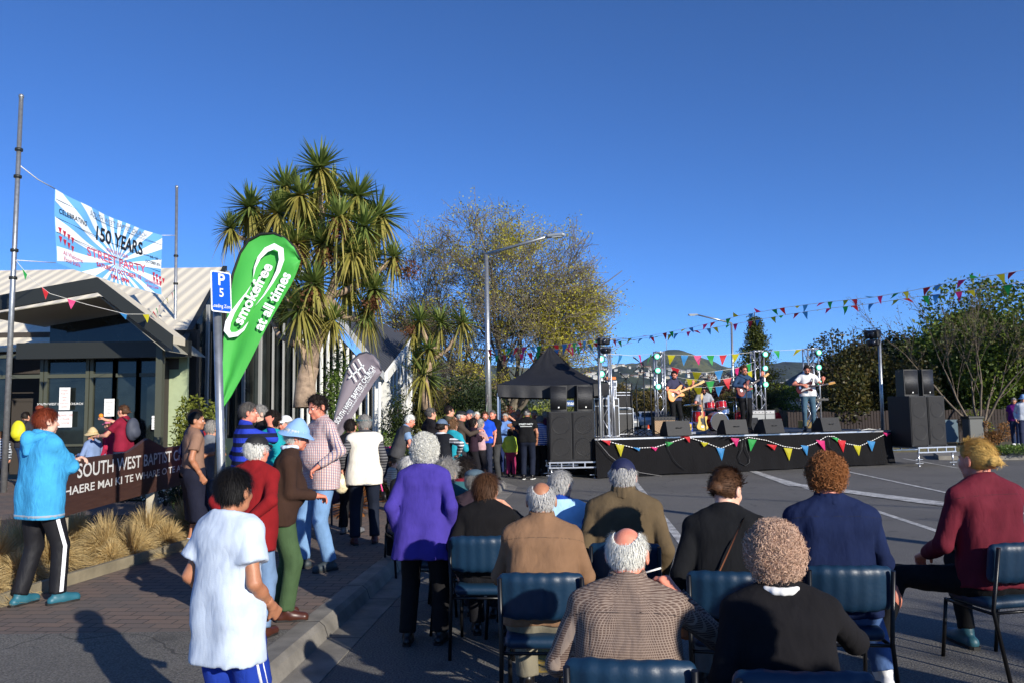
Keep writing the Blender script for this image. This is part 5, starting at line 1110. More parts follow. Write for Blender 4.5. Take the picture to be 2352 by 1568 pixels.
def btext(s_, u, v, size, m, bold=0, fw_=1, nm='lettering', rot_=0):
    mt = MB(); put_text(mt, s_, size, lambda x, y: bp(u + x / BW, v - y / BH, .02), 0, bold, fw_, rot=rot_); mt.build(nm, m, bt)
INK = M('ink_black', (26, 26, 32), .6); RED = M('ink_red', (190, 44, 62), .6); PINK = M('ink_pink', (206, 92, 116), .6); GREYI = M('ink_grey', (120, 128, 138), .6)
btext('SOUTH WEST BAPTIST CHURCH', .56, .085, .17, GREYI); btext('CELEBRATING', .15, .27, .165, INK, .008); btext('150 YEARS', .575, .33, .52, INK, .022, .86); btext('14 - 16', .91, .42, .13, INK, .008); btext('OCTOBER 2016', .905, .51, .115, INK, .008, .9)
btext('JOIN US AT OUR', .56, .515, .13, RED); btext('STREET PARTY', .55, .655, .34, PINK, .012, 1.1); btext('SATURDAY OCTOBER 15', .56, .805, .17, RED, .016); btext('5PM - 8PM', .56, .92, .18, RED, .018); btext('All Welcome', .14, .83, .15, PINK); btext('Food Stalls', .13, .91, .15, PINK); btext('Live Entertainment', .90, .83, .13, PINK, 0, .8); btext('Bouncy Castle', .90, .90, .13, PINK, 0, .8)
for v in (.17, .42, .62):
    mt = MB(); mt.tube([bp(.01, v - .04, .012), bp(.5, v - .03, .012), bp(.99, v, .012)], .006, 4); mt.build('cord_line', INK, bt)
mt = MB()
for (u0_, v0_, n_, sg) in ((.02, .50, 4, 1), (.02, .62, 4, 1), (.90, .66, 4, 1), (.905, .74, 3, 1)):
    for k in range(n_): u = u0_ + k * .035; mt.add([bp(u, v0_ + .02 * k, .02), bp(u + .028, v0_ + .02 * k, .02), bp(u + .014, v0_ + .09 + .02 * k, .02)], [(0, 1, 2)])
mt.build('printed_pennants', RED, bt)
M_ROPE = M('white_rope', (214, 212, 204), .8)
l1 = A(45, 380, b1.y)
for pts_, r_ in (([l1 - TL, (l1 - TL) * .5 + Vector((0, 0, -.05)), Vector((0, 0, 0))], .012), ([A(36, 598, b1.y) - TL, BL - TL], .010), ([TR - TL, A(404, 541, 23.6) - TL], .010), ([BR - TL, A(403, 722, 23.6) - TL], .008)): mb = MB(); mb.tube(pts_, r_, 5); mb.build('rope', M_ROPE, bt)
# bunting
PCOL = {'r': (214, 44, 52), 'y': (206, 196, 44), 'b': (66, 146, 206), 'g': (44, 168, 76), 'p': (222, 48, 122)}
PM = {k: mat_leaf('pennant_' + k, v, v, .35) for k, v in PCOL.items()}
def bunting(label, pts, cols, size, drop=.0, seed=0, cord=.006, ext=.0, tw=.45, flag_n=None, wind=(0, 0)):
    """pts: world points of the cord; cols: colours of the pennants in order, spread evenly"""
    rg = random.Random(seed); base = Vector(pts[0]); t = thing('bunting', label, 'bunting', base); P = [Vector(p) - base for p in pts]; Ls = [0]
    for a, b in zip(P, P[1:]): Ls.append(Ls[-1] + (b - a).length)
    def at(s_):
        for i in range(len(P) - 1):
            if s_ <= Ls[i + 1] or i == len(P) - 2: f = (s_ - Ls[i]) / max(1e-6, Ls[i + 1] - Ls[i]); return P[i].lerp(P[i + 1], f), (P[i + 1] - P[i]).normalized()
    mb = MB(); mb.tube(P, cord, 4); mb.build('cord', M_ROPE, t); n_ = len(cols)
    for i, c in enumerate(cols):
        if c == ' ': continue
        p, d = at(Ls[-1] * (i + .5) / n_); d2 = Vector((d.x, d.y, d.z)); h_ = size * 1.25; sw = rg.gauss(0, tw); nrm_ = d2.cross(Vector((0, 0, 1))).normalized(); dn = (Vector((0, 0, -1)) * cos(sw + wind[0]) + nrm_ * sin(sw + wind[0]) + d2 * (wind[1] + rg.gauss(0, .15 * tw / .45))).normalized()
        K = 5; vs = []; fs = []
        for j in range(K + 1):
            f = j / K; cc = p + dn * h_ * f + nrm_ * .05 * size * sin(f * 5 + i); w_ = size * .5 * (1 - f) + .002; vs += [cc - d2 * w_, cc + d2 * w_]
        fs = [(2 * j, 2 * j + 1, 2 * j + 3, 2 * j + 2) for j in range(K)]; mb = MB(); mb.add(vs, fs, 0, True); mb.build('pennant', PM[c], t)
    return t
def pxpts(l): return [A(x, y, Y) for x, y, Y in l]
bunting('bunting of coloured pennants hanging from the left flagpole across the church entrance', pxpts([(36, 598, 16.8), (70, 640, 17), (115, 675, 17.2), (200, 700, 17.6), (290, 722, 18.2), (345, 722, 18.7), (402, 665, 23.5)]), 'grp byrgpbyy rg', .17, seed=3, wind=(.2, 0), tw=.3)
# parking sign
pb = Vector((-2.26, 6.26, PZ)); ptp = A(497, 655, 6.35); t = thing('parking_sign', 'blue five minute parking and loading zone sign on a galvanised post', 'sign', pb); q = ptp - pb
mb = MB(); mb.tube([Vector((0, 0, 0)), q * .99], [.034, .032], 16); mb.build('post', M_GALV, t)
c = A(500, 672, 6.30) - pb; W_, H_ = .195, .335; yaw_ = R(58)
def sp_(x, y, o=0): v = Vector((x * cos(yaw_), x * sin(yaw_), y)); nn = Vector((sin(yaw_), -cos(yaw_), 0)); tl = q.normalized(); return c + Vector((x * cos(yaw_), x * sin(yaw_), 0)) + Vector((tl.x * y, tl.y * y, y)) + nn * o
def rr_pts(W_, H_, r, n=5):
    out = []
    for cx, cy, a0 in ((W_ / 2 - r, H_ / 2 - r, 0), (-W_ / 2 + r, H_ / 2 - r, 90), (-W_ / 2 + r, -H_ / 2 + r, 180), (W_ / 2 - r, -H_ / 2 + r, 270)):
        for k in range(n): a = R(a0 + 90 * k / (n - 1)); out.append((cx + cos(a) * r, cy + sin(a) * r))
    return out
mb = MB(); mb.prism([sp_(x, y, .040) for x, y in rr_pts(W_, H_, .02)], (sp_(0, 0, .044) - sp_(0, 0, .040))); pl_ = mb.build('plate', M('sign_white', (226, 228, 230), .35), t)
mb = MB(); mb.add([sp_(x, y, .0455) for x, y in rr_pts(W_ - .022, H_ - .022, .015)], [tuple(range(20))]); mb.build('blue_field', M('sign_blue', (20, 84, 196), .35), pl_)
mt = MB(); put_text(mt, 'P', .135, lambda x, y: sp_(x, y + .095, .048), 0, .02); put_text(mt, '5', .10, lambda x, y: sp_(x, y - .01, .048), 0, .012); put_text(mt, 'Loading Zone', .040, lambda x, y: sp_(x, y - .118, .048), 0, .008, .86); mt.build('lettering', M('sign_white', (0, 0, 0)), pl_)
for y in (.15, -.15): mb = MB(); p = sp_(0, y, .046); mb.ball(p, .006, 6); mb.build('bolt', M_GALV, pl_)
# feather flags
def feather(label, outline, Y0, Y1, basepx, mcol, medge, cols, base_z=PZ, Ybase=None, edge=.035, fn_art=None, pole_pts=None):
    """outline: picture points of the cloth, pole side first; built as curved cloth at its own distance"""
    base = A(basepx[0], 940, Ybase or Y0); base.z = base_z; t = thing('feather_flag', label, 'flag', base); n = len(outline)
    P = [A(x, y, Y0) - base for x, y in outline]; return t, P, base
def feather_flag(label, Y, pole_px, free_px, foot, cloth_m, edge_m, art):
    base = A(foot[0], foot[1], Y); base.z = PZ; t = thing('feather_flag', label, 'flag', base); n = len(pole_px); A0 = [A(x, y, Y) - base for x, y in pole_px]; B0 = [A(x, y, Y) - base for x, y in free_px]; K = 10; vs = []
    def bil(i, f): p = A0[i].lerp(B0[i], f); return p + Vector((0, -.02 * sin(f * 9 + i * .8) - .03 * sin(i * 1.1) * f * (1 - f) * 3, 0))
    for i in range(n):
        for k in range(K + 1): vs.append(bil(i, k / K))
    fs = [(i * (K + 1) + k, i * (K + 1) + k + 1, (i + 1) * (K + 1) + k + 1, (i + 1) * (K + 1) + k) for i in range(n - 1) for k in range(K)]
    mb = MB(); mb.add(vs, fs, 0, True); mb.build('cloth', cloth_m, t)
    mb = MB(); foot_ = Vector((0, 0, 0)); pl = [foot_] + [p + Vector((0, -.005, 0)) for p in A0[::-1]]; mb.tube(pl, [.016] * 2 + [.013] * (len(pl) - 2), 8); mb.build('pole', edge_m, t)
    art(t, base, Y); return t
SMF = M('flag_green', (66, 168, 66), .65, bump=.3, bs=5); BLK = M('flag_black', (16, 18, 18), .7); WHP = M('flag_white_print', (236, 240, 236), .65)
def flagpt(px_, py_, base, Y, o=.035): return A(px_, py_, Y) - base + Vector((0, -o - .03, 0))
def art_smoke(t, base, Y):
    # text runs up the flag: baseline direction in the picture
    def run(s_, x0, y0, x1, y1, size, bold, m, fwid=1.0):
        a, b = flagpt(x0, y0, base, Y), flagpt(x1, y1, base, Y); d = (b - a).normalized(); u_ = Vector((-d.z, 0, d.x)).normalized(); u_ = u_ if u_.z > 0 else -u_; c_ = (a + b) / 2; V, Fs = text(s_, 1, bold, 1); wd = max(v[0] for v in V) - min(v[0] for v in V); k = (b - a).length / wd
        mt = MB(); mt.add([c_ + d * x * k + u_ * y * size for x, y in V], Fs); mt.build('lettering', m, t)
    run('smokefree', 551, 745, 622, 610, .150, .03, WHP); run('at all times', 598, 758, 664, 630, .145, .03, WHP)
    # white swoosh: two crescents round the word
    def cres(pts, ws):
        mb = MB(); vs = []
        for i, (x, y) in enumerate(pts):
            a = flagpt(pts[max(i - 1, 0)][0], pts[max(i - 1, 0)][1], base, Y, .03); b = flagpt(pts[min(i + 1, len(pts) - 1)][0], pts[min(i + 1, len(pts) - 1)][1], base, Y, .03); d = (b - a).normalized(); n_ = Vector((-d.z, 0, d.x)); p = flagpt(x, y, base, Y, .03); vs += [p + n_ * ws[i], p - n_ * ws[i]]
        mb.add(vs, [(2 * i, 2 * i + 1, 2 * i + 3, 2 * i + 2) for i in range(len(pts) - 1)]); mb.build('swoosh', WHP, t)
    cres([(586, 642), (590, 618), (600, 595), (616, 577), (634, 569), (649, 577), (651, 600), (643, 626), (629, 652), (611, 680), (590, 706)], [.0, .010, .018, .026, .030, .030, .026, .020, .013, .007, .0])
    cres([(583, 655), (571, 675), (555, 697), (540, 719), (529, 742), (526, 760), (534, 771), (549, 769), (564, 758), (576, 740)], [.0, .006, .013, .020, .028, .030, .028, .022, .013, .0])
feather_flag('green smokefree feather flag beside the parking sign', 7.6,
    [(690, 596), (676, 568), (655, 548), (630, 537), (600, 538), (572, 552), (552, 582), (535, 630), (522, 700), (513, 780), (508, 850), (506, 900), (502, 940)],
    [(691, 600), (684, 618), (676, 636), (666, 656), (655, 676), (644, 698), (630, 724), (614, 752), (596, 786), (575, 826), (552, 868), (530, 908), (506, 945)], (486, 1190), SMF, BLK, art_smoke)
GRYF = M('flag_grey', (128, 118, 124), .65, bump=.3, bs=5)
def art_cross(t, base, Y):
    def seg(x0, y0, x1, y1, w_):
        a, b = flagpt(x0, y0, base, Y), flagpt(x1, y1, base, Y); d = (b - a).normalized(); n_ = Vector((-d.z, 0, d.x)) * w_; return [a - n_, b - n_, b + n_, a + n_]
    mb = MB(); mb.add(seg(803, 868, 838, 838, .010), [(0, 1, 2, 3)])
    for x, y in ((812, 862), (822, 852), (833, 842)): mb.add(seg(x - 9, y - 18, x + 9, y + 14, .010), [(0, 1, 2, 3)])
    mb.build('cross_emblem', WHP, t)
    def run(s_, x0, y0, x1, y1, size, bold):
        a, b = flagpt(x0, y0, base, Y), flagpt(x1, y1, base, Y); d = (b - a).normalized(); u_ = Vector((-d.z, 0, d.x)); u_ = u_ if u_.z > 0 else -u_; c_ = (a + b) / 2; V, Fs = text(s_, 1, bold, 1); wd = max(v[0] for v in V) - min(v[0] for v in V); k = (b - a).length / wd
        mt = MB(); mt.add([c_ + d * x * k + u_ * y * size for x, y in V], Fs); mt.build('lettering', WHP, t)
    run('SOUTH WEST BAPTIST CHURCH', 775, 970, 860, 842, .105, .01); run('A COMMUNITY OF BAPTIST CHURCHES', 800, 950, 864, 850, .035, .0)
feather_flag('grey church feather flag with white cross emblem behind the checked shirt man', 11.5,
    [(877, 850), (870, 830), (858, 815), (842, 808), (825, 812), (810, 826), (797, 850), (786, 885), (776, 925), (768, 960), (764, 985), (762, 1000)],
    [(878, 854), (868, 866), (858, 878), (850, 892), (841, 906), (832, 920), (823, 936), (812, 954), (802, 970), (790, 990), (776, 1008), (764, 1020)], (762, 1180), GRYF, M('flag_pole_dark', (60, 66, 78), .5), art_cross)
# church sign board
s0, s1_ = Vector((-4.70, 8.35, 0)), Vector((-4.93, 11.6, 0))
def bd(px, py):                      # point on the board's plane seen at a picture position
    d = ray(px, py); n_ = Vector(((s1_ - s0).y, -(s1_ - s0).x, 0)); o = Vector((0, 0, CAMH)); k = (s0 - o).dot(n_) / d.dot(n_); return o + d * k
TLb, BLb, TRb, BRb = bd(150, 1046), bd(150, 1167), bd(428, 1026), bd(428, 1117)
zt_, zb_ = (TLb.z + TRb.z) / 2, (BLb.z + BRb.z) / 2; sgn = thing('church_sign', 'long brown church sign board with white lettering on timber posts', 'sign', (s0.x, s0.y, PZ)); Os = Vector((s0.x, s0.y, PZ)); L0, L1 = TLb.copy(), TRb.copy(); dS = Vector((L1.x - L0.x, L1.y - L0.y, 0)); LS = dS.length; dS.normalize(); nS = Vector((dS.y, -dS.x, 0))
L0 = L0 - dS * .45; LS += 1.35
def sb_(u, z, o=0): return Vector((L0.x, L0.y, 0)) + dS * u + Vector((0, 0, z)) + nS * o
mb = MB(); mb.prism([sb_(0, zb_), sb_(LS, zb_), sb_(LS, zt_), sb_(LS * .62, zt_), sb_(LS * .50, zt_ + .15), sb_(LS * .38, zt_), sb_(0, zt_)], nS * .05)
t_ = NT('brown_board'); ww = t_.noise(1, 4, t_.scl((30, 3, 40))); t_.col(t_.mix(t_.ramp(ww, .35, .7), lin((66, 42, 36)), lin((78, 52, 44)))); t_.b.inputs['Roughness'].default_value = .6; t_.bump(ww, .25, .004)
mb.build('board', t_.m, sgn, off=Os)
def stext(s_, pre, pxa, pxb, pya, size, bold):
    a, b = bd(pxa, pya), bd(pxb, pya - 20); ua, ub = (a - L0).dot(dS), (b - L0).dot(dS); V, Fs = text(s_, 1, bold, 1); W_ = max(v[0] for v in V) - min(v[0] for v in V); Vp = text(pre, 1, bold, 1)[0]; Wp = max(v[0] for v in Vp) - min(v[0] for v in Vp); x0_ = min(v[0] for v in V); k = (ub - ua) / Wp
    mt = MB(); mt.add([sb_(ua + (x - x0_) * k, a.z + y * size, .0535) for x, y in V], Fs); mt.build('lettering', M('sign_letter_white', (228, 226, 220), .6), sgn, off=Os)
stext('SOUTH WEST BAPTIST CHURCH', 'SOUTH WEST BAPTIST CHU', 166, 421, 1083, .215, .012); stext('HAERE MAI KI TE WHARE O TE ARIKI', 'HAERE MAI KI TE WHARE O TE ARI', 136, 415, 1130, .125, .014)
for px, py in ((190, 1306), (377, 1222)):
    p = G(px, py, PZ + .03); mb = MB(); u = (p - L0).dot(dS); c = sb_(u, 0, -.06); mb.box((c.x, c.y, (zt_ - .05 + PZ) / 2), (.13, .11, zt_ - .05 - PZ), 0, math.atan2(dS.y, dS.x), .008); mb.build('post', M('post_timber', (178, 168, 146), .85, bump=.4, bs=30, var=.15), sgn, off=Os)
# street lamps
def lamp(label, px, pytop, Y, arm_px, arm_py, arm_dY, r=.09, g=.12, curved=False):
    base = A(px[0], 940, Y); base.z = g; top = A(px[1], pytop, Y); t = thing('street_lamp', label, 'street lamp', base); q = top - base; mb = MB(); mb.tube([Vector((0, 0, 0)), q * .45, q], [r, r * .8, r * .55], 10); mb.build('pole', M_GALV, t)
    e = A(arm_px, arm_py, Y + arm_dY) - base; pts = [q, e] if not curved else [q, q + Vector((0, 0, .35)), q.lerp(e, .45) + Vector((0, 0, .45)), e]; mb = MB(); mb.tube(pts, [r * .5] + [r * .4] * (len(pts) - 1), 8); mb.build('arm', M_GALV, t)
    d = (e - q); d.z = 0; d = d.normalized() if d.length > .01 else Vector((1, 0, 0)); mb = MB(); mb.box(e + d * .25, (.62, .24, .10), 0, math.atan2(d.y, d.x), .03); mb.box(e + d * .3 - Vector((0, 0, .065)), (.36, .18, .03), 1, math.atan2(d.y, d.x)); mb.build('lamp_head', [M('lamp_grey', (150, 156, 160), .4), M('lamp_lens', (200, 206, 206), .2)], t)
lamp('tall galvanised street lamp rising in front of the great tree', (1123, 1117), 585, 28, 1262, 543, -1.0, .13)
lamp('street lamp with white arm behind the stage beyond the overhead bunting', (1685, 1680), 742, 52, 1600, 723, 0, .12)
lamp('curved street lamp in front of the right hill', (1910, 1912), 800, 55, 1921, 770, 0, .07, curved=True)
lamp('distant street lamp low behind the left truss tower', (1500, 1500), 870, 110, 1465, 862, 0, .10); lamp('distant street lamp far behind the microphone stands', (1505, 1505), 895, 140, 1480, 890, 0, .10)
# street name sign
b = A(1325, 940, 27.3); b.z = .12; t = thing('street_sign', 'blue and white street name sign seen under the tent', 'sign', b); mb = MB(); mb.cyl((0, 0, 0), (0, 0, 2.2), .03, n=8); mb.build('post', M_WT, t); za = A(1312, 925, 27.3).z - b.z
mb = MB(); mb.box((-.24, 0, za), (.98, .03, .20)); pl_ = mb.build('plate', M('street_blue', (38, 78, 138), .5), t); mt = MB(); put_text(mt, 'Colman St', .19, lambda x, y: (-.24 + x, -.02, za + y), 0, .01); mt.build('lettering', WHP, pl_)
# fence on the right
def slat_fence(label, a, b, h_, m, g=.14, step=.12, post=None):
    a, b = Vector(a), Vector(b); t = thing('fence', label, 'fence', (a.x, a.y, g)); L = (b - a).length; d = (b - a).normalized(); an = math.atan2(d.y, d.x); n_ = int(L / step); mb = MB()
    for k in range(n_): c = d * (k + .5) * step; mb.box((c.x, c.y, h_ / 2), (step * .82, .022, h_ - .02 * ((k * 7) % 3)), 0, an)
    mb.build('palings', m, t); mb = MB()
    for z in (h_ * .2, h_ * .85): mb.box((d.x * L / 2 - d.y * -.03, d.y * L / 2 + .04, z), (L, .05, .08), 0, an)
    mb.build('rails', m, t)
slat_fence('dark paling fence behind the right speaker stack', (11.5, 33, 0), (24.5, 32, 0), 1.35, M('fence_dark', (48, 38, 34), .85)); slat_fence('vertical timber paling fence behind the right side of the stage', (12.8, 38, 0), (18.5, 39, 0), 1.4, M('fence_timber', (120, 98, 76), .85, var=.3, vs=2), step=.2)
# house behind right truss
b = A(1885, 940, 62); b.z = .1; t = thing('house', 'house with dark hipped roof and cream walls behind the right guitarist', 'house', b); mb = MB(); mb.box((2.2, 0, 1.3), (9.5, 7, 2.6)); mb.build('wall', M('house_cream', (214, 206, 186), .8), t); mb = MB()
mb.add([(-3.3, -4, 2.5), (7.6, -4, 2.5), (7.6, 4, 2.5), (-3.3, 4, 2.5), (-.2, 0, 5.0), (4.6, 0, 5.0)], [(0, 1, 5, 4), (1, 2, 5), (2, 3, 4, 5), (3, 0, 4), (3, 2, 1, 0)]); mb.build('roof', M('house_dark_roof', (72, 66, 62), .8, bump=.5, bs=8), t)
for x in (-.5, 2.5, 5.5): mb = MB(); mb.box((x, -3.52, 1.4), (1.4, .06, 1.1)); f = mb.build('window_frame', M_WT, t); mb = MB(); mb.box((x, -3.56, 1.4), (1.2, .02, .9)); mb.build('pane', M_GL, f)
# parked cars far down the street
def car(label, px, Y, col, yaw_, g=0):
    b = A(px, 940, Y); b.z = g; t = thing('parked_car', label, 'car', b, yaw_, 'cars down the street'); pm = M('car_paint_%d_%d_%d' % col, col, .25, .3)
    prof = [(-2.15, .35), (-2.2, .75), (-2.0, .92), (-1.1, 1.0), (-.5, 1.42), (.9, 1.45), (1.7, 1.02), (2.15, .95), (2.2, .45), (2.1, .3)]; mb = MB(); mb.prism([(-.84, x, z) for x, z in prof], (1.68, 0, 0)); mb.build('body', pm, t)
    gl = MB(); gl.prism([(-.855, x, z) for x, z in [(-.95, 1.02), (-.45, 1.36), (.85, 1.39), (1.4, 1.05)]], (1.71, 0, 0)); gl.add([(-.7, -1.13, 1.02), (.7, -1.13, 1.02), (.62, -.56, 1.38), (-.62, -.56, 1.38)], [(0, 1, 2, 3)]); gl.build('windows', M_GL, t)
    for x in (-.82, .82):
        for y in (-1.35, 1.35): w_ = MB(); w_.lathe((x - .1, y, .32), [(.0, 0), (.18, 0), (.32, .01), (.32, .19), (.18, .2), (0, .2)], 14, 0, (1, 0, 0)); wh = w_.build('wheel', M('tyre', (20, 20, 20), .8), t)
        l_ = MB(); l_.box((x * .75, -2.19, .7), (.3, .05, .14)); l_.build('headlight', M('headlight', (220, 220, 214), .15), t)
    l_ = MB(); l_.box((0, -2.21, .45), (.5, .02, .12)); l_.build('number_plate', M_WT, t)
for a in [('silver car parked beyond the tent behind the stacked cases', 1432, 62, (150, 156, 162), 0), ('dark car behind the silver car in the distance', 1447, 78, (30, 34, 44), .1), ('white car beside the traffic cones behind the microphone stands', 1490, 66, (222, 224, 224), -.1), ('blue car half hidden behind the left truss tower', 1522, 64, (28, 50, 110), .05), ('grey car far down the road', 1462, 100, (120, 122, 126), 0), ('pale car furthest away down the road', 1478, 120, (190, 192, 194), 0)]: car(*a)
def cone_(label, px, py, Y=None, g=0, s_=1.0):
    p = G(px, py, g) if Y is None else Vector((A(px, 940, Y).x, Y, g)); t = thing('traffic_cone', label, 'traffic cone', p); mb = MB(); mb.box((0, 0, .02), (.38 * s_, .38 * s_, .04)); mb.build('base', M('cone_base', (30, 28, 28), .7), t)
    mb = MB(); mb.lathe((0, 0, .04), [(.15 * s_, 0), (.03 * s_, .68 * s_), (0, .68 * s_)], 14); mb.build('cone', M('cone_orange', (232, 74, 28), .5), t); mb = MB(); mb.lathe((0, 0, .04), [(.112 * s_, .25 * s_), (.077 * s_, .44 * s_)], 14); mb.build('reflective_band', M('cone_white', (230, 230, 230), .4), t)
cone_('orange traffic cone behind the microphone stands beyond the stage', 1475, 0, 33); cone_('orange traffic cone further back right of the microphone stands', 1488, 0, 48); cone_('red and white traffic cone behind the stage under the right truss', 1850, 0, 30, s_=1.0)
# rubbish bin and notice board far right
p = A(2232, 940, 30); p.z = .15; t = thing('rubbish_bin', 'grey rubbish bin with picture panel at the foot of the bare tree', 'bin', p); mb = MB(); mb.box((0, 0, .5), (.55, .5, 1.0), bev=.03); mb.build('body', M('bin_grey', (84, 86, 84), .6), t); mb = MB(); mb.box((0, 0, 1.05), (.62, .56, .1), bev=.02); mb.build('lid', M_DK, t); mb = MB(); mb.box((-.95, .1, .55), (.85, .04, .85)); mb.build('panel', M('panel_blue', (60, 84, 96), .6), t)

# overhead cable whose shadow crosses the road
pa, pb_ = G(1180, 1119), G(2352, 1174); off_ = Vector((.6 * 19.4, -.8 * 19.4, 6.9)); pa, pb_ = pa + off_, pb_ + off_; dd_ = (pb_ - pa).normalized(); pa = pa - dd_ * 1.5; mb = MB(); mb.tube([Vector((0, 0, 0)), (pb_ - pa) * .5 - Vector((0, 0, .12)), pb_ - pa + dd_ * 8], .03, 6); tag(mb.build('overhead_cable', M_DK, loc=pa), 'overhead cable stretched high over the road behind the audience', 'cable')
for i, (p_, lb) in enumerate(((pa, 'timber utility pole carrying the near end of the overhead cable'), (pb_ + dd_ * 8, 'timber utility pole carrying the far end of the overhead cable'))): mb = MB(); mb.cyl((0, 0, 0), (0, 0, p_.z + .3), .14, .10, n=10); mb.box((0, 0, p_.z), (1.6, .1, .1)); tag(mb.build('utility_pole', M_TIMB, loc=(p_.x, p_.y, 0)), lb, 'pole')
# ---------------- stage ----------------
SA, SB = G(1368, 1098), G(2050, 1066); SD = (SB - SA).normalized(); SAN = math.atan2(SD.y, SD.x); SLn = (SB - SA).length; SH_ = 1.0; SN = Vector((-SD.y, SD.x, 0))
def st(x, y, z=SH_): return SA + SD * x + SN * y + Vector((0, 0, z))
def on_stage(px, Y, z=SH_): p = A(px, 940, Y); p.z = z; return p
M_BLKC = cloth('black_drape', (15, 14, 16), .9, 200, .8); M_DECK = M('stage_deck', (52, 52, 56), .6, bump=.3, bs=20, var=.2); M_ALU = M('aluminium', (206, 208, 212), .3, .8, var=.1, vs=20); M_SPK = M('speaker_black', (17, 17, 19), .55, bump=.3, bs=120); M_GRL = M('speaker_grille', (21, 20, 21), .7, bump=.8, bs=220, var=.15); M_RUB = M('black_plastic', (16, 16, 18), .45)
t = thing('stage', 'black draped outdoor stage standing in the road', 'stage', SA, SAN)
mb = MB(); mb.box((SLn / 2, 3.2, SH_ - .04), (SLn, 6.4, .08)); mb.build('deck', M_DECK, t)
mb = MB(); mb.box((SLn / 2, -.012, SH_ - .035), (SLn, .02, .05)); mb.build('edge_trim', M_ALU, t)
for nm, (x0, y0, x1, y1) in (('drape', (0, -.03, SLn, -.03)), ('side_drape', (-.03, 0, -.03, 6.4)), ('side_drape', (SLn + .03, 6.4, SLn + .03, 0))):
    K, J = 150, 12; vs = []; L = math.hypot(x1 - x0, y1 - y0); d = Vector(((x1 - x0) / L, (y1 - y0) / L, 0)); nn = Vector((d.y, -d.x, 0))
    for j in range(J + 1):
        f = j / J
        for i in range(K + 1):
            u = i / K * L; w_ = (sin(u * 9 + sin(u * 2.3) * 2) * .5 + sin(u * 3.1 + f * 2.5 + 1) * .5 + sin(u * 1.3 - f * 4)) * .035 * f ** .7 + .06 * f * (1 if nm == 'drape' else .3); p = Vector((x0, y0, 0)) + d * u + nn * w_; vs.append((p.x, p.y, (SH_ - .06) * (1 - f) + .012 + .03 * abs(sin(u * 2.2)) * (f > .95)))
    mb = MB(); mb.add(vs, [(j * (K + 1) + i, j * (K + 1) + i + 1, (j + 1) * (K + 1) + i + 1, (j + 1) * (K + 1) + i) for j in range(J) for i in range(K)], 0, True); mb.build(nm, M_BLKC, t)
for x in (.4, 3.0, 5.4, 8.0, SLn - .4):
    for y in (.8, 5.8): mb = MB(); mb.cyl((x, y, .0), (x, y, SH_ - .09), .03, n=8); mb.build('leg', M_ALU, t)
# bunting on the stage front: sagging cord and pennants placed where the photo shows them
fr = [(1368, 1007), (1395, 1012), (1425, 1020), (1460, 1028), (1505, 1026), (1540, 1015), (1580, 1003), (1620, 1015), (1655, 1029), (1680, 1018), (1718, 1003), (1760, 1010), (1800, 1024), (1835, 1029), (1870, 1018), (1898, 1001), (1915, 1001), (1945, 1018), (1975, 1023), (2005, 1010), (2040, 992)]
def frp(px, py, o=.09):
    d = ray(px, py); n_ = -SN; o_ = Vector((0, 0, CAMH)); k = (SA - SN * o - o_).dot(n_) / d.dot(n_); return o_ + d * k
t = thing('bunting', 'bunting of pennants on striped cord swagged along the black stage front', 'bunting', frp(1368, 1007)); o = frp(1368, 1007); mb = MB(); mb.tube([frp(*p) - o for p in fr], .013, 5)
mc = NT('striped_cord'); s3 = mc.sep(); f = mc.math('LESS_THAN', mc.math('FRACT', mc.math('MULTIPLY', s3[0], 14)), .6); mc.col(mc.mix(f, lin((30, 30, 34)), lin((220, 218, 214)))); mb.build('cord', mc.m, t)
for x, y, c, w_, h_, sk in [(1392, 1010, 'r', 22, 12, 8), (1424, 1020, 'y', 20, 28, 2), (1462, 1027, 'b', 18, 8, 6), (1502, 1026, 'p', 18, 9, 4), (1538, 1014, 'g', 19, 12, -6), (1576, 1000, 'r', 18, 16, 8), (1619, 1015, 'y', 19, 10, -2), (1655, 1028, 'b', 19, 29, 3), (1688, 1005, 'p', 20, 20, 4), (1728, 1008, 'g', 20, 28, -4), (1773, 1020, 'r', 24, 13, 6), (1810, 1028, 'y', 20, 29, 3), (1848, 1022, 'b', 18, 24, 6), (1884, 1010, 'p', 20, 26, 12), (1918, 1004, 'g', 16, 10, 6), (1933, 1010, 'r', 20, 28, 4), (1969, 1022, 'y', 18, 24, 4), (2001, 1012, 'b', 19, 24, 2), (2037, 993, 'p', 18, 8, 0)]:
    mb = MB(); a, b, c_, m_ = [frp(*q, .11) - o for q in ((x - w_ / 2, y - 1), (x + w_ / 2, y + 1), (x + sk, y + h_), (x, y + h_ * .45))]; m_ = m_ - SN * .02; mb.add([a, b, c_, m_], [(0, 3, 1), (0, 2, 3), (1, 3, 2)], 0); mb.build('pennant', PM[c], t)
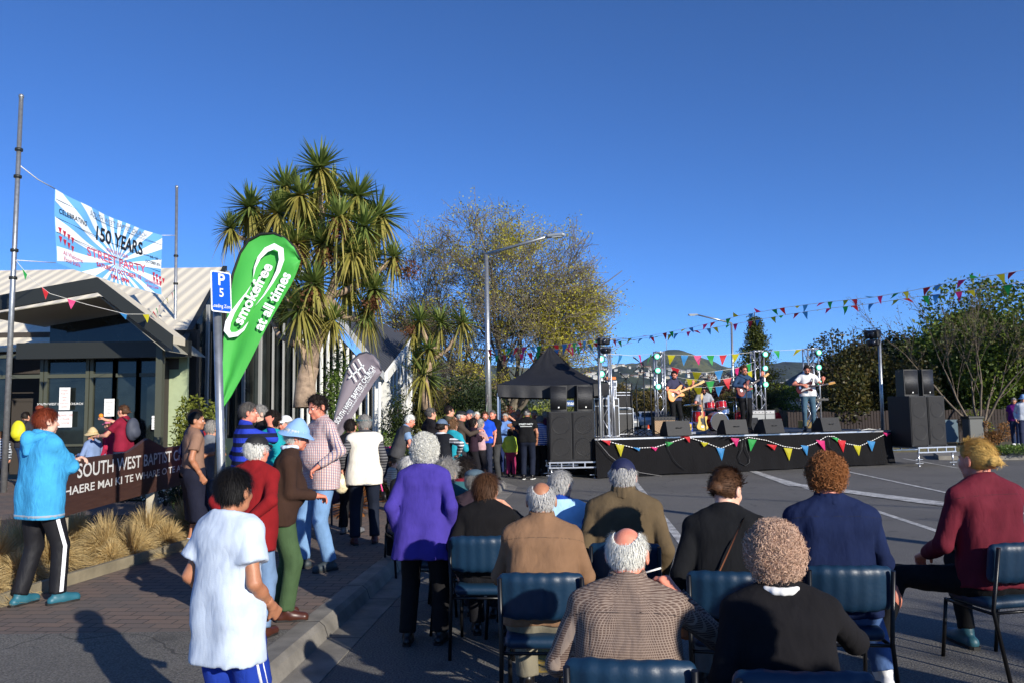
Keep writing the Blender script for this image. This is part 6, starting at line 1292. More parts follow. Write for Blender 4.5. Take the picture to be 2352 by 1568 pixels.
# cables on the drape
def cable(label, pts, r=.012, col=None): p0_ = Vector(pts[0]); mb = MB(); mb.tube([Vector(p) - p0_ for p in pts], r, 6); o = mb.build('cable', col or M_RUB, loc=p0_); tag(o, label, 'cable')
cable('black cable hanging in a loop on the middle of the stage drape', [frp(x, y, .13) for x, y in [(1838, 1000), (1838, 1004)]] if 0 else [frp(x, y, .13) for x, y in [(1705, 1002), (1704, 1030), (1696, 1048), (1700, 1062), (1712, 1068), (1721, 1062), (1722, 1050), (1714, 1032), (1710, 1004)]])
cable('grey cable curving down the left part of the stage drape', [frp(x, y, .13) for x, y in [(1530, 1002), (1535, 1030), (1548, 1055), (1562, 1070), (1575, 1078)]], .008); cable('thin cable sweeping from the left stage corner to the road', [frp(x, y, .14) for x, y in [(1372, 1012), (1400, 1045), (1430, 1068), (1470, 1084), (1520, 1092)]], .007, M('cable_grey', (120, 118, 116), .6)); cable('cable hanging down the right part of the stage drape', [frp(x, y, .13) for x, y in [(1902, 998), (1906, 1025), (1925, 1045), (1940, 1055)]], .008)
# speakers
def sub_box(t_, w_, h_, d_):
    mb = MB(); mb.box((0, 0, h_ / 2), (w_, d_, h_), bev=.012); mb.build('cabinet', M_SPK, t_); mb = MB(); mb.box((0, -d_ / 2 - .008, h_ / 2), (w_ - .05, .016, h_ - .06), bev=.006)
    mb.build('grille', M_GRL, t_)
    for sx in (-1, 1):
        for z in (.02, h_ - .02): c = MB(); c.box((sx * (w_ / 2 - .03), -d_ / 2 + .01, z), (.07, .05, .035)); c.build('corner_cap', M_RUB, t_)
    for z in (h_ * .28, h_ * .72): r_ = MB(); r_.lathe((0, -d_ / 2 - .0165, z), [(.22, 0), (.225, -.004), (.215, -.004), (.21, 0)], 24, 0, (0, 1, 0)); r_.build('cone_ring', M_RUB, t_)
def top_box(t_, w_=.40, h_=.62, d_=.40):
    mb = MB(); n = 9; pts = []
    for i in range(n): a = (i / (n - 1) - .5); pts.append((a * w_, -d_ / 2 - .035 * cos(a * pi)))
    pts += [(w_ * .34, d_ / 2), (-w_ * .34, d_ / 2)]; mb.prism([(x, y, 0) for x, y in pts], (0, 0, h_)); mb.build('cabinet', M_SPK, t_)
    mb = MB(); P = [(x * .9, y - .012) for x, y in pts[:n]]; mb.add([(x, y, .05) for x, y in P] + [(x, y, h_ - .03) for x, y in P] + [(x, y + .02, .05) for x, y in P] + [(x, y + .02, h_ - .03) for x, y in P], [(i, i + 1, n + i + 1, n + i) for i in range(n - 1)] + [(n + i, n + i + 1, 3 * n + i + 1, 3 * n + i) for i in range(n - 1)] + [(2 * n + i, 2 * n + i + 1, i + 1, i) for i in range(n - 1)] , 0, True); mb.build('grille', M('grille_fine', (30, 30, 32), .45, bump=.6, bs=260), t_)
    mb = MB(); mb.add([(-.018, -d_ / 2 - .052, .085), (.018, -d_ / 2 - .052, .085), (.022, -d_ / 2 - .052, .12), (-.012, -d_ / 2 - .052, .12)], [(0, 1, 2, 3)]); mb.build('badge', M_WT, t_)
def platform(label, c, ang, w_, d_, h_, nl=2):
    t_ = thing('riser', label, 'riser', c, ang); mb = MB(); mb.box((0, 0, h_ - .025), (w_, d_, .04)); mb.build('deck', M_DECK, t_)
    fr_ = MB()
    for y in (-d_ / 2, d_ / 2):
        for z in (h_ - .03, h_ - .16): fr_.box((0, y, z), (w_ + .06, .05, .035))
        for k in range(5): fr_.box((-w_ / 2 + k * w_ / 4, y, h_ - .095), (.03, .04, .10))
    for x in (-w_ / 2, w_ / 2): fr_.box((x, 0, h_ - .04), (.05, d_ - .05, .03))
    fr_.build('frame', M_ALU, t_)
    for sx in (-1, 1):
        for sy in (-1, 1): l_ = MB(); l_.cyl((sx * (w_ / 2 - .04), sy * (d_ / 2 - .05), .03), (sx * (w_ / 2 - .04), sy * (d_ / 2 - .05), h_ - .17), .024, n=10); l_.cyl((sx * (w_ / 2 - .04), sy * (d_ / 2 - .05), .0), (sx * (w_ / 2 - .04), sy * (d_ / 2 - .05), .03), .035, n=10); l_.box((sx * (w_ / 2 - .04), sy * (d_ / 2 - .05) - .01, .09), (.26, .02, .015)); l_.build('leg', M_ALU, t_)
c1 = G(1312, 1097); c1.y += .22; c1 = Vector(((G(1262, 1096).x + G(1361, 1096).x) / 2 + .02, c1.y, 0)); platform('low aluminium riser carrying the left speaker stack', c1, R(3), 1.18, .85, .44)
for dx, nm, nt_ in ((-.29, 'left bass speaker of the left stack', 'left top speaker on the left stack'), (.29, 'right bass speaker of the left stack beside the stage', 'right top speaker on the left stack')):
    cc = c1 + Vector((dx, dx * .05, .44)); t_ = thing('bass_speaker', nm, 'speaker', cc, R(3), 'bass speakers'); sub_box(t_, .575, 1.25, .72)
    t_ = thing('loudspeaker', nt_, 'speaker', cc + Vector((-.0 + (.03 if dx > 0 else -.0), .05, 1.25)), R(3 + (14 if dx > 0 else -6)), 'top speakers'); top_box(t_, .43, .66, .42)
c2 = Vector(((G(2068, 1070).x + G(2166, 1070).x) / 2 + .30, 22.9, 0)); platform('aluminium riser carrying the right speaker stack', c2, R(16), 1.25, 1.35, .55)
for dx, nm, nt_ in ((-.31, 'left bass speaker of the right stack', 'left top speaker on the right stack'), (.31, 'right bass speaker of the right stack', 'right top speaker on the right stack')):
    cc = c2 + Vector((dx * cos(R(16)) - .05, dx * sin(R(16)) - .1, .55)); t_ = thing('bass_speaker', nm, 'speaker', cc, R(16), 'bass speakers'); sub_box(t_, .60, 1.42, .85)
    t_ = thing('loudspeaker', nt_, 'speaker', cc + Vector((-.06 * (dx > 0), .0, 1.42)), R(16 + (8 if dx > 0 else -4)), 'top speakers'); top_box(t_, .46, .76, .45)
# floor monitors
def monitor(label, px, Y, ang, w_=.62, h_=.40, d_=.46):
    p = on_stage(px, Y); t_ = thing('floor_monitor', label, 'monitor speaker', p, ang, 'floor monitors'); prof = [(-d_ / 2, .02), (-d_ * .28, h_), (d_ * .05, h_ * .98), (d_ / 2, h_ * .35), (d_ / 2, 0), (-d_ / 2 + .03, 0)]; mb = MB(); mb.prism([(-w_ / 2, y, z) for y, z in prof], (w_, 0, 0)); mb.build('cabinet', M('monitor_black', (17, 17, 19), .62, bump=.4, bs=150), t_)
    mb = MB(); a, b = Vector((0, d_ * .09, h_ * .955)), Vector((0, d_ / 2 - .02, h_ * .38)); mb.add([(-w_ * .44, a.y, a.z + .008), (w_ * .44, a.y, a.z + .008), (w_ * .44, b.y, b.z + .016), (-w_ * .44, b.y, b.z + .016)], [(0, 1, 2, 3)]); mb.build('grille', M_GRL, t_); mb = MB(); mb.tube([(-.08, -d_ * .40, h_ * .55), (-.08, -d_ * .46, h_ * .55), (.08, -d_ * .46, h_ * .55), (.08, -d_ * .40, h_ * .55)], .01, 5); mb.build('handle', M_RUB, t_)
for a in [('monitor speaker in front of the bass player', 1550, 20.7, SAN - .05), ('monitor speaker left of the singer', 1681, 21.3, SAN - .05), ('monitor speaker right of the singer', 1765, 21.6, SAN + .12), ('monitor speaker in front of the guitarist in the white shirt', 1896, 22.4, SAN + .08), ('monitor speaker behind the singer near the drums', 1722, 24.3, SAN + .3)]: monitor(*a[:4], w_=.68 if a[1] != 1722 else .4)
# trusses with green lamps
def truss(label, pxs, top, Y, lights, g=SH_, w_=.30, tri=False):
    p = A(sum(pxs) / 2, 940, Y); p.z = g; zt = A(sum(pxs) / 2, top, Y).z - g; w_ = abs(A(pxs[1], 940, Y).x - A(pxs[0], 940, Y).x); t_ = thing('truss_tower', label, 'truss', p, .1); cs = [(-w_ / 2, -w_ / 2), (w_ / 2, -w_ / 2), (w_ / 2, w_ / 2), (-w_ / 2, w_ / 2)]
    for x, y in cs: mb = MB(); mb.cyl((x, y, 0), (x, y, zt), .025, n=8); mb.build('chord', M_ALU, t_)
    mb = MB(); n = int(zt / .42)
    for k in range(n):
        z0, z1 = zt * k / n, zt * (k + 1) / n
        for i in range(4): a, b = cs[i], cs[(i + 1) % 4]; a, b = (a, b) if (k + i) % 2 else (b, a); mb.cyl((a[0], a[1], z0), (b[0], b[1], z1), .011, n=5)
    for z in (.03, zt - .03):
        for i in range(4): a, b = cs[i], cs[(i + 1) % 4]; mb.cyl((a[0], a[1], z), (b[0], b[1], z), .018, n=5)
    mb.build('bracing', M_ALU, t_); mb = MB(); mb.box((0, 0, .0), (w_ + .25, w_ + .25, .02)); mb.build('base_plate', M_ALU, t_)
    for lx, ly, lb in lights:
        q = A(lx, ly, Y - w_); t2 = thing('stage_light', lb, 'stage light', q, .1, 'green stage lights'); mb = MB(); mb.lathe((0, .22, 0), [(.0, 0), (.07, .0), (.085, -.10), (.095, -.22), (.105, -.25), (.095, -.25), (.085, -.235)], 18, 0, (0, 1, 0)); mb.build('housing', M_RUB, t2)
        mb = MB(); mb.ball((0, .0, 0), .10, 14, 0, (1, .22, 1)); mb.build('lens', EML, t2); mb = MB(); mb.tube([(-.11, .1, 0), (-.12, .22, .0), (.12, .22, 0), (.11, .1, 0)], .01, 5); mb.build('yoke', M_RUB, t2)
t_ = NT('lit_green_lens'); t_.col(lin((120, 255, 210))); t_.b.inputs['Emission Color'].default_value = (.10, 1.0, .52, 1); t_.b.inputs['Emission Strength'].default_value = 1.0
lw = t_.n('TexCoord'); o_ = t_.sep(); rr_ = t_.math('SQRT', t_.math('ADD', t_.math('MULTIPLY', o_[0], o_[0]), t_.math('MULTIPLY', o_[2], o_[2]))); f_ = t_.ramp(rr_, .02, .07); t_.l(t_.mix(f_, (.75, 1, .88, 1), (.0, .62, .24, 1)), t_.b.inputs['Emission Color']); t_.l(t_.math('ADD', t_.math('MULTIPLY', t_.math('SUBTRACT', 1, f_), 1.6), .9), t_.b.inputs['Emission Strength']); EML = t_.m
def L3(xs, ys, w1): return [(x, y, '%s green stage light on the %s truss tower' % (q, w1)) for x, y, q in zip(xs, ys, ('top', 'middle', 'bottom'))]
truss('leftmost silver truss tower beside the stacked cases', (1381, 1403), 797, 20.9, [(1380, 824, 'upper green stage light on the leftmost truss tower'), (1381, 858, 'lower green stage light on the leftmost truss tower')])
truss('silver truss tower behind the bass player', (1508, 1527), 806, 25.6, L3((1509, 1511, 1512), (818, 850, 887), 'bass player side')); truss('silver truss tower behind the singer', (1733, 1755), 804, 26.5, L3((1758, 1758, 1759), (813, 845, 882), 'middle')); truss('silver truss tower behind the guitarist in the white shirt', (1855, 1880), 799, 27.0, L3((1881, 1881, 1884), (809, 843, 879), 'right'))
# lighting poles
def moving_head(nm, label, p, s_=1.0, ang=0, tilt=.2):
    t_ = thing(nm, label, 'floodlight', p, ang); mb = MB(); mb.box((0, 0, 0), (.44 * s_, .26 * s_, .24 * s_), 0, Matrix.Rotation(tilt, 3, 'X'), .04); mb.build('housing', M_RUB, t_); mb = MB(); mb.tube([(-.24 * s_, 0, 0), (-.24 * s_, 0, .18 * s_), (.24 * s_, 0, .18 * s_), (.24 * s_, 0, 0)], .012, 6); mb.build('yoke', M_RUB, t_); mb = MB(); mb.lathe((0, -.13 * s_, 0), [(0, -.02), (.09 * s_, -.02), (.10 * s_, .02)], 14, 0, (0, 1, 0)); mb.build('lens', M('lens_dark', (30, 34, 44), .1), t_)
b = on_stage(1378, 20.2, 0.0); tp = A(1375, 778, 20.2); t_ = thing('lighting_stand', 'galvanised lighting pole on the left corner of the stage', 'pole', b); mb = MB(); mb.tube([(0, 0, 0), tp - b], [.042, .036], 10); mb.build('pole', M_GALV, t_); mb = MB(); mb.cyl(Vector((-.1, 0, tp.z - b.z - .02)), Vector((.45, 0, tp.z - b.z - .02)), .02, n=8); mb.build('crossbar', M_GALV, t_)
moving_head('floodlight', 'black floodlight on top of the left lighting pole', A(1386, 784, 20.0), .72, .2); moving_head('floodlight', 'smaller black floodlight below the top one on the left lighting pole', A(1391, 805, 20.0), .58, -.3)
b = on_stage(2024, 24.0, 0.0); tp = A(2019, 766, 24.0); t_ = thing('lighting_stand', 'tall galvanised lighting pole behind the right speaker stack', 'pole', b); mb = MB(); mb.tube([(0, 0, 0), tp - b], [.055, .045], 10); mb.build('pole', M_GALV, t_); mb = MB(); mb.cyl(Vector((-.35, 0, tp.z - .05)), Vector((.1, 0, tp.z - .05)), .02, n=8); mb.cyl(Vector((-.3, 0, tp.z - .35)), Vector((.1, 0, tp.z - .35)), .02, n=8); mb.build('crossbar', M_GALV, t_)
moving_head('floodlight', 'black floodlight on top of the right lighting pole', A(2004, 768, 23.9), 1.0, -.8); moving_head('floodlight', 'lower black floodlight on the right lighting pole', A(2006, 787, 23.9), .8, -.6)
# silver tripod leg left
b = on_stage(1412, 21.0); mb = MB(); mb.cyl((0, 0, 0), A(1406, 872, 21.0) - b, .032, n=8); tag(mb.build('speaker_pole', M_ALU, loc=b), 'silver tube leaning beside the stacked cases', 'pole')
# amplifier cases / rack on stage left
def case(label, px, Y, w_, d_, h_, z=SH_, m=None, trim=True, cat='flight case', nm='flight_case', ang=None, panel=None):
    p = on_stage(px, Y, z); t_ = thing(nm, label, cat, p, SAN if ang is None else ang); mb = MB(); mb.box((0, 0, h_ / 2), (w_, d_, h_), bev=.01); mb.build('body', m or M_SPK, t_)
    if trim:
        mb = MB()
        for x in (-w_ / 2, w_ / 2):
            for y in (-d_ / 2, d_ / 2): mb.box((x, y, h_ / 2), (.016, .016, h_))
        for z_ in (.012, h_ - .012, h_ * .8):
            for y in (-d_ / 2, d_ / 2): mb.box((0, y, z_), (w_, .014, .014))
        mb.build('trim', M_ALU, t_)
    if panel: mb = MB(); mb.box((0, -d_ / 2 - .006, h_ * .5), (w_ * .82, .012, h_ * .72)); mb.build('panel', panel, t_)
    return p.z + h_
z1 = case('big black flight case at the left end of the stage', 1382, 21.3, .72, .6, 1.02); case('open rack with silver front on the big flight case', 1389, 21.2, .5, .4, .30, z1, M('rack_grey', (90, 92, 96), .4), panel=M('rack_front', (176, 178, 182), .35)); case('small mixer unit on top of the rack', 1398, 21.3, .36, .3, .16, z1 + .31, M('mixer_blue', (60, 74, 92), .5)); case('orange lit unit on top of the cases', 1402, 21.4, .30, .2, .08, z1 + .50, M('unit_orange', (196, 110, 40), .6), False)
case('black loudspeaker cabinet lying behind the rack', 1424, 22.6, .5, .5, .46, 1.75, M_GRL, cat='speaker', nm='speaker_cabinet'); case('tall equipment crate behind the left truss tower', 1424, 22.8, .55, .55, .74)
# guitar amps
def amp(label, px, Y, w_, h_, body, grille, ang=0.0, trimc=None):
    p = on_stage(px, Y); t_ = thing('guitar_amplifier', label, 'amplifier', p, ang); mb = MB(); mb.box((0, 0, h_ / 2), (w_, .28, h_), bev=.015); mb.build('cabinet', body, t_); mb = MB(); mb.box((0, -.146, h_ * .42), (w_ * .92, .012, h_ * .72)); mb.build('grille', grille, t_); mb = MB(); mb.box((0, -.147, h_ * .89), (w_ * .92, .012, h_ * .14)); mb.build('control_panel', trimc or M('amp_panel', (60, 56, 52), .4), t_); mb = MB(); mb.tube([(-.1, 0, h_), (-.08, 0, h_ + .03), (.08, 0, h_ + .03), (.1, 0, h_)], .012, 5); mb.build('handle', M_RUB, t_)
    for k in range(5): mb = MB(); mb.cyl((-w_ * .3 + k * w_ * .15, -.153, h_ * .89), (-w_ * .3 + k * w_ * .15, -.175, h_ * .89), .012, n=8); mb.build('knob', M_RUB, t_)
t_ = NT('diamond_grille'); o_ = t_.sep(); a_ = t_.math('FRACT', t_.math('MULTIPLY', t_.math('ADD', o_[0], o_[2]), 22)); b_ = t_.math('FRACT', t_.math('ADD', t_.math('MULTIPLY', t_.math('SUBTRACT', o_[0], o_[2]), 22), 40)); f_ = t_.math('MAXIMUM', t_.math('LESS_THAN', a_, .3), t_.math('LESS_THAN', b_, .3)); t_.col(t_.mix(f_, lin((112, 72, 50)), lin((186, 160, 120)))); DG = t_.m
amp('small guitar amplifier with brown diamond grille behind the first monitor', 1524, 22.2, .62, .50, M_SPK, DG, .0); amp('pale grey guitar amplifier behind the singer', 1748, 25.2, .80, .62, M('amp_grey', (104, 104, 104), .7), M('grille_silver', (150, 152, 152), .6, bump=.3, bs=100), .05, M('amp_panel_silver', (180, 180, 180), .35)); amp('small tweed coloured amplifier by the right truss tower', 1852, 26.4, .50, .24, M('tweed', (180, 150, 70), .8, bump=.4, bs=160), M('tweed_grille', (120, 100, 60), .8), .1)
# guitars
def guitar(t_, col, n_=10, bass=False, tele=False, pick=(20, 20, 22), fing=(96, 60, 36)):
    """solid body guitar lying in its own x(neck)-z plane, strings side towards -y; body centre at the origin"""
    if tele: out = [(-.22, .05), (-.20, .13), (-.12, .165), (-.02, .13), (.06, .115), (.13, .125), (.19, .08), (.20, .03), (.21, -.02), (.17, -.05), (.19, -.13), (.13, -.15), (.05, -.12), (-.04, -.13), (-.14, -.17), (-.21, -.12), (-.235, -.03)]
    else: out = [(-.22, .04), (-.21, .12), (-.13, .16), (-.04, .12), (.04, .10), (.12, .13), (.20, .15), (.25, .13), (.22, .09), (.16, .03), (.15, -.03), (.21, -.09), (.20, -.14), (.13, -.13), (.04, -.10), (-.05, -.12), (-.15, -.17), (-.22, -.13), (-.245, -.04)]
    k = 1.12 if bass else 1.0; mb = MB(); n = len(out); sm = []
    for i in range(n):
        for q in range(3):
            f = q / 3; p0, p1, p2, p3 = [Vector(out[(i + d) % n]) for d in (-1, 0, 1, 2)]; sm.append(.5 * ((2 * p1) + (p2 - p0) * f + (2 * p0 - 5 * p1 + 4 * p2 - p3) * f * f + (3 * p1 - p0 - 3 * p2 + p3) * f ** 3))
    V = []; N_ = len(sm)
    for y, sc in ((-.022, .95), (-.016, 1), (.016, 1), (.022, .95)): V += [(p.x * k * sc, y, p.y * k * sc) for p in sm]
    fs = [tuple(range(N_)), tuple(range(4 * N_ - 1, 3 * N_ - 1, -1))] + [(r * N_ + (i + 1) % N_, r * N_ + i, (r + 1) * N_ + i, (r + 1) * N_ + (i + 1) % N_) for r in range(3) for i in range(N_)]; mb.add(V, fs, 0); mb.build('guitar_body', col, t_)
    nl = .66 if not bass else .80; mb = MB(); mb.prism([(.12, -.03, -.028), (nl, -.03, -.022), (nl, -.03, .022), (.12, -.03, .028)], (0, .024, 0)); mb.build('neck', M('maple', (214, 160, 84), .35) if fing[0] > 150 else M('rosewood', (58, 36, 26), .5), t_)
    mb = MB(); mb.prism([(nl, -.028, -.024), (nl + .05, -.028, -.03), (nl + .19, -.028, -.012), (nl + .17, -.028, .045), (nl + .05, -.028, .04), (nl, -.028, .024)], (0, .016, 0)); mb.build('headstock', M('maple', (214, 160, 84), .35), t_)
    mb = MB(); mb.prism([(-.12, -.0255, -.12), (.02, -.0255, -.08), (.15, -.0255, -.06), (.17, -.0255, -.02), (.13, -.0255, .06), (.03, -.0255, .05), (-.05, -.0255, -.02)], (0, .003, 0)); mb.build('pickguard', M('pickguard_%d' % pick[0], pick, .3), t_)
    mb = MB(); mb.box((-.12, -.032, 0), (.05, .012, .075)); mb.build('bridge', M_ALU, t_); 
    for x in (-.04, .06): mb = MB(); mb.box((x, -.030, 0), (.022, .012, .07)); mb.build('pickup', M_RUB, t_)
    mb = MB()
    for q in range(4): mb.cyl((-.12, -.036, -.015 + q * .01), (nl, -.034, -.012 + q * .008), .0012, n=3)
    mb.build('strings', M_ALU, t_)
    mb = MB()
    for q in range(4): mb.cyl((nl + .04 + q * .035, -.02, .04), (nl + .04 + q * .035, -.02, .065), .006, n=5)
    mb.build('tuning_pegs', M_ALU, t_)
def place_guitar(label, c, ux, col, facing, **kw):
    """c centre; ux direction of the neck (world), facing: direction the strings face"""
    t_ = thing('electric_guitar', label, 'guitar', c); X = Vector(ux).normalized(); Yv = -(Vector(facing) - X * X.dot(Vector(facing))).normalized(); Z = X.cross(Yv); m_ = Matrix((X, Yv, Z)).transposed().to_4x4(); m_.translation = c; t_.rotation_euler = m_.to_euler(); guitar(t_, col, **kw); return t_
BUT = M('butterscotch', (214, 176, 74), .3)
p = on_stage(1610, 23.0); place_guitar('spare butterscotch electric guitar standing upright on a guitar stand', p + Vector((0, -.1, .30)), (.05, .1, 1), BUT, (.05, -1, .1), tele=True, fing=(200, 1, 1))
t_ = thing('guitar_stand', 'black stand under the spare yellow guitar', 'guitar stand', p); mb = MB()
for a in (0, 2.1, 4.2): mb.cyl((0, .05, .25), (cos(a) * .25, sin(a) * .25, .01), .01, n=5)
mb.build('legs', M_RUB, t_); mb = MB(); mb.cyl((0, .08, .2), (0, .08, .65), .012, n=6); mb.tube([(-.1, -.15, .12), (-.1, .05, .12), (.1, .05, .12), (.1, -.15, .12)], .01, 5); mb.build('cradle', M_RUB, t_)
# microphone stands
def mic(label, px, Y, h_, boom=None, g=SH_, r=.016, mic_=True, base='tripod'):
    p = on_stage(px, Y, g); t_ = thing('microphone_stand', label, 'microphone stand', p, 0, 'microphone stands'); mb = MB()
    for a in (.4, 2.5, 4.6): mb.cyl((0, 0, .18), (cos(a) * .32, sin(a) * .32, .01), .011, n=5)
    mb.build('tripod', M_RUB, t_); mb = MB(); mb.cyl((0, 0, .1), (0, 0, h_), r, n=6); mb.build('pole', M_RUB, t_); e = Vector((0, 0, h_))
    if boom: mb = MB(); e2 = e + Vector(boom); mb.cyl(e - Vector(boom) * .3, e2, .009, n=6); mb.build('boom', M_RUB, t_); e = e2
    if mic_: d = Vector(boom).normalized() if boom else Vector((0, .5, .8)).normalized(); mb = MB(); mb.cyl(e, e + d * .15, .014, .020, n=8); mb.ball(e + d * .17, .028, 8, 1); mb.build('microphone', [M_RUB, M('mic_grille', (120, 120, 122), .4, .6)], t_)
mic('tall empty microphone stand left of the others beside the cases', 1440, 21.5, 1.55, (.25, 0, .22)); mic('second empty microphone stand from the cases', 1452, 22.4, 1.45, (-.2, .1, .2)); mic('third empty microphone stand with boom raised steeply', 1463, 21.3, 1.35, (.12, 0, .35)); mic('black stand with lamp bar upright at the left front of the stage', 1480, 20.9, 1.95, None, mic_=False, r=.016); mic('empty microphone stand nearest the first amplifier', 1496, 21.2, 1.75, (-.3, 0, .25)); mic('microphone stand in front of the singer', 1716, 21.7, 1.50, (-.12, .35, .12)); mic('low microphone stand before the pale grey amplifier', 1757, 24.6, .75, (-.4, .1, -.12)); mic('tall overhead microphone stand behind the drum kit', 1702, 26.0, 1.6, (-.5, 0, .3)); mic('microphone stand over the left cymbal', 1585, 25.6, 1.5, (.35, 0, .2))
# drum kit
DRED = M('drum_red', (168, 18, 26), .2); CHR = M('chrome', (210, 212, 216), .12, .95); BRZ = M('cymbal_bronze', (176, 138, 74), .25, .85); SKINW = M('drum_head', (214, 212, 206), .5)
dp = on_stage(1645, 24.5); t_ = thing('drum_kit', 'red drum kit with black bass drum head on the stage', 'drum kit', dp, .12)
def drum(nm, c, r, h_, ax, top=SKINW, shell=DRED):
    x, y, z = frame(ax); c = Vector(c); mb = MB(); mb.lathe(c, [(r, 0), (r, h_)], 24, 0, ax); d = mb.build(nm, shell, t_); hd = MB(); hd.lathe(c, [(0, -.004), (r * .97, -.004)], 24, 0, ax); hd.lathe(c, [(r * .97, h_ + .004), (0, h_ + .004)], 24, 0, ax); hd.build('drum_head', top, d); rm = MB()
    for q in (0, h_): rm.lathe(c + z * q, [(r * .96, -.012), (r * 1.03, -.012), (r * 1.03, .012), (r * .96, .012)], 24, 0, ax)
    for k in range(8): a = 2 * pi * k / 8; o_ = (x * cos(a) + y * sin(a)) * r * 1.04; rm.cyl(c + o_, c + o_ + z * h_, .006, n=4)
    rm.build('hoop', CHR, d)
drum('bass_drum', (0, -.25, .29), .29, .42, (0, 1, 0), M_RUB); drum('rack_tom', (.16, -.05, .70), .165, .20, (0, .25, 1)); drum('floor_tom', (-.52, .15, .28), .20, .34, (0, 0, 1)); drum('snare_drum', (.38, .35, .52), .18, .14, (0, .1, 1), shell=CHR); drum('rack_tom', (-.22, -.05, .68), .15, .19, (0, .25, 1))
def cymbal(c, r, tilt, base):
    mb = MB(); mb.lathe(c, [(0, .03), (.03, .028), (.04, .008), (r, 0), (r, -.003), (0, -.001)], 28, 0, Vector((tilt, -.1, 1))); cy = mb.build('cymbal', BRZ, t_); s_ = MB(); s_.cyl(Vector(c) + Vector((0, 0, .04)), (c[0], c[1], .25), .012, n=6)
    for a in (0, 2.1, 4.2): s_.cyl((c[0], c[1], .3), (c[0] + cos(a) * .28, c[1] + sin(a) * .28, .01), .010, n=5)
    s_.build('cymbal_stand', CHR, cy)
cymbal((.72, .15, 1.02), .23, .15, 0); cymbal((-.72, .15, .82), .26, -.1, 0); cymbal((.98, .45, 1.25), .24, .25, 0); cymbal((.80, .55, .88), .17, .0, 0)
case('blue and yellow drum bag behind the bass player\'s legs', 1571, 24.6, .42, .3, .28, SH_, M('bag_blue', (32, 62, 168), .6), False, 'bag', 'bag', .1, M('bag_yellow', (206, 170, 50), .6))
# keyboard stand at the right back
p = on_stage(1866, 25.4); t_ = thing('keyboard_stand', 'black keyboard on an x-shaped stand near the right truss tower', 'keyboard', p, .15); mb = MB(); mb.box((0, 0, .93), (1.0, .3, .08), bev=.01); mb.build('keyboard', M_RUB, t_); mb = MB()
for y in (-.12, .12): mb.cyl((-.3, y, 0), (.25, y, .88), .016, n=6); mb.cyl((.3, y, 0), (-.25, y, .88), .016, n=6)
mb.build('legs', M_ALU, t_)
cable('white coiled lead on the right end of the stage', [on_stage(1952 + 14 * i + 6 * sin(i * 2), 22.6 + .15 * cos(i * 1.7), SH_ + .02 + .03 * (i % 2)) for i in range(6)], .012, M_ROPE)
for i, (x0, x1, Y0) in enumerate([(1800, 1880, 21.9), (1590, 1650, 21.3), (1435, 1500, 20.7), (1650, 1700, 21.0)]): cable(['black lead lying before the rightmost guitarist', 'black lead lying under the spare guitar', 'black leads between the microphone stand feet', 'black lead on the deck by the second monitor'][i], [on_stage(x0 + (x1 - x0) * f / 8, Y0 + .25 * sin(f * 2 + i), SH_ + .012) for f in range(9)], .012)
# pedalboard
case('effects pedals on the deck in front of the spare guitar', 1598, 22.0, .5, .25, .07, SH_, M('pedal_grey', (120, 124, 134), .4), False, 'pedals', 'pedalboard')
# ---------------- tent ----------------
Yt = 20.45; pl = A(1143, 940, Yt); wt = 2.9; dt = 2.9; GA_ = 0.0
t_ = thing('gazebo', 'black pop-up tent with peaked canopy beside the stage', 'tent', (pl.x + (wt * cos(GA_) - dt * sin(GA_)) / 2, Yt + (wt * sin(GA_) + dt * cos(GA_)) / 2, 0), GA_); ze = A(1143, 882, Yt).z; zv = A(1143, 910, Yt).z; zp = A(1266, 796, Yt + 1.8).z
cs = [Vector((-wt / 2, -dt / 2, ze)), Vector((wt / 2, -dt / 2, ze)), Vector((wt / 2, dt / 2, ze)), Vector((-wt / 2, dt / 2, ze))]; pk = Vector((0, 0, zp)); mb = MB(); K = 14; J = 10
for i in range(4):
    a, b = cs[i], cs[(i + 1) % 4]; vs = []
    for j in range(J + 1):
        f = j / J
        for k in range(K + 1):
            u = k / K; e = a.lerp(b, u); p = e.lerp(pk, f); sag = -.22 * sin(pi * f) * (1 - .25 * sin(pi * u)) ; p = p + Vector((0, 0, sag - .05 * sin(pi * u) * (1 - f) + .012 * sin(u * 23 + f * 9 + i))); vs.append(p)
    mb.add(vs, [(j * (K + 1) + k, j * (K + 1) + k + 1, (j + 1) * (K + 1) + k + 1, (j + 1) * (K + 1) + k) for j in range(J) for k in range(K)], 0, True)
mb.build('canopy', M('tent_black', (27, 27, 30), .6, bump=.25, bs=18, var=.2), t_)
mb = MB()
for i in range(4):
    a, b = cs[i], cs[(i + 1) % 4]; vs = []; out = Vector(((a + b) / 2).to_2d().to_3d()).normalized()
    for j in range(4):
        for k in range(31): u = k / 30; p = a.lerp(b, u); vs.append(Vector((p.x, p.y, ze - .05 * sin(pi * u) - (ze - zv) * j / 3)) + out * (.025 * sin(k * 1.3) * j / 3 + .01))
    mb.add(vs, [(j * 31 + k, j * 31 + k + 1, (j + 1) * 31 + k + 1, (j + 1) * 31 + k) for j in range(3) for k in range(30)], 0, True)
mb.build('valance', M('tent_black', (27, 27, 30), .6), t_)
for i, c in enumerate(cs): g_ = .13 if i in (0, 3) and False else 0.0; lo_ = SH_ + .002 if i in (1, 2) else 0; mb = MB(); mb.box((c.x * .99, c.y * .99, (zv + .1 + lo_) / 2), (.042, .042, zv + .1 - lo_)); mb.cyl((c.x * .99, c.y * .99, lo_), (c.x * .99, c.y * .99, lo_ + .02), .06, n=10); mb.build('leg', M_ALU, t_)
mb = MB()
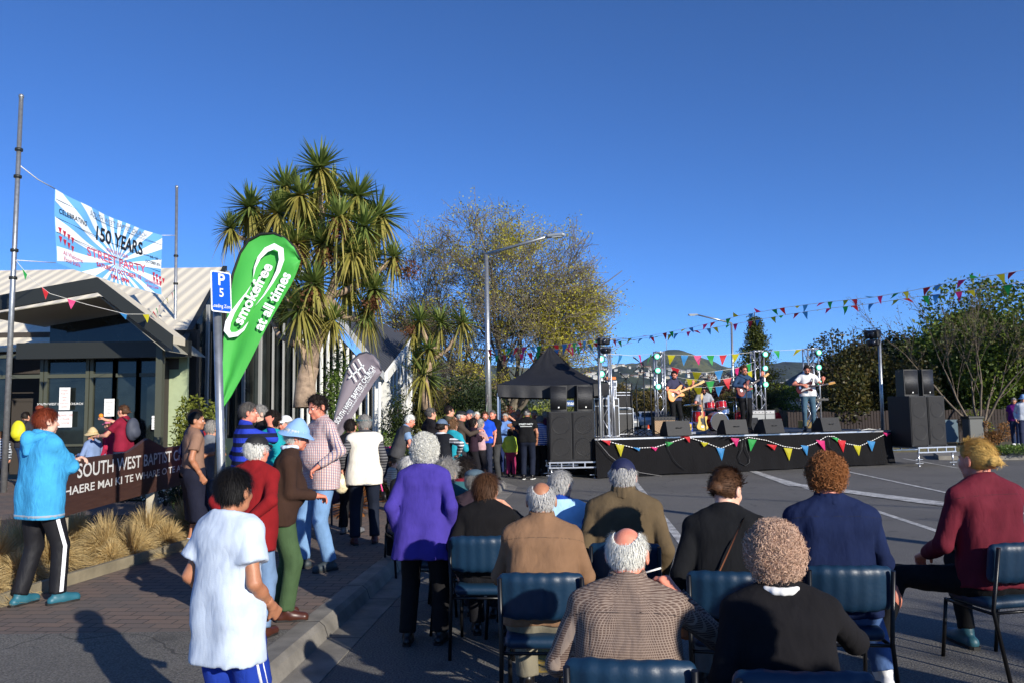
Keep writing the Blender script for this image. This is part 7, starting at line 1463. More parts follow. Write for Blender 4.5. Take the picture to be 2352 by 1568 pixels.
for i in range(4):
    a, b = cs[i] * .95 - Vector((0, 0, .06)), cs[(i + 1) % 4] * .95 - Vector((0, 0, .06)); m_ = (a + b) / 2; mb.cyl(a, m_ - Vector((0, 0, .12)), .012, n=5); mb.cyl(b, m_ - Vector((0, 0, .12)), .012, n=5); pass
mb.build('scissor_frame', M_ALU, t_)
# overhead bunting
def sag(pts, cols, label, size, seed, Yk=None, tw=.9, wind=(0, 0)): bunting(label, pxpts(pts), cols, size, seed=seed, tw=tw, wind=wind)
sag([(1406, 782, 30), (1500, 770, 28), (1590, 752, 26.5), (1700, 725, 25), (1800, 707, 23.5), (1900, 694, 22), (2000, 684, 20.5), (2100, 667, 19), (2200, 645, 18), (2300, 630, 17), (2400, 612, 16)], 'rb yg pb rg yb pr gy bp gr yb pg yr bp gy rb pg yr b', 'upper long string of bunting flying from the stage to the top right', .20, 5, tw=.75, wind=(.55, .15))
sag([(1406, 786, 30.5), (1500, 774, 28.5), (1600, 759, 26.7), (1700, 742, 25), (1800, 724, 23.5), (1900, 709, 22), (2000, 698, 20.5), (2100, 683, 19), (2190, 672, 18), (2280, 660, 17), (2400, 640, 16)], ' gy pb rg yb pr by gp rb yg rb yp gr bp yr gb py rg b', 'lower long string of bunting flying from the stage to the right', .20, 9, tw=.75, wind=(.55, .15))
sag([(1118, 803, 27), (1200, 797, 25), (1300, 790, 23), (1376, 778, 20.3)], 'rbygrpbgyrbpgrbyg', 'string of small pennants crossing the great tree above the tent', .26, 7, tw=.4)
sag([(1118, 818, 27), (1200, 812, 25), (1300, 800, 23), (1376, 786, 20.3)], 'ygrbprgybrpgybr', 'second string of small pennants just above the tent peak', .26, 8, tw=.4)
sag([(1396, 812, 20.5), (1450, 816, 22), (1508, 812, 25.5)], 'bpg', 'three pennants between the leftmost truss and the next truss tower', .28, 11, tw=.3)
sag([(1527, 814, 25.6), (1600, 816, 25.9), (1660, 815, 26.1), (1733, 808, 26.4)], 'ybpgry ', 'high string of pennants between the two back truss towers', .28, 12, tw=.3); sag([(1757, 806, 26.5), (1860, 801, 27)], 'gy', 'two pennants between the middle and right truss towers', .24, 13, tw=.8)
sag([(1528, 838, 25.6), (1580, 852, 25.2), (1620, 855, 25), (1690, 845, 25.2), (1733, 830, 26)], 'rybpg', 'upper swag of pennants behind the bass player', .30, 14, tw=.3); sag([(1528, 858, 25.6), (1570, 868, 25.2), (1630, 875, 25), (1690, 865, 25.2), (1733, 848, 26)], 'bygrpy', 'middle swag of pennants above the drummer', .30, 15, tw=.3); sag([(1528, 880, 25.6), (1580, 888, 25.3), (1630, 889, 25), (1690, 882, 25.2), (1733, 872, 26)], 'gybpg', 'lowest swag of pennants beside the drummer', .28, 16, tw=.3)
sag([(1120, 905, 27.7), (1117, 950, 27.7), (1125, 990, 27.7)], 'rgbpr', 'short string of pennants hanging down the tall lamp post', .26, 17, tw=.5)
# ---------------- chairs ----------------
VIN = M('blue_vinyl', (16, 46, 70), .46, bump=.2, bs=30, var=.12, vs=3); CHF = M('chair_frame_black', (20, 20, 22), .35, .3)
CH0 = []
def chair(label, x, y, yaw, z=0.0):
    if CH0: return dup(CH0[0], (x, y, z), R(yaw), label)
    t = thing('chair', label, 'chair', (x, y, z), R(yaw), 'blue vinyl chairs in the audience'); CH0.append(t)
    def pad(c, w_, d_, h_, curve, nm, tilt=0):
        n = 12; vs = []; mb = MB(); lay = [(-h_ / 2, .9), (-h_ * .32, .985), (0, 1), (h_ * .32, .985), (h_ / 2, .9)]
        if nm == 'seat':
            v, f = surf([('box',)] if 0 else [cone((-w_ / 2 + .05, yy, c[2]), (w_ / 2 - .05, yy, c[2]), .028, .028, .04) for yy in np.linspace(c[1] - d_ / 2 + .05, c[1] + d_ / 2 - .05, 15)], .012); mk(nm, v, f, VIN, t, True)
        else:
            pr = []
            for zz in np.linspace(c[2] - h_ / 2 + .025, c[2] + h_ / 2 - .025, 13):
                P = [V3(a * (w_ - .05), c[1] - (abs(a) * 2) ** 2 * -.035 + (zz - c[2]) * -tilt, zz) for a in np.linspace(-.5, .5, 7)]; pr += [cone(P[i], P[i + 1], .022, .022, .035) for i in range(6)]
            v, f = surf(pr, .011); mk(nm, v, f, VIN, t, True)
    pad((0, .03, .445), .45, .43, .05, 0, 'seat'); pad((0, -.235, .72), .46, .04, .25, 1, 'backrest', .16)
    for sx in (-1, 1):
        mb = MB(); mb.tube([(sx * .225, -.30, 0), (sx * .225, -.20, .42), (sx * .225, -.275, .83)], .013, 8); mb.build('leg', CHF, t)
        mb = MB(); mb.tube([(sx * .215, .28, 0), (sx * .215, .22, .41)], .013, 8); mb.build('leg', CHF, t)
        mb = MB(); mb.tube([(sx * .22, -.21, .40), (sx * .217, .22, .40)], .011, 8); mb.build('side_rail', CHF, t)
    mb = MB(); mb.tube([(-.22, -.20, .405), (.22, -.20, .405)], .010, 6); mb.build('back_rail', CHF, t); mb = MB(); mb.tube([(-.22, .20, .405), (.22, .20, .405)], .010, 6); mb.build('front_rail', CHF, t)
    return t
def seated(label, chl, px, top, Y, yaw, **kw):
    J = person(label, px, top, Y, yaw=yaw, sit=.48, g=0.0, **kw); o = J['obj']
    # bring the head back over its column: sitting bodies lean, so shift the whole figure
    if chl: chair(chl, o.location.x, o.location.y - .0, yaw)
    return J
def to_w(J, p): o = J['obj']; return Matrix.Rotation(o.rotation_euler[2], 3, 'Z') @ Vector(p) + o.location
c_ = cloth
SHB = M('shoe_black', (24, 22, 22), .4); SHBR = M('shoe_brown', (70, 36, 26), .35); SHW = M('shoe_white', (214, 214, 214), .5); SHN = M('shoe_navy', (30, 38, 60), .5)
J1 = seated('bald man with white side hair in a brown checked shirt smoking on a chair', 'chair of the smoking man in the checked shirt', 1440, 1212, 3.28, -8, hair=('ring', 'white'), skin_='pink', topc=stripes('brown_check', (90, 72, 64), (140, 124, 112), 2, .009, .30, (140, 124, 112), .009), bot=c_('dark_trousers', (34, 36, 44)), shoes=SHBR, fat=1.28, shw=1.12, ra=(.22, .30, -.04), rpole=(1, -.2, -1), rh=((-.55, .35, .65), (-.6, .5, -.5), 38), la=(-.25, .30, -.36), lean=8, hy=-12, hp=4, fold=.013, fsc=.7, feet=((-.15, .45), (.2, .42)))
J2 = seated('woman with curly pinkish grey hair in a black cardigan seated in front', 'chair of the curly haired woman in black', 1776, 1217, 3.15, -6, hair=('perm', 'pinkgrey'), skin_='pale', topc=c_('black_knit', (22, 21, 24), .95), bot=c_('black_trousers', (20, 20, 24)), shoes=SHB, fat=1.2, shw=1.05, fem=True, ra=(.20, .40, -.07), rpole=(1, 0, -1), rh=((-.3, .6, .5), None, 35), lean=10, hp=6, fold=.006)
J3 = seated('balding man with silver hair in a tan fleece jacket', 'chair of the man in the tan fleece', 1243, 1107, 4.78, -4, hair=('ring', 'silver'), skin_='tan', topc=c_('tan_fleece', (128, 98, 74), .95), bot=c_('stone_trousers', (120, 114, 98)), shoes=SHB, fat=1.18, shw=1.02, hy=0, lean=5, la=(-.2, .36, -.36), ra=(.2, .36, -.36), fold=.013, fsc=.7)
J4 = seated('man in a navy baseball cap and olive brown wool jacket', 'chair of the man in the navy cap', 1430, 1056, 5.7, -8, hair=('short', 'silver'), skin_='pink', hat=('cap', M('navy_cap', (22, 28, 66), .7, bump=.3, bs=100), True), topc=c_('olive_wool', (92, 78, 58), .95), bot=c_('navy_trousers', (30, 34, 50)), shoes=SHB, fat=1.2, shw=1.1, lean=4, fold=.013, fsc=.7)
J5 = seated('grey haired woman in a pale blue and royal blue jacket behind the man in tan', 'chair of the woman in the blue jacket', 1288, 1082, 6.1, -10, hair=('short', 'silver'), topc=c_('royal_blue', (28, 66, 150)), bot=c_('navy_trousers', (30, 34, 50)), shoes=SHW, fem=True, fat=1.1, hy=-25, lean=6, vest=('yoke', c_('pale_blue', (168, 208, 236)), .30))
J6 = seated('woman with brown bun and a tan bag strap across a black cardigan', 'chair of the woman with the tan bag strap', 1668, 1080, 4.8, -12, hair=('bun', 'brown'), skin_='pale', topc=c_('black_cardigan', (20, 21, 24), .95), bot=c_('grey_trousers', (96, 98, 100)), shoes=SHB, fem=True, fat=1.12, hy=-38, hp=14, lean=10)
J7 = seated('man with curly ginger hair and beard in a navy jersey', 'chair of the curly ginger haired man', 1898, 1052, 4.85, -6, hair=('curly', 'ginger'), skin_='pink', beard='ginger', topc=c_('navy_jersey', (20, 32, 66), .9), bot=c_('jeans_blue', (70, 96, 140)), shoes=SHW, fat=1.12, shw=1.08, hy=-22, lean=4, ra=(.26, .34, -.40), feet=((-.15, .45), (.32, .30)), fold=.013, fsc=.7)
J8 = seated('man with blond bun in a maroon top sitting with one leg out', 'chair of the man in maroon at the right edge', 2238, 1012, 5.5, 12, hair=('bun', 'blond'), skin_='pink', beard=None, topc=c_('maroon_jersey', (98, 28, 42), .85), bot=c_('black_jeans', (18, 18, 20)), leg='slim', shoes=M('shoe_teal', (40, 84, 96), .5), shw=1.08, hy=12, lean=3, la=(-.19, .30, -.40), ra=(.16, .36, -.36), feet=((-.56, .30, 20), (.10, .36)), fat=1.05, fold=.013, fsc=.7)
J9 = seated('woman with long brown hair and a floral top cut off by the right edge', 'chair of the long haired woman at the right edge', 2462, 1215, 3.4, 5, hair=('long', 'brown'), skin_='fair', topc=stripes('floral_teal', (30, 40, 56), (60, 130, 140), 2, .05, .3, (180, 70, 90), .07), bot=c_('burgundy_skirt', (60, 24, 40)), leg='skirt', shoes=SHB, fem=True)
J10 = seated('woman with short brown hair in a black jersey looking left of the tan fleece', 'chair of the short brown haired woman in black', 1118, 1090, 6.1, -4, hair=('bob', 'brown'), skin_='fair', topc=c_('black_jersey', (19, 18, 20), .95), bot=c_('black_trousers', (20, 20, 24)), shoes=SHB, fem=True, fat=1.15, hy=-42, ra=(.12, .38, .02), rpole=(1, 0, -1), rh=((-.8, .3, .2), None, 30), lean=8)
J11 = seated('man in a blue grey flat cap and dark plum jacket', 'chair of the man in the flat cap', 1092, 1078, 6.7, -15, hair=('short', 'grey'), hat=('flat', M('flat_cap_teal', (72, 92, 104), .8, bump=.3, bs=90)), topc=c_('plum_jacket', (58, 46, 54)), bot=c_('dark_trousers', (34, 36, 44)), shoes=SHB, fat=1.2, lean=12, hp=10)
J12 = seated('dark haired boy in a maroon and teal jacket between the audience heads', 'chair of the dark haired boy', 1066, 1052, 7.6, -15, hair=('messy', 'dark'), topc=c_('maroon_jacket', (128, 30, 44)), bot=c_('jeans_dark', (36, 46, 70)), shoes=SHB, hy=-20, vest=('waistcoat', c_('teal_panel', (56, 104, 110)), -.02))
J13 = seated('man with thick brownish grey hair in a teal jacket beside the purple cardigan', 'chair of the grey haired man in teal', 1026, 1058, 7.0, -12, hair=('messy', 'grey'), topc=c_('teal_jacket', (50, 96, 100)), bot=c_('dark_trousers', (34, 36, 44)), shoes=SHB, hy=-10, fat=1.1)
J14 = seated('silver haired woman in dark glasses looking to the right behind the purple cardigan', 'chair of the woman in dark glasses', 940, 1050, 8.8, 22, hair=('bob', 'silver'), glasses=True, topc=c_('black_top', (24, 24, 28)), bot=c_('black_trousers', (20, 20, 24)), shoes=SHB, fem=True, hy=-95)
# extra bits of the seated: seams, collars, cuffs
def dk(name, c): return M('seam_' + name, c, .9)
def back_yoke(J, m, z=.40): seam(J, 'yoke_seam', m, J['pel'] + J['sp'] * z * J['s'], J['sp'] + J['fwd'] * .35, .0032, .0015, .0055, [(J['chest'], J['fwd'])])
seam(J3, 'seam_line', dk('tan', (40, 34, 34)), J3['pel'] + J3['sp'] * .17 * J3['s'], J3['sp'], .006, .002, .007, [(J3['chest'], J3['fwd'])]); back_yoke(J3, dk('tan2', (92, 70, 52)))
stand_collar(J3, MC['tan_fleece']); stand_collar(J4, MC['olive_wool'], .072, .05); stand_collar(J1, MC['brown_check'], .072, .04); stand_collar(J7, MC['navy_jersey'], .066, .035); back_yoke(J1, dk('check', (62, 50, 46)), .38); back_yoke(J8, dk('maroon', (72, 18, 30)), .42); back_yoke(J7, dk('navy', (12, 20, 44)), .42)
v, f = surf(ringp(J6['neck'] + J6['sp'] * .022, Vector(J6['sp'] - J6['fwd'] * .3), .066, 14, .013, .012), .008); mk('shirt_collar', v, f, M('collar_pale', (196, 210, 224), .8), J6['obj'], True)
v, f = surf(ringp(J2['neck'] + J2['sp'] * .020, Vector(J2['sp'] - J2['fwd'] * .3), .070, 14, .014, .012), .008); mk('shirt_collar', v, f, M('collar_white', (226, 226, 224), .8), J2['obj'], True)
tg = to_w(J1, J1['wrR']); f_ = Vector(tuple(nrm(V3(-.55, .35, .65)))); a_ = Matrix.Rotation(J1['obj'].rotation_euler[2], 3, 'Z') @ f_
mb = MB(); q_ = tg + a_ * .15; mb.cyl(Vector((0, 0, 0)), Vector((-.075, .0, -.02)), .0042, n=8); mb.cyl(Vector((-.075, 0, -.02)), Vector((-.082, 0, -.022)), .0043, n=8, m=1); tag(mb.build('cigarette', [M('cigarette_white', (232, 230, 224), .7), M('ash', (90, 86, 84), .9)], loc=q_ + Vector((.03, -.02, -.01))), 'white cigarette held in the raised hand of the man in the checked shirt', 'cigarette')
def strap(J, label, pts, w_, m, nm='bag_strap', cat='strap'):
    o = J['obj']; P = [J['pel'] + J['lat'] * x + J['sp'] * z + J['fwd'] * y for x, y, z in pts]; P = np.array(P)[None] * 1.0; V, Fq = ribbon(P, [w_] * len(pts), np.array([J['lat'] * .6 + J['sp'] * .75])); t = thing(nm, label, cat, o.location.copy(), o.rotation_euler[2]); V2 = V + np.array([0, 0, 0]); n = len(V); V3_ = np.concatenate([V2, V2 - J['fwd'] * .006]); F3 = np.concatenate([Fq, Fq[:, ::-1] + n]); mk('strap', V3_, F3, m, t, True); return t
LEA = M('tan_leather', (124, 74, 42), .45, bump=.2, bs=60)
s_ = J6['s']; t = strap(J6, 'tan leather bag strap worn over the black cardigan', [(.11, -.03, .53), (.09, -.09, .50), (.04, -.135, .40), (-.02, -.147, .28), (-.09, -.145, .14), (-.15, -.13, .0), (-.19, -.08, -.08)], .035, LEA); p_ = J6['pel'] + V3(-.24, .05, -.06); mb = MB(); mb.box(tuple(p_), (.10, .26, .20), bev=.02); mb.build('bag', LEA, t)
mb = MB(); cp = J4['cap']; hw = J4['hw']
V, Fs = text('THE GAMES', 1, .01, 1); V2_, F2_ = text('AUGUST', 1, .01, 1)
for (VV, FF, zz) in ((V, Fs, .100), (V2_, F2_, .088)):
    mb.add([hw(x * .014, -.012 - .1045 * math.sqrt(max(.02, 1 - ((zz + y * .011 - .03) / .103) ** 2 - (x * .014 / .087) ** 2)), zz + y * .011) for x, y in VV], FF)
mb.build('cap_lettering', M('lime_thread', (150, 210, 60), .7), cp)
b_ = MB(); hw3 = J3
# ---------------- people standing on the left ----------------
S1 = person('woman with curly white hair in a purple cardigan and black trousers standing on the road', 976, 1005, 6.15, yaw=-6, g=0, hair=('perm', 'white'), skin_='pink', topc=c_('purple_knit', (66, 54, 140), .95, 200), bot=c_('black_trousers2', (22, 21, 22)), shoes=SHB, fem=True, fat=1.16, shw=.96, hem=-.24, flare=.03, la=(-.235, .03, -.50), ra=(.23, .04, -.48), feet=((-.14, 0), (.13, .05)), fold=.008, collar=False, lean=4, hp=8)
S2 = person('boy with short black hair in a pale blue tee shirt and blue shorts', 540, 1077, 3.6, yaw=-26, hair=('short', 'black'), skin_='tan', topc=c_('pale_blue_tee', (190, 202, 218), .9, 240, .3), sleeve='short', bot=stripes('blue_shorts', (28, 56, 150), (28, 56, 150), 2, .05, .5), leg='shorts', shoes=SHB, fat=.94, shw=.82, hem=-.27, ext=.023, flare=.010, la=(-.20, .12, -.46), ra=(.19, .14, -.47), fold=.016, fsc=.6, hy=2, collar=False, kid=.98)
mb = MB(); J = S2; hpR = J['legs'][1][0]; kn = J['legs'][1][1]
for q in (0, 1):
    P = [hpR + (kn - hpR) * f + J['lat'] * (.098 - .0 * q) * J['s'] + V3(0, -.03 + q * .03, 0) for f in (-.0, .3, .6, .92)]; mb.tube(P, .008, 4)
mb.build('white_stripes', M('stripe_white', (230, 230, 234), .8), J['obj'])
S3 = person('woman with red hair in a topknot wearing a bright blue hoodie and black track trousers', 108, 938, 6.98, yaw=-28, hair=('short', 'red'), skin_='pale', topc=c_('hoodie_blue', (66, 158, 206), .9, 240, .7), bot=c_('track_black', (28, 28, 32), .6), shoes=M('trainer_teal', (38, 96, 112), .5), fem=True, fat=1.14, hem=-.20, ext=.022, la=(.08, .26, -.19), ra=(-.08, .30, -.16), lpole=(-1, 0, -1), rpole=(1, 0, -1), feet=((-.12, -.08), (.14, .10)), hy=-12)
seam(S3, 'waistband', M('band_grey', (150, 164, 176), .9), S3['pel'] + S3['sp'] * -.17 * S3['s'], S3['sp'], .012, .003, .009)
J = S3; mb = MB(); mb.ball(J['hw'](-.02, -.055, .125), .038 * J['hs'], 12, 0, (1, 1, .8)); mb.build('topknot', hairmat('red'), J['obj'])
v, f = surf([cone(J['neck'] - J['fwd'] * .055 - J['lat'] * .10, J['neck'] - J['fwd'] * .12 - J['sp'] * .03, .04, .05, .03), cone(J['neck'] - J['fwd'] * .12 - J['sp'] * .03, J['neck'] - J['fwd'] * .055 + J['lat'] * .10, .05, .04, .03), cone(J['neck'] - J['fwd'] * .12, J['neck'] - J['fwd'] * .13 - J['sp'] * .14, .05, .03, .03)], .012, fold=.006); mk('hood', v, f, MC['hoodie_blue'], J['obj'], True)
for (hp_, kn, an, td), q in zip(J['legs'][1:], (1,)):
    mb = MB(); o_ = V3(.085, -.012, 0); P = [hp_ + o_ * 1.42 + V3(0, 0, .02), hp_ * .5 + kn * .5 + o_ * 1.12, kn + o_ * .96, kn * .5 + an * .5 + o_ * .90, an + o_ * .85 + V3(0, 0, .03)]; Pn = np.array(P)[None]; V, Fq = ribbon(Pn, [.035] * 5, np.array([[0, 1.0, 0]])); mk('side_stripe', np.concatenate([V, V - V3(.02, 0, 0)]), np.concatenate([Fq, Fq[:, ::-1] + len(V)]), M('stripe_white', (230, 230, 234), .8), J['obj'], True)
S4 = person('young man with black hair in a brown tee shirt and navy apron', 452, 945, 9.7, yaw=-55, hair=('crop', 'black'), skin_='tan', topc=c_('brown_tee', (138, 106, 88)), sleeve='short', bot=c_('navy_apron', (26, 28, 44)), leg='skirt', shoes=M('shoe_whiteblue', (170, 176, 200), .5), hy=-20, la=(-.1, .3, -.25), hem=-.05)
S5 = person('dark haired person in a navy top behind the man in the brown tee shirt', 452, 940, 10.8, yaw=-50, hair=('short', 'dark'), topc=c_('navy_top', (28, 34, 70)), bot=c_('dark_trousers', (34, 36, 44)), shoes=SHB)
S6 = person('person in a light grey jersey beside the green flag pole', 488, 965, 10.2, yaw=-30, hair=('short', 'grey'), topc=c_('grey_jersey', (120, 124, 130)), bot=c_('jeans_blue2', (60, 84, 122)), shoes=SHB)
S7 = person('person in a red coat hidden behind the parking sign post', 478, 962, 12.0, yaw=-60, hair=('short', 'dark'), topc=c_('red_coat', (176, 30, 34)), bot=c_('dark_trousers', (34, 36, 44)), shoes=SHB)
S8 = person('grey haired man in a blue and navy striped rugby jersey', 572, 924, 8.9, yaw=-62, hair=('short', 'saltpepper'), skin_='pink', topc=stripes('rugby_stripe', (24, 28, 52), (40, 62, 176), 2, .10, .55), bot=c_('jeans_dark2', (40, 50, 76)), shoes=SHB, fat=1.15, hy=-10, ra=(-.02, .26, .06), rpole=(1, 0, -1))
S9 = person('white haired man in a black baseball cap and dark red jersey', 592, 1001, 5.9, yaw=-14, H=1.52, hair=('short', 'white'), skin_='pink', hat=('cap', M('black_cap', (20, 20, 22), .7, bump=.3, bs=100), True), topc=c_('dark_red_knit', (128, 24, 28), .95, 200), bot=c_('jeans_light', (110, 136, 168)), shoes=SHBR, fat=1.2, lean=6, hem=-.20, la=(-.10, -.19, -.42), ra=(.10, -.20, -.40), rpole=(1, -.3, 0), lpole=(-1, -.3, 0), rh=((-1, 0, -.1), (0, 1, 0), 20), hy=-12)
S10 = person('stooping man in a pale blue sun hat, brown cardigan and green trousers', 683, 970, 6.4, yaw=-72, H=1.66, hair=('short', 'white'), skin_='pink', hat=('bucket', M('sun_hat_blue', (134, 172, 216), .8, bump=.3, bs=120)), topc=c_('brown_cardigan', (58, 40, 32), .95, 200), bot=c_('green_trousers', (66, 88, 58)), shoes=SHBR, fat=1.15, lean=9, hem=-.12, la=(-.06, .28, -.36), ra=(.10, .30, -.36), hp=12, feet=((-.10, -.02), (.10, .05)))
J = S10; v, f = surf(ringp(J['neck'] + J['sp'] * .03, Vector(J['sp'] - J['fwd'] * .2), .066, 10, .018, .01), .009); mk('shirt_collar', v, f, M('collar_pale', (196, 210, 224), .8), J['obj'], True)
S11 = person('tall dark haired man in a red and white checked shirt and jeans', 728, 909, 8.3, yaw=128, hair=('messy', 'dark'), skin_='pink', topc=stripes('red_check', (214, 202, 192), (190, 92, 76), 2, .016, .3, (110, 110, 140), .016), bot=c_('jeans_pale', (112, 146, 184), .85), shoes=M('boot_dark', (50, 58, 62), .5), fat=1.2, hem=-.16, la=(-.24, .14, -.40), lpole=(-1, -1, 0), ra=(.2, .24, -.34), hy=14, hp=12, hl=.01, feet=((-.14, -.03), (.15, .12)))
S12 = person('grey haired woman with a teal visor in a cream sleeveless jacket over stripes', 836, 952, 9.85, yaw=14, hair=('short', 'grey'), topc=stripes('grey_stripes', (56, 56, 60), (120, 118, 118), 2, .035, .35), bot=c_('navy_jeans', (24, 30, 44)), shoes=M('shoe_maroon', (70, 26, 30), .5), fem=True, fat=1.15, vest=('sleeveless_jacket', c_('cream_fleece', (226, 218, 202), .95, 200), -.16), la=(-.30, .04, -.42), hy=20, feet=((-.12, 0), (.14, .04)))
J = S12; v, f = surf([ell(J['hw'](0, .10, .055), V3(.075, .055, .01) * J['hs'], J['Rh'], .02)] + ringp(J['hw'](0, -.01, .045), Vector(J['Rh'] @ V3(0, 0, 1)), .092, 14, .012, .006), .009); mk('visor', v, f, M('visor_teal', (70, 104, 108), .7), J['obj'], True)
S13 = person('person in black carrying a purple bag behind the woman in the cream jacket', 805, 962, 10.7, yaw=-10, H=1.68, hair=('short', 'dark'), topc=c_('black_top', (24, 24, 28)), bot=c_('black_trousers', (20, 20, 24)), shoes=M('shoe_grey', (110, 110, 110), .6), la=(-.28, .05, -.45))
S14 = person('person with dark curly hair in a bright teal jacket behind the black cap', 627, 948, 9.8, yaw=-5, hair=('curly', 'dark'), topc=c_('teal_bright', (26, 150, 160)), bot=c_('dark_trousers', (34, 36, 44)), shoes=SHB)
S15 = person('person in a white cap half hidden behind the sun hat', 655, 955, 10.6, yaw=150, hair=('short', 'grey'), skin_='pink', hat=('cap', M('white_cap', (222, 222, 218), .7)), topc=c_('dark_coat', (36, 36, 44)), bot=c_('dark_trousers', (34, 36, 44)), shoes=SHB)
S16 = person('person in black with grey hair behind the striped rugby jersey', 596, 930, 10.4, yaw=120, hair=('short', 'grey'), skin_='pale', topc=c_('black_top', (24, 24, 28)), bot=c_('dark_trousers', (34, 36, 44)), shoes=SHB, fem=True)
S17 = person('toddler with light brown hair in a cream striped hoodie standing by the pushchair', 903, 1053, 13.0, yaw=-60, H=.86, kid=1.12, hair=('short', 'lightbrown'), skin_='pale', topc=stripes('cream_stripe', (206, 196, 176), (150, 136, 116), 2, .035, .3), bot=c_('cream_trousers', (196, 182, 156)), shoes=SHW, hy=-20)
# carried things
def bagmesh(nm, label, cat, loc, r, sc, m, seed=1):
    v, f = surf([ell(V3(0, 0, -r * sc[2]), V3(r * sc[0], r * sc[1], r * sc[2]), None, .02), cone((0, 0, -r * .4), (0, 0, .02), r * .5, .01, .04)], r / 9, fold=r * .16, fs=(40, 40, 20), seed=seed); o = mk(nm, v, f, m, None, True, loc=loc); return tag(o, label, cat)
bagmesh('plastic_bag', 'clear plastic bag of food hanging from the hand of the woman in the cream jacket', 'bag', to_w(S12, S12['wrL']) + Vector((0, 0, -.09)), .085, (1, .8, 1.25), M('bag_plastic', (222, 206, 168), .25), 3)
bagmesh('handbag', 'purple black bag carried by the person in black', 'bag', to_w(S13, S13['wrL']) + Vector((0, 0, -.12)), .15, (.9, .5, 1.2), M('bag_purple', (44, 28, 60), .6), 4)
p_ = to_w(S9, S9['wrR']); bagmesh('white_cloth', 'crumpled white cloth held behind the back of the man in dark red', 'cloth', p_ + Vector((-.04, -.06, .05)), .075, (1.9, .7, .8), M('cotton_white', (206, 200, 192), .95), 5)
def backpack(label, J, m, m2, s_=1.0, dy=-.15):
    o = J['obj']; t = thing('backpack', label, 'backpack', to_w(J, J['chest']), o.rotation_euler[2]); C_ = -J['fwd'] * .18 * s_; v, f = surf([ell(V3(0, dy - .03, -.03), V3(.15, .10, .22) * s_, None, .03), ell(V3(0, dy - .10, -.09), V3(.11, .06, .11) * s_, None, .02)], .017, fold=.008); mk('pack', v, f, m, t, True)
    for q in (-1, 1): mb = MB(); mb.tube([V3(q * .09, dy, .13), V3(q * .10, -.03, .19), V3(q * .10, .10, .10), V3(q * .11, .09, -.06), V3(q * .12, -.04, -.14)], .014, 6); mb.build('strap', m2, t)
    return t
# spectators standing behind the viewpoint: their long shadows fall over the front chairs and the road
for i, (x, y, yw) in enumerate([(1.35, .45, -10), (2.15, 1.2, 0), (3.05, 1.9, -15), (4.1, 3.0, -5), (5.0, 4.0, 10), (2.9, .5, 0), (6.3, 5.0, -20), (.9, -.6, 5), (4.2, 1.6, 0)]):
    yy = 12.0; J = person(['spectator in a grey coat standing behind the front row of chairs', 'spectator in a navy coat behind the grey coat', 'tall spectator in a dark jacket behind the chairs', 'spectator in a green jersey behind the right chairs', 'spectator in a black jersey far behind the chairs', 'spectator in a red jersey at the back', 'spectator in a brown coat right of the chairs', 'spectator in a teal jersey behind the camera side', 'spectator in a white shirt at the far right back'][i], 1176, 940 - 8 * (i % 3), yy, yaw=yw, g=0.0, hair=('short', ['grey', 'dark', 'brown'][i % 3]), topc=c_('spect_%d' % i, [(96, 96, 100), (30, 36, 64), (40, 40, 44), (50, 84, 60), (24, 24, 26), (140, 36, 36), (92, 66, 46), (40, 110, 112), (210, 208, 204)][i]), bot=c_('dark_trousers', (34, 36, 44)), shoes=SHB); J['obj'].location.x = x; J['obj'].location.y = y
# entrance
E1 = person('woman with brown ponytail in a maroon tee shirt holding an orange at the church entrance', 283, 930, 15.0, yaw=80, hair=('pony', 'brown'), skin_='fair', topc=c_('maroon_tee', (128, 26, 48)), sleeve='short', bot=c_('dark_jeans', (40, 48, 70)), shoes=SHB, fem=True, la=(-.16, .42, -.26), ra=(.04, .42, .03), rh=((0, .8, .5), None, 40))
backpack('grey and black backpack on the woman in the maroon tee shirt', E1, M('pack_grey', (62, 66, 78), .7), M_RUB)
mb = MB(); mb.ball((0, 0, 0), .042, 14); tag(mb.build('orange', M('orange_peel', (240, 140, 30), .5, bump=.3, bs=120), loc=to_w(E1, E1['wrR'] + V3(0, .09, .08))), 'orange fruit held up by the woman in maroon', 'fruit')
E2 = person('person with their back turned in jeans and a yellow backpack at the church door', 60, 945, 18.5, yaw=-10, H=1.68, hair=('short', 'dark'), topc=c_('charcoal_top', (46, 46, 54)), bot=c_('jeans_deep', (40, 62, 96)), leg='slim', shoes=M('shoe_violet', (120, 96, 170), .5), la=(-.25, .1, -.45))
backpack('bright yellow backpack on the person at the church door', E2, M('pack_yellow', (214, 206, 30), .6), M_RUB, 1.1)
E3 = person('person in a black and white checked shirt at the far left by the church door', 4, 990, 17.6, yaw=20, H=1.4, hair=('short', 'brown'), topc=stripes('bw_check', (36, 40, 48), (200, 204, 208), 2, .06, .4, (150, 156, 160), .06), bot=c_('grey_shorts', (96, 100, 110)), shoes=SHW)
E4 = person('toddler with a sun hat in a blue checked shirt beside the woman in maroon', 212, 984, 15.2, yaw=70, H=1.05, kid=1.1, hair=('short', 'blond'), hat=('bucket', M('hat_straw', (196, 174, 128), .8)), topc=c_('child_blue', (120, 140, 176)), bot=c_('jeans_deep', (40, 62, 96)), shoes=SHW, la=(-.2, .25, -.3), ra=(.2, .2, -.3))
E5 = person('small child in a pink hat held close by the woman in maroon', 252, 963, 15.6, yaw=80, H=1.2, kid=1.1, hair=('short', 'brown'), hat=('cap', M('hat_pink', (226, 122, 150), .8)), topc=c_('pink_red', (170, 40, 70)), bot=c_('dark_jeans', (40, 48, 70)), shoes=SHW)
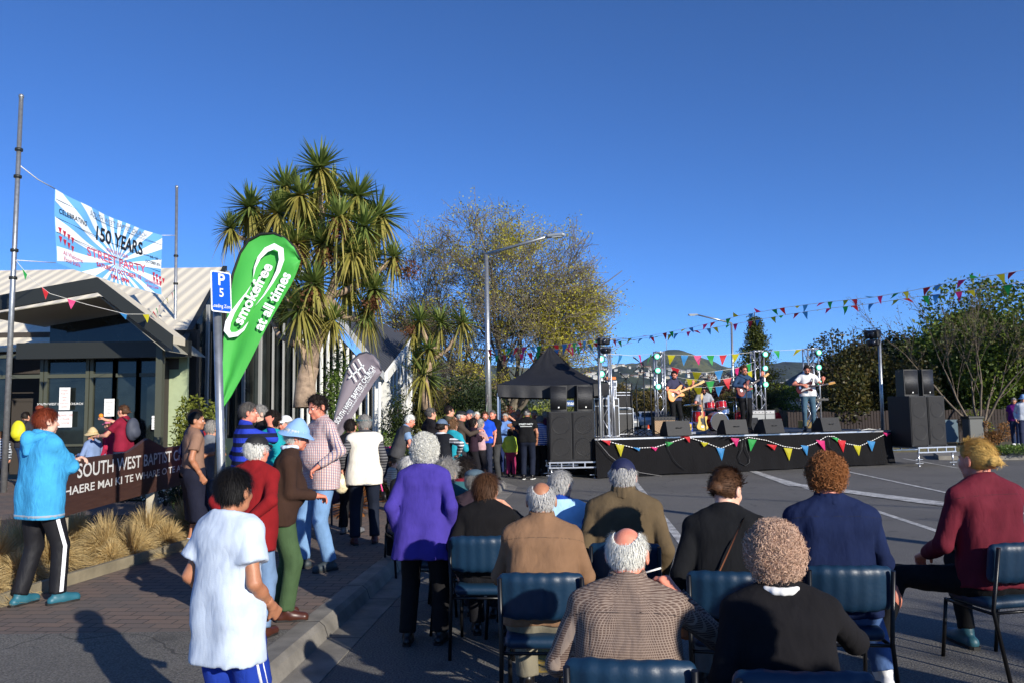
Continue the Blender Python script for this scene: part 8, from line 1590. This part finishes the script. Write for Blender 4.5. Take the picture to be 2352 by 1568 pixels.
# ---------------- crowd by the tent ----------------
def crowd(label, px, top, Y, yaw, col, bcol, hair=('short', 'grey'), g=.0, **kw):
    nm = 'crowd_%d_%d_%d' % col; sh = kw.pop('shoes', SHB); tc = kw.pop('topc', None) or c_(nm, col); return person(label, px, top, Y, yaw=yaw, g=g, hair=hair, topc=tc, bot=c_('crowdb_%d_%d_%d' % bcol, bcol), shoes=sh, **kw)
XC = dict(la=(.13, .23, -.20), ra=(-.12, .26, -.17), lpole=(-1, 0, -1), rpole=(1, 0, -1)); XC0 = dict(XC)
crowd('elderly man in a grey waistcoat and pale blue shirt bending over a walking frame', 942, 952, 14.2, -70, (120, 146, 176), (60, 62, 66), ('short', 'white'), .13, H=1.75, lean=22, sleeve='short', vest=('waistcoat', c_('grey_waistcoat', (66, 66, 68)), -.10), la=(-.2, .42, -.50), ra=(.22, .44, -.45), skin_='pink', hp=20)
crowd('man with greying hair and glasses in a black shirt behind the striped sleeves', 990, 936, 14.4, -60, (26, 24, 28), (40, 40, 46), ('short', 'saltpepper'), .13, glasses=True, **XC0); crowd('tall man in sunglasses and an olive jacket looking right', 1032, 931, 15.6, -75, (74, 74, 58), (50, 50, 54), ('short', 'dark'), .13, glasses=True)
crowd('man in a black flat cap and brown jacket looking right', 1060, 943, 16.4, -85, (70, 60, 52), (44, 44, 48), ('short', 'white'), .13, hat=('flat', M('black_cap', (20, 20, 22), .7)), skin_='pink', ra=(0, .42, -.15))
crowd('woman in a grey denim cap and black vest over striped sleeves', 1016, 963, 11.8, -30, (90, 90, 96), (30, 30, 36), ('pony', 'dark'), .13, fem=True, topc=stripes('bw_stripe', (214, 214, 214), (34, 34, 44), 2, .045, .45), vest=('vest', c_('black_vest', (26, 28, 34)), -.08), hat=('cap', M('denim_cap', (88, 106, 130), .8)), la=(-.28, .06, -.30), lpole=(-1, 0, 0), ra=(.30, .08, -.28), rpole=(1, -.3, 0), hy=-10)
crowd('blond child with a teal fleece over a green jacket', 1040, 962, 13.2, -30, (36, 150, 166), (50, 50, 56), ('messy', 'lightbrown'), .13, H=1.55, ra=(.2, .2, -.2)); crowd('man in a dark blue cap in the crowd left of the lamp post', 1078, 941, 18.0, 120, (40, 34, 38), (36, 36, 40), ('short', 'grey'), .13, hat=('cap', M('dark_blue_cap', (34, 50, 76), .8)), skin_='pink')
crowd('woman with folded arms in a dark purple top', 1088, 960, 16.9, -70, (44, 28, 40), (24, 22, 26), ('bob', 'dark'), .13, fem=True, **XC0); crowd('woman with pale pink sleeves and folded arms left of the tent leg', 1104, 962, 17.8, -60, (186, 150, 150), (30, 28, 32), ('bob', 'grey'), .13, fem=True, sleeve='rolled', **XC0)
crowd('bearded man in a bright blue tee shirt with red letters', 1114, 944, 19.0, 175, (24, 72, 190), (40, 44, 60), ('short', 'brown'), .13, beard='brown', sleeve='short', skin_='pink'); crowd('bald man in a black polo shirt with folded arms beside the tent leg', 1131, 941, 19.6, 150, (22, 22, 24), (58, 58, 58), ('crop', 'saltpepper'), .0, sleeve='short', skin_='pink', fat=1.1, feet=((-.14, 0), (.12, .18)), **XC0)
crowd('woman in a light blue jersey and navy trousers under the tent', 1160, 948, 21.4, 170, (104, 140, 200), (28, 40, 80), ('short', 'silver'), .0, fem=True, skin_='tan', **XC0); crowd('balding pink faced man behind the black tee shirt', 1190, 939, 22.6, 180, (150, 130, 120), (40, 40, 50), ('crop', 'grey'), .0, skin_='pink'); crowd('man with a camera held to his face under the tent', 1180, 946, 21.6, 200, (40, 44, 66), (36, 36, 40), ('short', 'grey'), .0, la=(-.08, .25, .08), ra=(.08, .25, .08))
CB = crowd('man in a black tee shirt and cap seen from behind under the tent', 1210, 938, 20.0, -10, (18, 18, 20), (24, 30, 46), ('crop', 'grey'), .0, sleeve='short', hat=('cap', M('black_cap', (20, 20, 22), .7), True), skin_='tan', fat=1.12, shw=1.06, la=(-.3, .12, -.22), lpole=(-1, -.4, 0), shoes=(M('shoe_black', (24, 22, 22)), M_WT))
mb = MB(); V, Fs = text('STREET PARTY', 1, .02, 1); mb.add([CB['chest'] - CB['fwd'] * .138 + CB['lat'] * (x * .055) + CB['sp'] * (.03 + y * .06) for x, y in V], Fs); mb.add([CB['chest'] - CB['fwd'] * .138 + CB['lat'] * x + CB['sp'] * z for x, z in ((-.15, -.03), (.15, -.03), (.15, -.018), (-.15, -.018))], [(0, 1, 2, 3)]); mb.build('shirt_print', WHP, CB['obj'])
crowd('woman with white hair facing the camera beside the black tee shirt', 1227, 942, 22.4, 165, (170, 120, 110), (40, 40, 50), ('bob', 'white'), .0, fem=True, skin_='pink'); crowd('child in a lime top and pink leggings under the tent', 1172, 985, 20.8, -20, (170, 190, 70), (140, 40, 80), ('bob', 'dark'), .0, H=1.35, fem=True); crowd('grey haired woman in a blue and white striped jersey beside the speakers', 1241, 955, 20.9, -30, (60, 90, 190), (26, 26, 30), ('curly', 'grey'), .0, fem=True, topc=stripes('bluewhite', (36, 70, 176), (222, 226, 234), 2, .05, .45))
crowd('white haired woman in a purple jersey behind the striped jersey', 1253, 944, 22.0, -40, (84, 30, 74), (36, 36, 40), ('short', 'silver'), .0, fem=True); crowd('pink faced grey haired man in the gap behind the tent leg', 1146, 947, 23.4, 160, (110, 120, 140), (40, 40, 50), ('short', 'grey'), .0, skin_='pink'); crowd('person in a white top at the back of the crowd', 1095, 945, 20.6, 190, (200, 198, 192), (60, 60, 70), ('short', 'white'), .0); crowd('young man in a dark jacket facing left at the back', 1048, 950, 19.8, 110, (44, 40, 44), (40, 40, 46), ('short', 'dark'), .13)
crowd('person in a magenta top next to the child in lime under the tent', 1184, 965, 22.2, 10, (150, 36, 90), (60, 50, 110), ('bob', 'brown'), .0, H=1.6, fem=True)
# people across the road at the right and behind the stage
crowd('woman in a purple top and cropped jeans walking at the right edge', 2328, 913, 29, 140, (104, 28, 110), (40, 54, 84), ('short', 'grey'), .15, H=1.66, fem=True, sleeve='short', skin_='tan', fat=1.1, shoes=SHW, feet=((-.08, .18), (.1, -.15))); crowd('walking person in a blue hat and white shirt cut by the right edge', 2349, 907, 28, 150, (200, 204, 210), (40, 46, 70), ('short', 'grey'), .15, H=1.7, hat=('bucket', M('hat_denim', (110, 146, 186), .8)))
crowd('girl in a red top standing beyond the stage left of the pale grey amplifier', 1697, 935, 37, 20, (190, 28, 36), (40, 40, 46), ('pony', 'blond'), .0, H=1.6, fem=True); crowd('child with long fair hair in red standing beyond the stage', 1783, 936, 37, 100, (190, 28, 36), (40, 40, 46), ('long', 'blond'), .0, H=1.55, fem=True); crowd('dark dressed person beyond the stage beside the child in red', 1792, 935, 38.5, 90, (36, 36, 44), (30, 30, 36), ('short', 'dark'), .0, H=1.7)
# ---------------- the band ----------------
def band(label, px, top, Y, yaw, Hh, **kw): return person(label, px, top, Y, yaw=yaw, g=SH_, H=Hh, **kw)
def gdir(yaw_, v): return Matrix.Rotation(R(yaw_), 3, 'Z') @ Vector(v)
B1 = band('bass player in sunglasses and a dark tee shirt', 1548, 851, 22.4, 205, 1.80, hair=('short', 'black'), beard='dark', glasses=True, skin_='pink', topc=c_('slate_tee', (56, 56, 78)), sleeve='short', bot=c_('black_jeans', (18, 18, 20)), leg='slim', shoes=SHB, ra=(.12, .24, -.30), rpole=(1, -.4, 0), rh=((-.8, .3, -.4), (0, -1, 0), 30), la=(-.36, .34, -.10), lpole=(-.6, 0, -1), lh=((.0, .5, .9), (0, -1, .2), 45), hy=-45, hp=10, feet=((-.12, 0), (.16, .06)))
def hang(J, label, col, dz=-.02, dy=.20, tilt=.34, **kw):
    yaw_ = math.degrees(J['obj'].rotation_euler[2]); c = to_w(J, J['pel'] + V3(.10, dy, .17 + dz)); place_guitar(label, c, gdir(yaw_, (-cos(tilt), .12, sin(tilt))), col, gdir(yaw_, (0, 1, .1)), **kw)
    o = J['obj']; t = thing('guitar_strap', 'strap of the ' + label, 'strap', o.location.copy(), o.rotation_euler[2]); P = [J['pel'] + V3(*q) for q in ((-.10, dy, .24 + dz), (-.13, .16, .42), (-.115, .06, .515), (-.05, -.09, .44), (.10, -.15, .28), (.24, -.02, .16), (.30, dy - .06, .12 + dz))]; mb = MB(); mb.tube(P, .014, 5); mb.build('band', M_RUB, t)
hang(B1, 'natural wood bass guitar with black pickguard', M('wood_natural', (222, 150, 76), .3), bass=True, fing=(200, 1, 1))
B2 = band('singer with beard and sunglasses in a dark denim shirt', 1708, 840, 22.3, 195, 1.86, hair=('curly', 'brown'), beard='lightbrown', glasses=True, skin_='pink', topc=c_('denim_shirt', (40, 62, 92)), bot=c_('black_jeans', (18, 18, 20)), leg='slim', shoes=M('shoe_tan', (120, 76, 48), .5), ra=(.13, .24, -.24), rpole=(1, -.4, 0), rh=((-.8, .3, -.4), (0, -1, 0), 30), la=(-.34, .32, .02), lpole=(-.6, 0, -1), lh=((.0, .5, .9), (0, -1, .2), 45), hy=5, hp=4)
hang(B2, 'sunburst electric guitar held by the singer', M('sunburst', (120, 42, 22), .25, var=.5, vs=5), dz=.03, tilt=.5, pick=(24, 22, 24))
B3 = band('guitarist in a white tee shirt and blue jeans looking down', 1853, 838, 23.0, 165, 1.85, hair=('short', 'dark'), beard='dark', glasses=True, skin_='pink', topc=c_('white_tee', (226, 224, 222)), sleeve='short', bot=c_('jeans_mid', (66, 92, 108)), leg='slim', shoes=SHB, ra=(.13, .22, -.24), rpole=(1, -.4, 0), rh=((-.8, .3, -.4), (0, -1, 0), 30), la=(-.34, .34, -.15), lpole=(-.6, 0, -1), lh=((.0, .5, .9), (0, -1, .2), 45), hp=26)
hang(B3, 'dark sunburst electric guitar held by the guitarist in white', M('sunburst_dark', (78, 30, 18), .25, var=.5, vs=5), dz=.03, tilt=.12, pick=(210, 200, 190))
B4 = person('drummer in a grey tee shirt sitting behind the red drums', 1617, 886, 25.2, yaw=178, sit=.52, g=SH_, H=1.78, hair=('short', 'dark'), beard='dark', glasses=True, skin_='pink', topc=c_('grey_tee', (150, 152, 158)), sleeve='short', bot=c_('jeans_mid', (66, 92, 108)), shoes=SHB, ra=(.22, .32, -.30), la=(-.18, .34, -.28), hp=24)
for q, lb in ((1, 'right'), (-1, 'left')):
    J = B4; w_ = J['wrR'] if q > 0 else J['wrL']; mb = MB(); mb.cyl(Vector(w_) + Vector((0, .03, .01)), Vector(w_) + Vector((-q * .08, .38, .05)), .007, n=6); t = thing('drumstick', 'wooden drumstick in the drummer\'s %s hand' % lb, 'drumstick', J['obj'].location.copy(), J['obj'].rotation_euler[2]); mb.build('stick', M('maple', (214, 160, 84), .35), t)
# drummer's stool
p = B4['obj'].location; t = thing('drum_stool', 'round black stool under the drummer', 'stool', (p.x, p.y, SH_)); mb = MB(); mb.lathe((0, 0, .45), [(0, 0), (.16, 0), (.17, .03), (.16, .06), (0, .06)], 16); mb.build('seat', M_RUB, t); mb = MB()
for a in (0, 2.1, 4.2): mb.cyl((0, 0, .35), (cos(a) * .25, sin(a) * .25, 0), .012, n=5)
mb.cyl((0, 0, .3), (0, 0, .45), .018, n=6); mb.build('legs', CHR, t)
# pushchair and walking frame
p = G(882, 1085, .13); p = Vector((A(893, 940, 14.6).x, 14.6, PZ)); t = thing('pushchair', 'pushchair with grey hood and pink frame parked beside the toddler', 'pushchair', p, .5); mb = MB(); v, f = surf([ell(V3(0, .0, .78), V3(.20, .22, .17), None, .02), ell(V3(0, -.10, .68), V3(.17, .22, .16), None, .02, True)], .018); mk('hood', v, f, M('hood_grey', (60, 62, 84), .8), t, True)
mb = MB()
for q in (-1, 1): mb.tube([(q * .2, .30, .95), (q * .2, .05, .55), (q * .2, -.28, .12)], .014, 6); mb.tube([(q * .2, .0, .5), (q * .2, .28, .12)], .014, 6)
mb.tube([(-.2, .30, .95), (.2, .30, .95)], .016, 6); mb.build('frame', M('frame_pink', (224, 60, 130), .4), t); v, f = surf([cone((-.13, .0, .42), (.13, .0, .42), .05, .05, .02), cone((-.13, -.18, .40), (.13, -.18, .40), .05, .05, .02), cone((-.13, .10, .62), (.13, .10, .62), .045, .045, .02), cone((0, .02, .44), (0, .1, .62), .13, .13, .04)], .018); mk('seat', v, f, M('seat_dark', (34, 34, 44), .8), t, True)
for x in (-.2, .2):
    for y in (-.28, .28): mb = MB(); mb.lathe((x - .02, y, .10), [(0, 0), (.10, 0), (.10, .04), (0, .04)], 14, 0, (1, 0, 0)); mb.build('wheel', M_RUB, t)
p = Vector((A(972, 940, 13.6).x, 13.6, PZ)); t = thing('walking_frame', 'wheeled walking frame held by the bending man', 'walking frame', p, -1.2); mb = MB()
for q in (-1, 1): mb.tube([(q * .25, -.2, .9), (q * .25, -.02, .88), (q * .25, .05, .5), (q * .25, .3, .1)], .014, 6); mb.tube([(q * .25, .05, .5), (q * .25, -.25, .1)], .014, 6)
mb.tube([(-.25, .05, .55), (.25, .05, .55)], .014, 6); mb.build('frame', M('frame_teal', (26, 110, 130), .4), t)
for x in (-.25, .25):
    for y in (-.25, .3): mb = MB(); mb.lathe((x - .015, y, .09), [(0, 0), (.09, 0), (.09, .03), (0, .03)], 14, 0, (1, 0, 0)); mb.build('wheel', M_RUB, t)

# ---------------- air ----------------
hz = NT('haze_air'); hz.t.nodes.remove(hz.b); pv_ = hz.t.nodes.new('ShaderNodeVolumePrincipled'); pv_.inputs['Color'].default_value = (.62, .80, 1, 1); pv_.inputs['Density'].default_value = .00007; pv_.inputs['Anisotropy'].default_value = .2
hz.t.links.new(pv_.outputs[0], hz.t.nodes['Material Output'].inputs['Volume'])
mb = MB(); mb.box((0, 1700, 120), (7000, 3600, 244)); o = mb.build('haze', hz.m); o['kind'] = 'stuff'
